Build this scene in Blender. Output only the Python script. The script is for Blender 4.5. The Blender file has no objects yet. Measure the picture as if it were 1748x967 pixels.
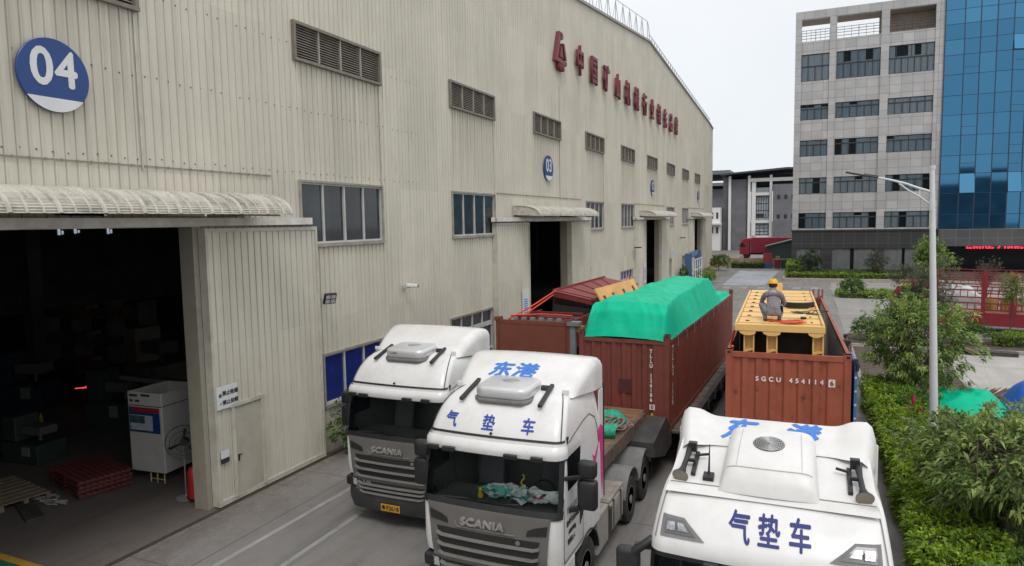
import bpy, bmesh, math, random
import numpy as np
from mathutils import Vector, Matrix, noise
from mathutils.bvhtree import BVHTree
S = bpy.context.scene
COL = S.collection
PI = math.pi

# ------------------------------------------------------------------ camera
def make_camera():
    F, CX, CY, W = 1170.0, 874.0, 483.5, 1748.0
    yaw, pitch, roll = math.radians(23.5478), math.radians(5.0593), math.radians(1.0)
    f = Vector((-math.sin(yaw)*math.cos(pitch), math.cos(yaw)*math.cos(pitch), -math.sin(pitch)))
    r = Vector((math.cos(yaw), math.sin(yaw), 0))
    u = r.cross(f)
    c, s = math.cos(roll), math.sin(roll)
    r2, u2 = r*c-u*s, r*s+u*c
    cam = bpy.data.cameras.new('camera')
    cam.sensor_width = 36; cam.lens = 36*F/W
    cam.clip_start = 0.1; cam.clip_end = 3000
    o = bpy.data.objects.new('camera', cam); COL.objects.link(o)
    o.matrix_world = Matrix(((r2.x, u2.x, -f.x, 0), (r2.y, u2.y, -f.y, 0), (r2.z, u2.z, -f.z, 6.6), (0, 0, 0, 1)))
    S.camera = o
make_camera()

# ------------------------------------------------------------------ sky, sun, exposure
SUN_EL, SUN_AZ = math.radians(58), math.radians(150)     # azimuth clockwise from +Y
w = bpy.data.worlds.new('World'); S.world = w; w.use_nodes = True
nt = w.node_tree; nt.nodes.clear()
out = nt.nodes.new('ShaderNodeOutputWorld'); bg = nt.nodes.new('ShaderNodeBackground')
sky = nt.nodes.new('ShaderNodeTexSky'); sky.sky_type = 'NISHITA'; sky.sun_disc = False
sky.sun_elevation = SUN_EL; sky.sun_rotation = SUN_AZ; sky.air_density = 1.0; sky.dust_density = 2.0
tc = nt.nodes.new('ShaderNodeTexCoord'); sep = nt.nodes.new('ShaderNodeSeparateXYZ')
ramp = nt.nodes.new('ShaderNodeValToRGB')                # overcast cloud sheet: brighter overhead than at the horizon
ramp.color_ramp.elements[0].position = 0.0; ramp.color_ramp.elements[0].color = (0.485, 0.505, 0.53, 1)
ramp.color_ramp.elements[1].position = 0.9; ramp.color_ramp.elements[1].color = (0.68, 0.695, 0.71, 1)
e = ramp.color_ramp.elements.new(0.3); e.color = (0.52, 0.535, 0.55, 1)
cn = nt.nodes.new('ShaderNodeTexNoise'); cn.inputs['Scale'].default_value = 2.2; cn.inputs['Detail'].default_value = 4
cm = nt.nodes.new('ShaderNodeMath'); cm.operation = 'MULTIPLY_ADD'; cm.inputs[1].default_value = 0.22; cm.inputs[2].default_value = 0.89
vm = nt.nodes.new('ShaderNodeVectorMath'); vm.operation = 'SCALE'
gain = nt.nodes.new('ShaderNodeVectorMath'); gain.operation = 'SCALE'; gain.inputs['Scale'].default_value = 19.0
mix = nt.nodes.new('ShaderNodeMix'); mix.data_type = 'RGBA'; mix.inputs[0].default_value = 0.9
L = nt.links.new
L(tc.outputs['Generated'], sep.inputs[0]); L(sep.outputs['Z'], ramp.inputs[0])
L(tc.outputs['Generated'], cn.inputs['Vector']); L(cn.outputs['Fac'], cm.inputs[0])
L(ramp.outputs[0], vm.inputs[0]); L(cm.outputs[0], vm.inputs['Scale']); L(vm.outputs[0], gain.inputs[0])
L(sky.outputs[0], mix.inputs[6]); L(gain.outputs[0], mix.inputs[7]); L(mix.outputs[2], bg.inputs[0])
bg.inputs[1].default_value = 0.1
L(bg.outputs[0], out.inputs[0])
sl = bpy.data.lights.new('sun', 'SUN'); sl.energy = 1.2; sl.angle = math.radians(20); sl.color = (1.0, 0.97, 0.93)
so = bpy.data.objects.new('sun', sl); COL.objects.link(so); so.location = (10, -10, 40)
sd = Vector((math.sin(SUN_AZ)*math.cos(SUN_EL), math.cos(SUN_AZ)*math.cos(SUN_EL), math.sin(SUN_EL)))
so.rotation_euler = sd.to_track_quat('Z', 'Y').to_euler()
S.view_settings.view_transform = 'Standard'; S.view_settings.look = 'None'
S.view_settings.exposure = 0.0; S.view_settings.gamma = 1.0; S.view_settings.use_curve_mapping = False
S.cycles.max_bounces = 6; S.cycles.diffuse_bounces = 3; S.cycles.transparent_max_bounces = 8
S.cycles.use_denoising = True

# ------------------------------------------------------------------ helpers: materials
MATS = {}
def pm(name, c, rough=0.55, metal=0.0, var=0.12, scale=2.5, dirt=None, dirt_amt=0.0, dirt_scale=1.2, bump=0.0, bump_scale=30.0,
       streak=0.0, coat=0.0, dark_back=None, stretch=(1, 1, 1), spots=None, spot_amt=0.0, spot_scale=8.0, tint=None, rim=0.0):
    """procedural paint: base colour, broad variation, dirt patches, vertical streaks, rust spots, fine bump"""
    if name in MATS: return MATS[name]
    m = bpy.data.materials.new(name); m.use_nodes = True; n = m.node_tree.nodes; l = m.node_tree.links.new
    b = n['Principled BSDF']
    b.inputs['Roughness'].default_value = rough; b.inputs['Metallic'].default_value = metal
    if coat: b.inputs['Coat Weight'].default_value = coat; b.inputs['Coat Roughness'].default_value = 0.12
    co = n.new('ShaderNodeTexCoord'); mp = n.new('ShaderNodeMapping'); mp.inputs['Scale'].default_value = stretch
    l(co.outputs['Object'], mp.inputs[0]); V = mp.outputs[0]
    def nz(sc, det=5, vec=None, ro=0.6):
        t = n.new('ShaderNodeTexNoise'); t.inputs['Scale'].default_value = sc; t.inputs['Detail'].default_value = det
        t.inputs['Roughness'].default_value = ro; l(vec or V, t.inputs['Vector']); return t.outputs['Fac']
    def rampf(x, a, bb):
        t = n.new('ShaderNodeMapRange'); t.inputs[1].default_value = a; t.inputs[2].default_value = bb; l(x, t.inputs[0]); return t.outputs[0]
    def mixc(fac, a, bcol, mul=None):
        t = n.new('ShaderNodeMix'); t.data_type = 'RGBA'
        if mul is not None:
            q = n.new('ShaderNodeMath'); q.operation = 'MULTIPLY'; q.inputs[1].default_value = mul; l(fac, q.inputs[0]); fac = q.outputs[0]
        l(fac, t.inputs[0])
        for i, v in ((6, a), (7, bcol)):
            if isinstance(v, tuple): t.inputs[i].default_value = (*v[:3], 1)
            else: l(v, t.inputs[i])
        return t.outputs[2]
    lo = tuple(x*(1-var) for x in c); hi = tuple(min(1, x*(1+var)) for x in c)
    colr = mixc(rampf(nz(scale), 0.3, 0.7), lo, hi)
    if tint:                                   # per-leaf tint stored on the mesh
        at = n.new('ShaderNodeAttribute'); at.attribute_name = 'tint'
        colr = mixc(at.outputs['Fac'], colr, tint)
    if dirt and dirt_amt: colr = mixc(rampf(nz(dirt_scale, 8, None, 0.65), 0.46, 0.72), colr, dirt, dirt_amt)
    if streak:
        mp2 = n.new('ShaderNodeMapping'); mp2.inputs['Scale'].default_value = (3.2, 3.2, 0.16); l(co.outputs['Object'], mp2.inputs[0])
        colr = mixc(rampf(nz(1.6, 7, mp2.outputs[0], 0.7), 0.48, 0.8), colr, dirt or tuple(x*0.45 for x in c), streak)
    if spots: colr = mixc(rampf(nz(spot_scale, 6, None, 0.7), 0.60, 0.68), colr, spots, spot_amt)
    if dark_back:
        g = n.new('ShaderNodeNewGeometry'); colr = mixc(g.outputs['Backfacing'], colr, dark_back)
    l(colr, b.inputs['Base Color'])
    rr = n.new('ShaderNodeMapRange'); rr.inputs[3].default_value = max(0.02, rough*0.8); rr.inputs[4].default_value = min(1, rough*1.25)
    l(nz(scale*2.7), rr.inputs[0]); l(rr.outputs[0], b.inputs['Roughness'])
    if bump:
        bp = n.new('ShaderNodeBump'); bp.inputs['Strength'].default_value = bump; bp.inputs['Distance'].default_value = 0.02
        l(nz(bump_scale, 6), bp.inputs['Height']); l(bp.outputs[0], b.inputs['Normal'])
    MATS[name] = m; return m
def leafmat(name, c, tint, rough=0.5, trans=0.35):
    m = pm(name, c, rough, var=0.2, scale=3, tint=tint)
    b = m.node_tree.nodes['Principled BSDF']
    n = m.node_tree.nodes; l = m.node_tree.links.new
    t = n.new('ShaderNodeBsdfTranslucent'); mx = n.new('ShaderNodeMixShader'); mx.inputs[0].default_value = trans
    src = b.inputs['Base Color'].links[0].from_socket
    l(src, t.inputs[0]); o = n['Material Output']
    l(b.outputs[0], mx.inputs[1]); l(t.outputs[0], mx.inputs[2]); l(mx.outputs[0], o.inputs[0])
    return m
def emit(name, c, s):
    m = bpy.data.materials.new(name); m.use_nodes = True; b = m.node_tree.nodes['Principled BSDF']
    b.inputs['Base Color'].default_value = (*c, 1); b.inputs['Emission Color'].default_value = (*c, 1); b.inputs['Emission Strength'].default_value = s
    return m
def glassmat(name, tintc=(0.75, 0.85, 0.82), opac=0.35, dark=(0.02, 0.025, 0.03)):
    m = bpy.data.materials.new(name); m.use_nodes = True; n = m.node_tree.nodes; l = m.node_tree.links.new; n.clear()
    o = n.new('ShaderNodeOutputMaterial'); tr = n.new('ShaderNodeBsdfTransparent'); tr.inputs[0].default_value = (*tintc, 1)
    p = n.new('ShaderNodeBsdfPrincipled'); p.inputs['Base Color'].default_value = (*dark, 1); p.inputs['Roughness'].default_value = 0.06
    mx = n.new('ShaderNodeMixShader'); fr = n.new('ShaderNodeFresnel'); fr.inputs[0].default_value = 1.5
    a = n.new('ShaderNodeMath'); a.operation = 'ADD'; a.inputs[1].default_value = opac; l(fr.outputs[0], a.inputs[0])
    l(a.outputs[0], mx.inputs[0]); l(tr.outputs[0], mx.inputs[1]); l(p.outputs[0], mx.inputs[2]); l(mx.outputs[0], o.inputs[0])
    return m

# ------------------------------------------------------------------ helpers: meshes
class MB:
    def __init__(s): s.v = []; s.f = []; s.m = []
    def face(s, idx, mi=0): s.f.append(tuple(idx)); s.m.append(mi)
    def poly(s, pts, mi=0):
        b = len(s.v); s.v += [tuple(p) for p in pts]; s.face(range(b, b+len(pts)), mi)
    def box(s, x0, x1, y0, y1, z0, z1, mi=0):
        b = len(s.v)
        s.v += [(x, y, z) for z in (z0, z1) for y in (y0, y1) for x in (x0, x1)]
        for q in ((0, 2, 3, 1), (4, 5, 7, 6), (0, 1, 5, 4), (2, 6, 7, 3), (0, 4, 6, 2), (1, 3, 7, 5)): s.face([b+i for i in q], mi)
        return s
    def obox(s, c, size, R=None, mi=0):
        R = R or Matrix.Identity(3); b = len(s.v); c = Vector(c)
        for z in (-.5, .5):
            for y in (-.5, .5):
                for x in (-.5, .5): s.v.append(tuple(c + R @ Vector((x*size[0], y*size[1], z*size[2]))))
        for q in ((0, 2, 3, 1), (4, 5, 7, 6), (0, 1, 5, 4), (2, 6, 7, 3), (0, 4, 6, 2), (1, 3, 7, 5)): s.face([b+i for i in q], mi)
        return s
    def beam(s, p0, p1, w, h, mi=0, up=(0, 0, 1)):
        p0, p1 = Vector(p0), Vector(p1); d = (p1-p0); L_ = d.length; d.normalize(); u = Vector(up)
        if abs(d.dot(u)) > 0.98: u = Vector((1, 0, 0))
        x = d.cross(u).normalized(); z = x.cross(d)
        return s.obox((p0+p1)/2, (w, L_, h), Matrix((x, d, z)).transposed(), mi)
    def tube(s, pts, r, n=8, mi=0, cap=True):
        pts = [Vector(p) for p in pts]; k = len(pts); rr = r if isinstance(r, (list, tuple)) else [r]*k
        b0 = len(s.v); ref = None
        for i, p in enumerate(pts):
            d = (pts[min(i+1, k-1)]-pts[max(i-1, 0)]).normalized()
            if ref is None:
                ref = Vector((0, 0, 1)) if abs(d.z) < 0.9 else Vector((1, 0, 0))
            x = d.cross(ref)
            if x.length < 1e-4: x = d.cross(Vector((0, 1, 0)))
            x.normalize(); y = x.cross(d).normalized(); ref = y
            for j in range(n):
                a = 2*PI*j/n; s.v.append(tuple(p + (x*math.cos(a)+y*math.sin(a))*rr[i]))
        for i in range(k-1):
            for j in range(n):
                a, c = b0+i*n+j, b0+i*n+(j+1) % n
                s.face((a, c, c+n, a+n), mi)
        if cap:
            s.face(range(b0, b0+n), mi); s.face(range(b0+(k-1)*n, b0+k*n), mi)
        return s
    def lathe(s, prof, n=24, o=(0, 0, 0), axis='z', mi=0, mis=None):
        b = len(s.v); o = Vector(o)
        for (r, h) in prof:
            for j in range(n):
                a = 2*PI*j/n; p = (r*math.cos(a), r*math.sin(a), h)
                if axis == 'x': p = (h, p[0], p[1])
                elif axis == 'y': p = (p[0], h, p[1])
                s.v.append(tuple(o+Vector(p)))
        for i in range(len(prof)-1):
            for j in range(n):
                a, c = b+i*n+j, b+i*n+(j+1) % n
                s.face((a, c, c+n, a+n), mis[i] if mis else mi)
        if prof[0][0] > 1e-4: s.face(range(b, b+n), mis[0] if mis else mi)
        if prof[-1][0] > 1e-4: s.face(range(b+(len(prof)-1)*n, b+len(prof)*n), mis[-1] if mis else mi)
        return s
    def grid(s, fn, nu, nv, mi=0, mfn=None, skip=None):
        b = len(s.v)
        for j in range(nv+1):
            for i in range(nu+1): s.v.append(tuple(fn(i/nu, j/nv)))
        for j in range(nv):
            for i in range(nu):
                if skip and skip(i, j): continue
                a = b+j*(nu+1)+i
                s.face((a, a+1, a+nu+2, a+nu+1), mfn(i, j) if mfn else mi)
        return s
    def prism(s, poly, fn, h0, h1, mi=0):
        """2-D outline extruded: fn(u, v, h) -> point"""
        n = len(poly); b = len(s.v)
        for h in (h0, h1): s.v += [tuple(fn(u, v, h)) for u, v in poly]
        s.face(range(b, b+n), mi); s.face(range(b+n, b+2*n), mi)
        for i in range(n):
            j = (i+1) % n; s.face((b+i, b+j, b+n+j, b+n+i), mi)
        return s
    def build(s, name, mats, parent=None, loc=None, smooth=None, bevel=0, segs=2, fix=True, label=None, rot=None):
        me = bpy.data.meshes.new(name); me.from_pydata(s.v, [], s.f)
        me.polygons.foreach_set('material_index', s.m)
        mats = mats if isinstance(mats, (list, tuple)) else [mats]
        for m in mats: me.materials.append(m)
        if True:
            bm = bmesh.new(); bm.from_mesh(me)
            lv = [v for v in bm.verts if not v.link_faces]
            if lv: bmesh.ops.delete(bm, geom=lv, context='VERTS')
            if fix:
                bmesh.ops.remove_doubles(bm, verts=bm.verts, dist=1e-5); bmesh.ops.recalc_face_normals(bm, faces=bm.faces)
            if bevel:
                ed = [e for e in bm.edges if len(e.link_faces) == 2 and e.calc_face_angle(0) > 0.6]
                bmesh.ops.bevel(bm, geom=ed, offset=bevel, segments=segs, affect='EDGES', clamp_overlap=True, profile=0.5)
            bm.to_mesh(me); bm.free()
        if smooth is not None:
            me.shade_smooth(); me.set_sharp_from_angle(angle=math.radians(smooth))
        o = bpy.data.objects.new(name, me); COL.objects.link(o)
        if parent: o.parent = parent
        if loc: o.location = loc
        if rot: o.rotation_euler = rot
        if label: o['label'] = label
        return o
def tag(o, label=None, cat=None, group=None, kind=None):
    if label: o['label'] = label
    if cat: o['category'] = cat
    if group: o['group'] = group
    if kind: o['kind'] = kind
    return o
def thing(name, label, cat, loc=(0, 0, 0), rz=0.0, group=None):
    o = bpy.data.objects.new(name, None); COL.objects.link(o); o.empty_display_size = 0.2
    o.location = loc; o.rotation_euler = (0, 0, rz)
    return tag(o, label, cat, group)
def copy_tree(o, parent=None):
    c = o.copy(); COL.objects.link(c)
    if parent: c.parent = parent
    for ch in list(o.children): copy_tree(ch, c)
    return c
def text_geo(body, height, bold=0.0, sub=0, align='CENTER', extrude=0.0, shear=0.0, spacing=1.0):
    """glyph outlines as mesh data (verts in the XY plane, centred), from the built-in font"""
    c = bpy.data.curves.new('t', 'FONT'); c.body = body; c.size = height; c.align_x = align; c.align_y = 'CENTER'
    c.extrude = extrude; c.shear = shear; c.space_character = spacing; c.resolution_u = 4
    o = bpy.data.objects.new('t', c); COL.objects.link(o)
    bpy.context.view_layer.update()
    me = bpy.data.meshes.new_from_object(o.evaluated_get(bpy.context.evaluated_depsgraph_get()))
    bpy.data.objects.remove(o); bpy.data.curves.remove(c)
    if bold:                                     # heavier strokes: shifted copies, each a hair further out
        bm = bmesh.new()
        for k, (dx, dy) in enumerate(((0, 0), (bold, 0), (-bold, 0), (0, bold), (0, -bold))):
            b0 = len(bm.verts); bm.from_mesh(me); bm.verts.ensure_lookup_table()
            for v in bm.verts[b0:]: v.co.x += dx; v.co.y += dy; v.co.z += (.0008*k if not extrude else (.003*k if v.co.z > 0 else -.003*k))
        bm.to_mesh(me); bm.free()
    if sub:
        bm = bmesh.new(); bm.from_mesh(me)
        for _ in range(4):
            ed = [e for e in bm.edges if e.calc_length() > sub]
            if not ed: break
            bmesh.ops.subdivide_edges(bm, edges=ed, cuts=1); bmesh.ops.triangulate(bm, faces=bm.faces)
        bm.to_mesh(me); bm.free()
    return me
def text_flat(name, body, height, O, U, V, mat, parent, depth=0.0, **k):
    me = text_geo(body, height, extrude=depth/2, **k); O, U, V = Vector(O), Vector(U), Vector(V); N = U.cross(V)
    for v in me.vertices: v.co = O + U*v.co.x + V*v.co.y + N*(v.co.z+depth/2)
    me.materials.clear(); me.materials.append(mat); me.name = name
    o = bpy.data.objects.new(name, me); COL.objects.link(o); o.parent = parent; return o
def text_proj(name, body, height, O, U, V, D, bvh, mat, parent, off=0.005, **k):
    me = text_geo(body, height, sub=0.05, **k); O, U, V, D = Vector(O), Vector(U), Vector(V), Vector(D).normalized()
    for v in me.vertices:
        p = O + U*v.co.x + V*v.co.y
        hit = bvh.ray_cast(p, D)
        v.co = (hit[0] + (hit[1] if hit[1].dot(D) < 0 else -hit[1])*(off+v.co.z)) if hit[0] else p
    me.materials.clear(); me.materials.append(mat); me.name = name
    o = bpy.data.objects.new(name, me); COL.objects.link(o); o.parent = parent; return o
def bvh_of(*obs):
    vs, fs = [], []
    for o in obs:
        b = len(vs); vs += [v.co.copy() for v in o.data.vertices]; fs += [[b+i for i in p.vertices] for p in o.data.polygons]
    return BVHTree.FromPolygons(vs, fs)
def structure(o): o['kind'] = 'structure'; return o

def tiles(name, c, bw, bh, mortar, rough=.6, var=.12, dirt=.25, msize=.018, base=None, vr=.1):
    m = base or pm(name, c, rough, var=var, scale=.5, dirt=tuple(x*.75 for x in c), dirt_amt=dirt, dirt_scale=.6, streak=.15)
    n = m.node_tree.nodes; l = m.node_tree.links.new; b = n['Principled BSDF']; src = b.inputs['Base Color'].links[0].from_socket
    co = n.new('ShaderNodeTexCoord'); sp = n.new('ShaderNodeSeparateXYZ'); cb = n.new('ShaderNodeCombineXYZ'); ad = n.new('ShaderNodeMath')
    l(co.outputs['Object'], sp.inputs[0]); l(sp.outputs[0], ad.inputs[0]); l(sp.outputs[1], ad.inputs[1]); l(ad.outputs[0], cb.inputs[0]); l(sp.outputs[2], cb.inputs[1])
    bt = n.new('ShaderNodeTexBrick'); bt.offset = 0; bt.inputs['Scale'].default_value = 1; bt.inputs['Brick Width'].default_value = bw; bt.inputs['Row Height'].default_value = bh; bt.inputs['Mortar Size'].default_value = msize
    bt.inputs['Color1'].default_value = (.0, .0, .0, 1); bt.inputs['Color2'].default_value = (1, 1, 1, 1); bt.inputs['Mortar'].default_value = (.5, .5, .5, 1)
    l(cb.outputs[0], bt.inputs['Vector'])
    h = n.new('ShaderNodeHueSaturation'); mr = n.new('ShaderNodeMapRange'); mr.inputs[3].default_value = 1-vr; mr.inputs[4].default_value = 1+vr; l(bt.outputs['Color'], mr.inputs[0]); l(mr.outputs[0], h.inputs['Value']); l(src, h.inputs['Color'])
    mx = n.new('ShaderNodeMix'); mx.data_type = 'RGBA'; l(bt.outputs['Fac'], mx.inputs[0]); l(h.outputs[0], mx.inputs[6]); mx.inputs[7].default_value = (*mortar, 1); l(mx.outputs[2], b.inputs['Base Color']); return m
# ------------------------------------------------------------------ shared materials
M = {}
M['clad'] = pm('cream cladding', (0.612, 0.572, 0.482), 0.5, var=0.06, scale=0.35, dirt=(0.29, 0.24, 0.175), dirt_amt=0.14, dirt_scale=0.5, streak=0.36)
tiles('', None, .87, 3.9, (.5, .47, .40), base=M['clad'], vr=.055, msize=.004)
def runoff(m):
    """brown run-off streaks on the cladding below each louvre (repeat 8.68 m along the wall)"""
    n = m.node_tree.nodes; l = m.node_tree.links.new; b = n['Principled BSDF']; src = b.inputs['Base Color'].links[0].from_socket
    co = n.new('ShaderNodeTexCoord'); sp = n.new('ShaderNodeSeparateXYZ'); l(co.outputs['Object'], sp.inputs[0])
    def mth(op, a, v=None):
        t = n.new('ShaderNodeMath'); t.operation = op; l(a, t.inputs[0])
        if v is not None:
            if isinstance(v, (int, float)): t.inputs[1].default_value = v
            else: l(v, t.inputs[1])
        return t.outputs[0]
    def rg(x, a, c):
        t = n.new('ShaderNodeMapRange'); t.inputs[1].default_value = a; t.inputs[2].default_value = c; l(x, t.inputs[0]); return t.outputs[0]
    fr = mth('FRACT', mth('DIVIDE', mth('ADD', sp.outputs[1], -6.32+86.8), 8.68))
    inside = mth('MULTIPLY', rg(fr, .0, .012), rg(fr, .462, .45)); vert = mth('MULTIPLY', rg(sp.outputs[2], 7.6, 10.8), rg(sp.outputs[2], 11.1, 11.0))
    mp = n.new('ShaderNodeMapping'); mp.inputs['Scale'].default_value = (4, 4, .12); l(co.outputs['Object'], mp.inputs[0])
    nz = n.new('ShaderNodeTexNoise'); nz.inputs['Scale'].default_value = 1.5; nz.inputs['Detail'].default_value = 7; l(mp.outputs[0], nz.inputs['Vector'])
    f = mth('MULTIPLY', mth('MULTIPLY', inside, vert), rg(nz.outputs['Fac'], .35, .75)); f = mth('MULTIPLY', f, .6)
    mx = n.new('ShaderNodeMix'); mx.data_type = 'RGBA'; l(f, mx.inputs[0]); l(src, mx.inputs[6]); mx.inputs[7].default_value = (.25, .2, .15, 1); l(mx.outputs[2], b.inputs['Base Color'])
runoff(M['clad'])
M['cladtrim'] = pm('cream trim', (0.54, 0.51, 0.43), 0.5, var=0.1, dirt=(0.2, 0.17, 0.13), dirt_amt=0.4, dirt_scale=2)
M['canopy'] = pm('canopy sheet', (0.54, 0.51, 0.44), 0.55, var=0.1, dirt=(0.13, 0.115, 0.09), dirt_amt=0.45, dirt_scale=4)
M['canopytop'] = pm('weathered canopy top', (0.50, 0.47, 0.40), 0.6, var=0.1, dirt=(0.075, 0.066, 0.052), dirt_amt=0.9, dirt_scale=0.9, stretch=(0.5, 5.0, 0.5))
M['framebrown'] = pm('weathered frame', (0.2, 0.175, 0.145), 0.55, var=0.2, scale=5)
M['alu'] = pm('aluminium', (0.5, 0.5, 0.49), 0.4, var=0.1)
M['louver'] = pm('louvre slat', (0.29, 0.25, 0.22), 0.5, var=0.25, scale=3)
M['darkglass'] = pm('dark window glass', (0.03, 0.035, 0.038), 0.06, var=0.5, scale=0.9)
M['blueglass'] = pm('blue window film', (0.012, 0.025, 0.16), 0.25, var=0.3, scale=0.8)
M['black'] = pm('black plastic', (0.018, 0.018, 0.019), 0.45, var=0.3, scale=6)
M['blackin'] = pm('interior dark', (0.02, 0.02, 0.02), 0.8)
M['rubber'] = pm('tyre rubber', (0.03, 0.029, 0.028), 0.85, var=0.3, dirt=(0.12, 0.105, 0.09), dirt_amt=0.5, dirt_scale=4)
M['rim'] = pm('wheel rim', (0.22, 0.2, 0.18), 0.5, var=0.3, scale=7, dirt=(0.12, 0.1, 0.08), dirt_amt=0.6, dirt_scale=5)
M['white'] = pm('white cab paint', (0.74, 0.725, 0.71), 0.28, var=0.035, scale=1.2, coat=0.35, dirt=(0.50, 0.46, 0.40), dirt_amt=0.34, dirt_scale=2.0, streak=0.12, dark_back=(0.28, 0.28, 0.27))
M['whiteplain'] = pm('white paint', (0.74, 0.73, 0.71), 0.4, var=0.04)
M['grey'] = pm('grille grey', (0.145, 0.135, 0.125), 0.45, var=0.1, dirt=(0.22, 0.2, 0.17), dirt_amt=0.25, dirt_scale=4)
M['slat'] = pm('grille slat', (0.27, 0.255, 0.24), 0.35, metal=0.2, var=0.1)
M['mesh'] = pm('grille mesh', (0.022, 0.021, 0.02), 0.6, var=0.3, scale=40)
M['silver'] = pm('silver shell', (0.62, 0.62, 0.62), 0.33, metal=0.35, var=0.05)
M['tankgrey'] = pm('dusty tank', (0.31, 0.285, 0.26), 0.6, var=0.15, scale=4, dirt=(0.2, 0.165, 0.13), dirt_amt=0.5, dirt_scale=3)
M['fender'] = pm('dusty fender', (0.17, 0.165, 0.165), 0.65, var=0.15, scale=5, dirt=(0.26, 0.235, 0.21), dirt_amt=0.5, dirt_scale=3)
M['chassis'] = pm('chassis', (0.045, 0.042, 0.04), 0.7, var=0.3, dirt=(0.13, 0.1, 0.075), dirt_amt=0.4)
M['maroon'] = pm('maroon container', (0.20, 0.052, 0.038), 0.5, var=0.1, scale=1.5, dirt=(0.075, 0.024, 0.02), dirt_amt=0.35, dirt_scale=2.0, streak=0.3, spots=(0.07, 0.03, 0.02), spot_amt=0.4)
M['rust_red'] = pm('rust red container', (0.34, 0.086, 0.046), 0.55, var=0.1, scale=1.5, dirt=(0.12, 0.032, 0.022), dirt_amt=0.4, dirt_scale=2.2, streak=0.3, spots=(0.055, 0.022, 0.016), spot_amt=0.75, spot_scale=4.5)
M['flatbrown'] = pm('brown end wall', (0.20, 0.06, 0.038), 0.5, var=0.06, scale=1.0, dirt=(0.11, 0.035, 0.026), dirt_amt=0.3)
M['blueink'] = pm('blue lettering', (0.02, 0.06, 0.33), 0.5, var=0.1)
M['blueink2'] = pm('bright blue lettering', (0.045, 0.19, 0.6), 0.5, var=0.1)
M['darkblue'] = pm('dark blue lettering', (0.012, 0.02, 0.16), 0.5, var=0.1)
M['ink'] = pm('black lettering', (0.03, 0.03, 0.035), 0.6)
M['whiteink'] = pm('white lettering', (0.72, 0.68, 0.66), 0.6, var=0.2, scale=9)
M['redletter'] = pm('crimson letter', (0.17, 0.028, 0.042), 0.45, var=0.12)
M['tarp_green'] = pm('green tarpaulin', (0.0, 0.46, 0.262), 0.52, var=0.10, scale=2.0, bump=0.5, bump_scale=5, dirt=(0.0, 0.27, 0.16), dirt_amt=0.35)
M['tarp_green'].node_tree.nodes['Principled BSDF'].inputs['Specular IOR Level'].default_value = .18
M['tarp_blue'] = pm('blue tarpaulin', (0.015, 0.1, 0.45), 0.45, var=0.15, scale=2.0, bump=0.3, bump_scale=6)
M['yellow'] = pm('yellow machine paint', (0.76, 0.48, 0.165), 0.42, var=0.05, scale=2, dirt=(0.42, 0.25, 0.08), dirt_amt=0.2)
M['redpaint'] = pm('red machine paint', (0.21, 0.028, 0.03), 0.42, var=0.15, dirt=(0.1, 0.03, 0.025), dirt_amt=0.35)
M['orange'] = pm('orange strap', (0.62, 0.06, 0.02), 0.6)
M['planks'] = pm('rusty planks', (0.22, 0.115, 0.06), 0.75, var=0.4, scale=3, dirt=(0.11, 0.085, 0.065), dirt_amt=0.7, dirt_scale=2.2, bump=0.3, bump_scale=20)
M['deckgrey'] = pm('weathered deck', (0.12, 0.1, 0.085), 0.8, var=0.4, scale=6, dirt=(0.06, 0.045, 0.035), dirt_amt=0.6, dirt_scale=3, stretch=(4, 0.4, 1))
M['pole'] = pm('white lamp paint', (0.62, 0.64, 0.66), 0.35, var=0.05, dirt=(0.45, 0.45, 0.45), dirt_amt=0.3)
M['signblue'] = pm('sign blue', (0.010, 0.05, 0.20), 0.35, var=0.06)
M['signwhite'] = pm('sign white', (0.66, 0.66, 0.66), 0.4, var=0.06)
M['bark'] = pm('bark', (0.085, 0.06, 0.045), 0.85, var=0.3, scale=8, bump=0.5, bump_scale=25)
M['skin'] = pm('skin', (0.33, 0.18, 0.12), 0.5, var=0.05)
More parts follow.
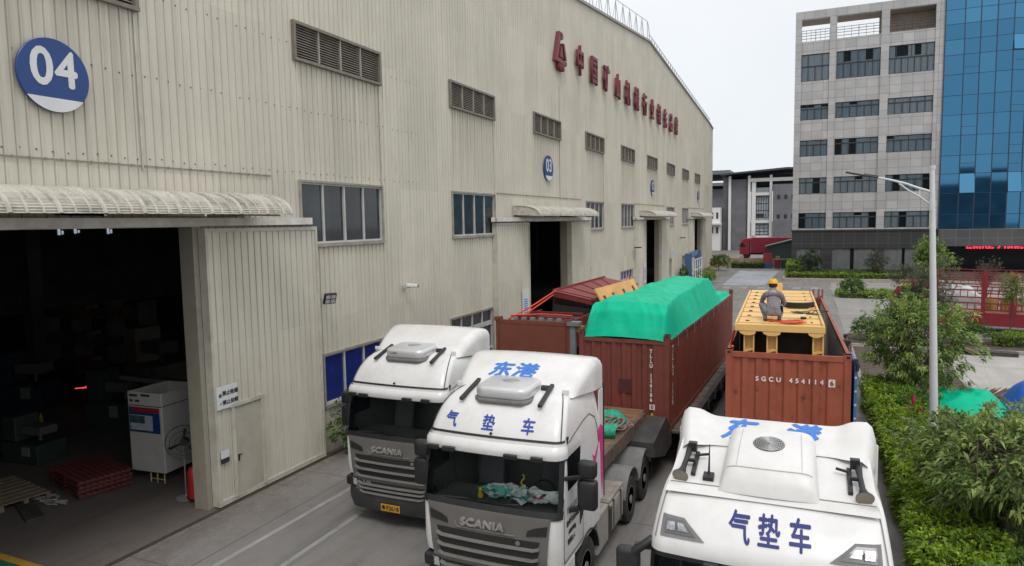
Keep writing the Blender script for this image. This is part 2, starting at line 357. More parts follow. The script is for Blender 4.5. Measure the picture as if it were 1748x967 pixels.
# ================================================================== GROUND
def concrete(name, c, slab=(5.2, 5.2), joint=0.02, stain=0.5, soil=None, off=(0, 0)):
    m = bpy.data.materials.new(name); m.use_nodes = True; n = m.node_tree.nodes; l = m.node_tree.links.new; b = n['Principled BSDF']
    co = n.new('ShaderNodeTexCoord'); V = co.outputs['Object']
    def nz(sc, det=6, ro=0.62, vec=None):
        t = n.new('ShaderNodeTexNoise'); t.inputs['Scale'].default_value = sc; t.inputs['Detail'].default_value = det; t.inputs['Roughness'].default_value = ro
        l(vec or V, t.inputs['Vector']); return t.outputs['Fac']
    def rng(x, a, bb, c0=0., c1=1.):
        t = n.new('ShaderNodeMapRange'); t.inputs[1].default_value = a; t.inputs[2].default_value = bb; t.inputs[3].default_value = c0; t.inputs[4].default_value = c1
        l(x, t.inputs[0]); return t.outputs[0]
    def mx(f, a, bcol):
        t = n.new('ShaderNodeMix'); t.data_type = 'RGBA'; l(f, t.inputs[0])
        for i, v in ((6, a), (7, bcol)):
            if isinstance(v, tuple): t.inputs[i].default_value = (*v, 1)
            else: l(v, t.inputs[i])
        return t.outputs[2]
    def mul(a, k):
        t = n.new('ShaderNodeMath'); t.operation = 'MULTIPLY'; l(a, t.inputs[0])
        if isinstance(k, float): t.inputs[1].default_value = k
        else: l(k, t.inputs[1])
        return t.outputs[0]
    col = mx(rng(nz(0.35), 0.3, 0.7), tuple(x*0.8 for x in c), tuple(x*1.2 for x in c))
    col = mx(mul(rng(nz(14, 4), 0.35, 0.75), 0.28), col, tuple(x*0.6 for x in c))
    mp = n.new('ShaderNodeMapping'); mp.inputs['Scale'].default_value = (1.1, 0.09, 1); l(V, mp.inputs[0])
    col = mx(mul(rng(nz(1.4, 6, 0.7, mp.outputs[0]), 0.5, 0.75), stain), col, tuple(x*0.5 for x in c))      # long tyre streaks
    col = mx(mul(rng(nz(0.9, 7, 0.7), 0.58, 0.72), stain), col, tuple(x*0.55 for x in c))                    # oil and damp patches
    vo = n.new('ShaderNodeTexVoronoi'); vo.feature = 'DISTANCE_TO_EDGE'; vo.inputs['Scale'].default_value = .16
    wv = n.new('ShaderNodeMix'); wv.data_type = 'RGBA'; wv.inputs[0].default_value = .22; nc = n.new('ShaderNodeTexNoise'); nc.inputs['Scale'].default_value = 1.3; nc.inputs['Detail'].default_value = 8; l(V, nc.inputs['Vector'])
    l(V, wv.inputs[6]); l(nc.outputs['Color'], wv.inputs[7]); l(wv.outputs[2], vo.inputs['Vector'])
    col = mx(mul(rng(vo.outputs['Distance'], .0016, .0), .6), col, tuple(x*0.35 for x in c))                   # hairline cracks
    mp3 = n.new('ShaderNodeMapping'); mp3.inputs['Rotation'].default_value = (0, 0, .25); mp3.inputs['Scale'].default_value = (.9, .12, 1); l(V, mp3.inputs[0])
    col = mx(mul(rng(nz(1.1, 7, .72, mp3.outputs[0]), .52, .7), stain*.8), col, (c[0]*.62, c[1]*.56, c[2]*.5))  # brownish wash marks
    if slab:
        mp2 = n.new('ShaderNodeMapping'); mp2.inputs['Location'].default_value = (*off, 0); l(V, mp2.inputs[0])
        bt = n.new('ShaderNodeTexBrick'); bt.offset = 0; bt.squash = 1; bt.inputs['Scale'].default_value = 1
        bt.inputs['Brick Width'].default_value = slab[0]; bt.inputs['Row Height'].default_value = slab[1]
        bt.inputs['Mortar Size'].default_value = joint; bt.inputs['Mortar Smooth'].default_value = 0.3
        l(mp2.outputs[0], bt.inputs['Vector']); col = mx(mul(bt.outputs['Fac'], 0.75), col, tuple(x*0.3 for x in c))
    if soil:
        (x0, x1), sc = soil
        sp = n.new('ShaderNodeSeparateXYZ'); l(V, sp.inputs[0])
        a = n.new('ShaderNodeMath'); a.operation = 'ADD'; l(sp.outputs[0], a.inputs[0]); l(rng(nz(0.8), 0.2, 0.8, -0.9, 0.9), a.inputs[1])
        col = mx(mul(rng(a.outputs[0], x1, x0, 0., 1.), rng(nz(3.5, 8, 0.75), 0.3, 0.62)), col, sc)
    l(col, b.inputs['Base Color']); b.inputs['Roughness'].default_value = 0.8
    bp = n.new('ShaderNodeBump'); bp.inputs['Strength'].default_value = 0.25; bp.inputs['Distance'].default_value = 0.02
    l(nz(22, 6), bp.inputs['Height']); l(bp.outputs[0], b.inputs['Normal'])
    return m
def sheet(name, pts, z, m):
    mb = MB(); mb.poly([(x, y, z) for x, y in pts]); return structure(mb.build(name, m, fix=False))
def rect(x0, x1, y0, y1): return [(x0, y0), (x1, y0), (x1, y1), (x0, y1)]
sheet('ground', rect(-700, 700, -60, 1400), 0.0, concrete('yard concrete', (0.222, 0.21, 0.198), stain=.85, soil=((-12.6, -10.6), (0.13, 0.095, 0.078)), off=(0.6, 1.3)))
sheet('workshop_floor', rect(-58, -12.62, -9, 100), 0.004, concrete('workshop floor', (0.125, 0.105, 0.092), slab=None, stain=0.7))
M['kerb'] = pm('kerb stone', (0.3, 0.285, 0.265), 0.8, var=0.15, scale=6, dirt=(0.15, 0.13, 0.11), dirt_amt=0.5, bump=0.3)
M['soil'] = pm('soil', (0.075, 0.055, 0.04), 0.9, var=0.4, scale=3, bump=0.6, bump_scale=12)
M['paintline'] = pm('worn road paint', (0.31, 0.305, 0.295), 0.7, var=0.15, dirt=(0.222, 0.212, 0.2), dirt_amt=1.0, dirt_scale=2.2, stretch=(2, .8, 1))
road = concrete('site road', (0.40, 0.375, 0.35), slab=(6, 5), stain=0.35)
sheet('road', rect(5.6, 60, 5, 38.3), 0.004, road)
sheet('road', [(-12.0, 67), (9.0, 67), (60, 60), (60, 42.5), (2.0, 42.5), (1.9, 67)][0:0] or rect(1.9, 60, 42.4, 76), 0.004, concrete('inner road', (0.29, 0.275, 0.26), slab=(6, 5), stain=0.35))
sheet('weighbridge', [(-8.0, 70.8), (-4.0, 71.2), (-3.5, 90), (-8.1, 90.8)], 0.008, concrete('pale slab', (0.34, 0.36, 0.39), slab=None, stain=0.3))
mb = MB()
for y0 in (-2.0,):
    mb.poly([(x, y, 0.006) for x, y in [(-10.75, 2), (-10.62, 2), (-10.4, 15.5), (-10.53, 15.5)]])
    mb.poly([(x, y, 0.006) for x, y in [(-9.25, 2), (-9.12, 2), (-9.3, 12.6), (-9.43, 12.6)]])
structure(mb.build('road_marking', M['paintline'], fix=False))
mb = MB()
for i in range(9): mb.poly([(-9.2+i*1.55, 67.2+0.18*i, 0.012), (-8.55+i*1.55, 67.25+0.18*i, 0.012), (-8.5+i*1.55, 69.0+0.18*i, 0.012), (-9.15+i*1.55, 68.95+0.18*i, 0.012)])
for i in range(0): mb.poly([(2.2, 33.0+i*1.1, 0.006), (2.9, 33.0+i*1.1, 0.006), (2.9, 33.4+i*1.1, 0.006), (2.2, 33.4+i*1.1, 0.006)])
for i in range(7): mb.poly([(2.0, 43.2+i*1.1, 0.012), (2.9, 43.2+i*1.1, 0.012), (2.9, 43.5+i*1.1, 0.012), (2.0, 43.5+i*1.1, 0.012)])
structure(mb.build('crosswalk', M['paintline'], fix=False))
mb = MB()
mb.box(-12.62, -12.5, -9, 99, -0.02, 0.012); structure(mb.build('threshold_rail', pm('rusty rail', (0.06, 0.04, 0.03), 0.7)))
mb = MB(); mb.poly([(x, y, 0.010) for x, y in [(-20.5, 5), (-13.0, 5), (-13.0, 8.0), (-15.3, 8.02), (-20.5, 8.1)]]); structure(mb.build('painted_floor', pm('green floor paint', (0.02, 0.17, 0.09), 0.5, var=0.2, dirt=(0.08, 0.08, 0.06), dirt_amt=0.5)))
mb = MB(); mb.poly([(x, y, 0.014) for x, y in [(-20.5, 8.1), (-15.3, 8.02), (-13.0, 8.0), (-13.0, 8.16), (-15.3, 8.2), (-20.5, 8.3)]]); structure(mb.build('floor_marking', pm('yellow floor paint', (0.55, 0.3, 0.04), 0.5, var=0.2, dirt=(0.12, 0.1, 0.06), dirt_amt=0.5)))
# planting strip with kerb between the truck lane and the road
mb = MB(); mb.box(2.05, 5.5, 4, 38.0, -0.02, 0.1); structure(mb.build('planting_bed', M['soil']))
mb = MB()
for i in range(34):
    mb.box(1.9, 2.05, 4+i*1.0, 4.99+i*1.0, -0.02, 0.13); mb.box(5.5, 5.65, 4+i*1.0, 4.99+i*1.0, -0.02, 0.13)
for i in range(3): mb.box(2.05+i*1.15, 3.19+i*1.15, 38.0, 38.15, -0.02, 0.13)
structure(mb.build('kerb', M['kerb'], bevel=0.015))
mb = MB(); mb.box(2.0, 12, 38.6, 42.2, -0.02, 0.12); structure(mb.build('planting_bed', M['soil']))
mb = MB()
for i in range(10): mb.box(2.0+i, 2.99+i, 38.4, 38.6, -0.02, 0.16)
structure(mb.build('kerb', M['kerb'], bevel=0.015))
mb = MB(); mb.box(-2.4, 34, 77.0, 89.9, -0.02, 0.2); structure(mb.build('planting_bed', M['soil']))
mb = MB(); mb.box(-2.6, 34, 76.6, 77.0, -0.02, 0.32); mb.box(-2.6, -2.4, 77.0, 89.9, -0.02, 0.32); structure(mb.build('kerb', pm('terrace kerb', (0.36, 0.31, 0.26), 0.7, var=0.15), bevel=0.02))

# ================================================================== FACTORY BUILDING (wall plane x = -12.8, local x = 0)
WX = -12.8
fac = thing('factory_building', 'long cream corrugated metal workshop with four numbered gates, louvres and windows', 'factory', (WX, 0, 0))
GATES = [8.3, 34.35, 60.4, 86.5]
def roofz(y):
    if y < 59.2: return 21.56-0.105*(59.2-y)
    if y < 97: return 21.56-(y-59.2)*0.056
    return 21.56-(97-59.2)*0.056-(y-97)*0.1
OPEN = []
for g in GATES: OPEN.append((g-3.2, g+3.2, 0, 6.62))
WIN_K = [0, 1, 3, 4, 6, 7]; win_y = [15.0+8.68*k for k in range(10)]
WINS = [(y, y+3.86, 6.1, 7.8) for k, y in enumerate(win_y) if k in WIN_K]
LOUV = [(y, y+3.9, 11.03, 12.08) for y in [6.3]+win_y[:9]]
LOWW = [(15.68, 18.62, 1.42, 2.86), (23.3, 27.1, 1.15, 2.86), (41.2, 44.6, 1.2, 2.8), (49.5, 53.0, 1.2, 2.8), (67.6, 69.4, 0.9, 2.7), (76.0, 78.6, 1.5, 2.6)]
OPEN += WINS+LOUV+LOWW
def corrugated(mb, y0, y1, zlo, zhi, openings, pitch=0.215, x=0.0, mi=0):
    prof = [(0, 0), (.156, 0), (.163, -.018), (.176, -.018), (.183, .016), (.205, .016)]
    P = {}
    k = int((y1-y0)/pitch)+1
    for i in range(k):
        for d, xx in prof:
            y = y0+i*pitch+d
            if y < y1-0.004: P[round(y, 4)] = xx
    P[y1] = 0.0
    base = sorted(P)
    def xat(y):
        j = np.searchsorted(base, y)
        if j < len(base) and abs(base[j]-y) < 1e-6: return P[base[j]]
        a, b = base[j-1], base[min(j, len(base)-1)]; t = (y-a)/max(1e-6, b-a); return P[a]*(1-t)+P[b]*t
    ys = sorted(set(base) | {v for o in openings for v in o[:2] if y0 < v < y1})
    for a, b in zip(ys[:-1], ys[1:]):
        if b-a < 1e-5: continue
        mid = (a+b)/2; xa, xb = x+xat(a), x+xat(b)
        cuts = sorted((o[2], o[3]) for o in openings if o[0] < mid < o[1])
        z = zlo
        for c0, c1 in cuts:
            if c0 > z+1e-4: mb.poly([(xa, a, z), (xb, b, z), (xb, b, c0), (xa, a, c0)], mi)
            z = max(z, c1)
        mb.poly([(xa, a, z), (xb, b, z), (xb, b, zhi(b)), (xa, a, zhi(a))], mi)
mb = MB(); corrugated(mb, -9.0, 100.4, 0.0, roofz, OPEN)
mb.build('wall', M['clad'], fac, fix=False)
# lapped sheets: flashing strips where sheet runs begin (visible seams), plinth and eave trim
mb = MB()
for g in GATES:
    mb.box(0.022, 0.032, g-6.6, g+5.6, 7.885, 7.915)
    mb.box(0.018, 0.026, g+1.87, g+1.89, 7.93, 14)
    for i in range(42): mb.box(0.033, 0.048, g-6.5+i*0.29, g-6.46+i*0.29, 7.875, 7.925)
    mb.build('flashing', pm('dark lap seam', (.25, .225, .18), .6), fac); mb = MB()  # thin dark seam along the sheet lap, with bolt heads
for (y0, y1, z0, z1) in LOUV:
    mb.box(0.026, 0.034, y1-0.03, y1+0.02, 7.8, z0-0.06); mb.build('flashing', M['cladtrim'], fac); mb = MB()
mb.box(-0.25, 0.03, 100.4, 100.46, 0, roofz(100.4)); mb.build('flashing', M['cladtrim'], fac)
mb = MB()
ys = [-9, 10, 30, 45, 59.2, 78, 97, 100.46]
for a, b in zip(ys[:-1], ys[1:]):
    mb.beam((0.02, a, roofz(a)+0.06), (0.02, b, roofz(b)+0.06), 0.2, 0.16)
mb.build('roof_trim', pm('roof trim', (0.3, 0.29, 0.27), 0.5), fac)
mb = MB()
for a, b in zip(ys[:-1], ys[1:]):
    mb.poly([(-0.1, a, roofz(a)+0.02), (-0.1, b, roofz(b)+0.02), (-45, b, roofz(b)+0.02), (-45, a, roofz(a)+0.02)])
mb.build('roof', pm('roof sheet', (0.16, 0.16, 0.165), 0.6), fac, fix=False)
mb = MB()
mb.poly([(-45, -9, 0), (-45, 100.4, 0), (-45, 100.4, 22), (-45, -9, 22)]); mb.poly([(-0.3, 100.35, 0), (-45, 100.35, 0), (-45, 100.35, 19), (-0.3, 100.35, 19)]); mb.poly([(-0.3, -8.9, 0), (-45, -8.9, 0), (-45, -8.9, 15), (-0.3, -8.9, 15)])
for y in [-4.7+26.05*i/3 for i in range(13)]:
    if min(abs(y-g) for g in GATES) > 3.3: mb.box(-0.75, -0.35, y-0.2, y+0.2, 0, 14)
for y in range(2, 100, 9): mb.box(-20.3, -19.7, y-.3, y+.3, 0, 15)
mb.box(-20.6, -19.5, -9, 100, 8.6, 9.6)
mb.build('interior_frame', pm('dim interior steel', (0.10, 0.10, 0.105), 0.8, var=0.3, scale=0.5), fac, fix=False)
# roof edge railing
mb = MB()
def rail_run(ya, yb, n, h):
    for i in range(n+1):
        y = ya+(yb-ya)*i/n; z = roofz(y)+0.12
        mb.tube([(-0.05, y, z), (-0.05, y, z+h)], 0.025, 4)
        if i < n:
            y2 = ya+(yb-ya)*(i+1)/n; mb.tube([(-0.05, y, z+h), (-0.05, y2, roofz(y2)+0.12+h)], 0.025, 4)
            mb.tube([(-0.05, y, z+h*0.95), (-0.05, y+(y2-y)*0.38, roofz(y)+0.15)], 0.02, 4); mb.tube([(-0.05, y, z+h*0.95), (-0.05, y-(y2-y)*0.38, roofz(y)+0.12)], 0.02, 4)
rail_run(30, 58.8, 14, 1.5)
def rail2(ya, yb, n, h):
    for i in range(n):
        y = ya+(yb-ya)*i/n; y2 = ya+(yb-ya)*(i+1)/n
        mb.tube([(-0.05, y, roofz(y)+.1), (-0.05, y, roofz(y)+.1+h)], 0.03, 4); mb.tube([(-0.05, y, roofz(y)+.1+h), (-0.05, y2, roofz(y2)+.1+h)], 0.03, 4)
rail2(59.5, 98, 36, 0.6)
mb.tube([(-0.05, 58.8, roofz(58.8)+1.62), (-0.05, 59.2, roofz(59.2)+1.3), (-0.05, 59.6, roofz(59.6)+0.7)], 0.025, 4)
mb.build('roof_railing', pm('galvanised rail', (0.38, 0.38, 0.38), 0.5), fac, fix=False)

def window(y0, y1, z0, z1, n, glass, rail=None):
    mb = MB(); t = 0.06
    mb.box(-0.1, 0.06, y0-t, y1+t, z1, z1+t, 0); mb.box(-0.1, 0.09, y0-t, y1+t, z0-0.1, z0, 0)
    mb.box(-0.1, 0.06, y0-t, y0, z0, z1, 0); mb.box(-0.1, 0.06, y1, y1+t, z0, z1, 0)
    mb.box(-0.08, 0.0, y0, y0+0.05, z0, z1, 1); mb.box(-0.08, 0.0, y1-0.05, y1, z0, z1, 1)
    mb.box(-0.078, -0.002, y0+.05, y1-.05, z0, z0+0.05, 1); mb.box(-0.078, -0.002, y0+.05, y1-.05, z1-0.05, z1, 1)
    for i in range(1, n):
        y = y0+(y1-y0)*i/n; mb.box(-0.079, -0.001 if i != n/2 else 0.012, y-0.03, y+0.03, z0+.05, z1-.05, 1)
    if rail: mb.box(-0.077, 0.012, y0+.05, y1-.05, rail-0.09, rail+0.09, 1)
    w_ = mb.build('window', [pm('window surround', (.34, .31, .26), .5, var=.15, dirt=(.15, .125, .1), dirt_amt=.6, dirt_scale=3), M['alu']], fac)
    mb = MB()
    for i in range(n):
        a, b = y0+(y1-y0)*i/n+.03, y0+(y1-y0)*(i+1)/n-.03; tl = random.uniform(-.006, .006)
        mb.poly([(-0.055+tl, a, z0+.04), (-0.055-tl, b, z0+.04), (-0.055-tl, b, z1-.04), (-0.055+tl, a, z1-.04)])
    mb.build('pane', glass, w_, fix=False)
random.seed(3)
for wv in WINS: window(*wv, 4, M['darkglass'])
for i, wv in enumerate(LOWW): window(*wv, (3, 4, 4, 4, 2, 2)[i], M['blueglass'] if i in (0, 2, 3) else M['darkglass'], rail=(None, 2.25, 2.1, 2.1, None, None)[i])
for (y0, y1, z0, z1) in LOUV:
    mb = MB(); t = 0.08
    mb.box(-0.08, 0.1, y0-t, y1+t, z1-t, z1, 0); mb.box(-0.08, 0.12, y0-t, y1+t, z0, z0+t, 0)
    mb.box(-0.08, 0.1, y0-t, y0, z0+t, z1-t, 0); mb.box(-0.08, 0.1, y1, y1+t, z0+t, z1-t, 0)
    for i in range(1, 4): y = y0+(y1-y0)*i/4; mb.box(-0.06, 0.07, y-.016, y+.016, z0+t, z1-t, 2)
    k = 13
    for j in range(k):
        z = z0+t+(z1-z0-2*t)*(j+0.5)/k
        mb.obox((0.0, (y0+y1)/2, z), (0.085, y1-y0, 0.012), Matrix.Rotation(math.radians(38), 3, 'Y'), 1)
    mb.poly([(-0.07, y0, z0), (-0.07, y1, z0), (-0.07, y1, z1), (-0.07, y0, z1)], 3)
    mb.build('louvre_vent', [M['framebrown'], M['louver'], pm('louvre mullion', (.36, .32, .29), .5), M['blackin']], fac)
def door_panel(y0, y1, name='sliding_door'):
    mb = MB(); corrugated(mb, y0+0.06, y1-0.06, 0.14, lambda y: 6.5, [], pitch=0.215, x=0.185)
    mb.box(0.03, 0.165, y0+0.07, y1-0.07, 0.1, 6.5, 0)
    mb.box(0.0, 0.225, y0, y0+0.07, 0.04, 6.58, 1); mb.box(0.0, 0.225, y1-0.07, y1, 0.04, 6.58, 1)
    mb.box(0.0, 0.222, y0+.07, y1-.07, 6.49, 6.578, 1); mb.box(0.0, 0.222, y0+.07, y1-.07, 0.042, 0.16, 1)
    return mb.build(name, [M['clad'], M['cladtrim']], fac, fix=False)
for gi, g in enumerate(GATES):
    d1 = door_panel(g+3.2, g+7.06); door_panel(g-7.06, g-3.2)
    for s in (-1, 1):
        mb = MB(); y = g+s*3.12
        mb.box(-0.42, 0.0, y-0.07, y+0.07, 0, 6.62)
        mb.build('gate_jamb', pm('gate jamb', (0.34, 0.31, 0.25), 0.55, var=0.15, dirt=(0.14, 0.115, 0.085), dirt_amt=0.5, dirt_scale=2.5), fac)
    mb = MB()
    mb.box(0.06, 0.34, g-7.2, g+6.75, 6.64, 6.66, 0); mb.box(0.30, 0.34, g-7.2, g+6.75, 6.66, 6.82, 0); mb.box(0.03, 0.06, g-7.2, g+6.75, 6.62, 6.83, 0)
    for yy in (g-6.9, g-4.2, g+4.3, g+6.6): mb.lathe([(0, -.03), (.07, -.03), (.07, .03), (0, .03)], 10, (0.2, yy, 6.72), 'x', 1)
    mb.build('door_track', [pm('track paint', (0.66, 0.64, 0.6), 0.45, dirt=(0.3, 0.14, 0.07), dirt_amt=0.5), pm('rusty roller', (0.2, 0.09, 0.05), 0.7)], fac)
    # canopy: sheet rising from the wall, curving down at the front, with hoop ribs
    mb = MB(); Yh = 4.75; D = 1.45
    prof = [(0.03, 7.38), (0.5, 7.37), (0.86, 7.32), (1.1, 7.23), (1.25, 7.12), (1.34, 7.0), (1.37, 6.88)]
    def pp(t):
        t = t*(len(prof)-1); i = min(int(t), len(prof)-2); q = t-i
        return prof[i][0]*(1-q)+prof[i+1][0]*q, prof[i][1]*(1-q)+prof[i+1][1]*q
    NY = 40
    def cf(u, v):
        x, z = pp(v); y = g-Yh+2*Yh*u; rib = 0.012*math.cos(2*PI*v*15)
        dx, dz = (0.25, 1) if v < 0.45 else ((0.7, 0.7) if v < 0.75 else (1, 0.2))
        return (x+dx*rib, y, z+dz*rib)
    mb.grid(cf, NY, 60, mfn=lambda i, j: 2 if j < 41+4*math.sin(i*1.7)+3*math.sin(i*.61) else 0)
    for k in range(37):
        r_ = .042 if k % 3 == 0 else .024; mb.tube([cf(k/36, v) for v in np.linspace(.02, 1, 15)], r_, 6, 0, cap=False)
    for s in (-1, 1):
        y = g+s*Yh; mb.poly([(x, y, z) for x, z in prof]+[(1.37, y, 6.87), (0.03, y, 6.95)], 0)
        for k in range(3): mb.beam((0.05, g+s*k*2.2, 6.9), (1.38, g+s*k*2.2, 6.86), 0.05, 0.05, 1)
    mb.build('canopy', [M['canopy'], M['cladtrim'], M['canopytop']], fac, fix=False, smooth=40)
    if gi == 0:
        # wicket door in the right-hand leaf of the nearest gate
        mb = MB(); y0, y1, z1 = 12.03, 12.98, 2.32
        mb.grid(lambda u, v: (0.215+0.012*noise.noise(Vector((u*2.3, v*3.1, 1.7)))+(0.01*math.exp(-((v-.45-.25*(u-.5))*9)**2)), y0+.05+(y1-y0-.1)*u, 0.14+(z1-.2)*v), 14, 24, 0)
        wd = mb.build('wicket_door', [pm('wicket paint', (0.45, 0.42, 0.345), 0.45, var=0.07, dirt=(0.27, 0.23, 0.17), dirt_amt=0.4)], d1, fix=False, smooth=60)
        mb = MB(); mb.box(0.2, 0.245, y0-.04, y0+.05, .12, z1, 0); mb.box(.2, .245, y1-.05, y1+.04, .12, z1, 0); mb.box(.2, .255, y0-.08, y1+.08, z1, z1+.09, 0)
        mb.build('door_frame', M['cladtrim'], d1)
        mb = MB(); mb.box(.225, .25, y0+.09, y0+.12, .98, 1.14); mb.beam((.245, y0+.1, 1.12), (.245, y0+.2, 1.12), .02, .02); mb.build('door_handle', M['black'], d1)
# ------------------------------------------------------------------ signs on the wall
def number_sign(y, txt, z=9.41, r=0.66, label=''):
    t = thing('number_sign', label, 'sign', (WX+0.06, y, z), group='round gate number signs')
    mb = MB(); n = 64
    mb.lathe([(0, 0), (r-.004, 0), (r, .01), (r, .04), (r-.01, .05), (0, .05)], n, (0, 0, 0), 'x'); mb.build('disc', M['signblue'], t)
    a0 = math.asin(-0.62); pts = [(r*.99*math.cos(a), r*.99*math.sin(a)) for a in np.linspace(PI-a0, 2*PI+a0, 30)]
    mb = MB(); mb.prism(pts, lambda u, v, h: (h, u, v), 0.051, 0.054); mb.build('white_band', M['signwhite'], t)
    text_flat('number', txt, 0.92, (0.056, 0.0, 0.10), (0, .92, 0), (0, 0, 1), M['signwhite'], t, bold=0.022, spacing=1.06)
number_sign(8.42, '04', label='round blue sign numbered 04 on the wall above the nearest gate')
number_sign(34.25, '03', label='round blue sign numbered 03 above the second gate')
number_sign(60.3, '02', label='round blue sign numbered 02 above the third gate')
number_sign(87.0, '01', label='round blue sign numbered 01 above the farthest gate')
ws = thing('wall_lettering', 'row of crimson raised Chinese characters with a logo high on the cream workshop wall', 'sign', (WX, 0, 0))
for i, ch in enumerate('中国矿山机械行业领先品牌'):
    y = 39.45+i*(71.0-39.45)/11
    me = text_geo(ch, 1.80, bold=0.035, extrude=0.075)
    for v in me.vertices: v.co = Vector((v.co.z+0.2, y+v.co.x*0.74, 15.83+v.co.y*1.0))
    me.materials.clear(); me.materials.append(M['redletter']); me.name = 'character'
    o = bpy.data.objects.new('character', me); COL.objects.link(o); o.parent = ws
mb = MB(); fn = lambda u, v, h: (h, 36.1+u, 15.72+v*.75)
# logo: tall slanting stroke, a round dot, a triangle frame, base bar
mb.prism([(-0.95, -0.75), (0.95, -0.75), (0.95, -0.45), (-0.5, -0.45), (0.1, 1.45), (-0.25, 1.45)], fn, .04, .22)
mb.prism([(0.16+.24*math.cos(a), 1.2+.26*math.sin(a)) for a in np.linspace(0, 2*PI, 14)[:-1]], fn, .04, .22)
mb.prism([(0.35, 0.75), (0.6, 0.75), (0.95, -0.35), (0.7, -0.35)], fn, .04, .22); mb.prism([(0.05, 0.35), (0.2, 0.6), (0.4, -0.3), (-0.1, -0.3)], fn, .04, .2)
mb.build('logo', M['redletter'], ws)
text_flat('logo_caption', 'NMS', 0.42, (.06, 36.1, 14.92), (0, 1, 0), (0, 0, 1), M['redletter'], ws, depth=0.2, bold=.03)

# small plates on the sliding door
t = thing('notice_board', 'white notice with two lines of black warning text beside the wicket door', 'sign', (WX+0.225, 11.86, 2.62))
mb = MB(); mb.box(0, .02, -.3, .32, -.27, .27); mb.build('board', M['signwhite'], t, bevel=.004)
text_flat('warning_text', '禁止吸烟', .12, (.022, .1, .09), (0, 1, 0), (0, 0, 1), M['ink'], t, bold=.006); text_flat('warning_text', '禁止拍照', .12, (.022, .1, -.13), (0, 1, 0), (0, 0, 1), M['ink'], t, bold=.006)
mb = MB(); mb.prism([(-.2+.05*math.cos(a), .06+.05*math.sin(a)) for a in np.linspace(0, 6, 8)], lambda u, v, h: (h, u, v), .021, .024); mb.obox((.022, -.19, -.13), (.004, .1, .02), Matrix.Rotation(.5, 3, 'X')); mb.build('pictogram', pm('sign green', (.05, .12, .06), .5), t)
t = thing('door_plate', 'small white plate with a black strip left of the wicket door handle', 'sign', (WX+0.225, 11.72, 1.2))
mb = MB(); mb.box(0, .015, -.12, .12, -.02, .16); mb.build('white_plate', M['signwhite'], t); mb = MB(); mb.box(0, .017, -.12, .12, -.14, -.03); mb.build('black_plate', M['ink'], t)
def tall_board(y, z0, z1, label, wdt=.45):
    t = thing('notice_board', label, 'sign', (WX+.23, y, z0)); mb = MB(); mb.box(0, .04, -wdt/2, wdt/2, 0, z1-z0); mb.build('board', M['signwhite'], t)
    mb = MB()
    for i in range(11): mb.box(.04, .044, -wdt*.36, wdt*random.uniform(.1, .36), (z1-z0)*(.72-.06*i), (z1-z0)*(.75-.06*i))
    mb.build('text_lines', M['blueink2'], t)
tall_board(30.45, 1.6, 3.35, 'tall white notice with blue text lines standing left of gate 03', .8); tall_board(56.5, 1.4, 3.1, 'tall narrow white notice left of gate 02', .8); tall_board(69.0, 3.0, 3.6, 'small white plate on the right leaf of gate 02', .5)
# floodlight, camera, lamps
t = thing('floodlight', 'square grey floodlight on a short arm right of the nearest sliding door', 'lamp', (WX, 15.55, 4.52))
mb = MB(); mb.tube([(0.02, 0, 0), (.22, .05, .0)], .02, 6); mb.box(0.0, .03, -.05, .05, -.07, .07); mb.build('bracket', M['alu'], t)
R_ = Matrix.Rotation(math.radians(-25), 3, 'Z') @ Matrix.Rotation(math.radians(25), 3, 'Y')
mb = MB(); mb.obox((.34, .1, .02), (.09, .36, .32), R_); mb.build('housing', M['black'], t, bevel=.015)
mb = MB()
for a in (-.08, .08):
    for b in (-.07, .07): mb.obox(Vector((.34, .1, .02))+R_@Vector((.046, a, b)), (.01, .13, .11), R_)
mb.build('lens', pm('lamp lens', (.5, .52, .52), .2), t)
t = thing('security_camera', 'white bullet camera on the wall left of the second lower window', 'camera', (WX, 20.0, 4.45))
mb = MB(); mb.box(0.02, .06, -.06, .06, -.1, .06); mb.tube([(.05, 0, -.03), (.25, .05, .0)], .025, 6); mb.build('bracket', M['alu'], t)
mb = MB(); mb.beam((.22, -.12, .08), (.36, .3, .02), .13, .13); mb.build('housing', M['whiteplain'], t, bevel=.03); mb = MB(); mb.beam((.36, .3, .02), (.375, .34, .014), .1, .1); mb.build('lens', M['black'], t)
for (y, z, lb) in ((53.0, 4.4, 'pair of small dark wall lamps left of gate 02'), (73.5, 4.6, 'small dark wall lamp between gates 02 and 01')):
    t = thing('wall_lamp', lb, 'lamp', (WX, y, z)); mb = MB(); mb.tube([(0.02, 0, -.2), (.3, 0, .05)], .03, 6); mb.build('arm', M['alu'], t); mb = MB(); mb.box(.2, .75, -.15, .15, .03, .12); mb.build('head', M['black'], t, bevel=.03)

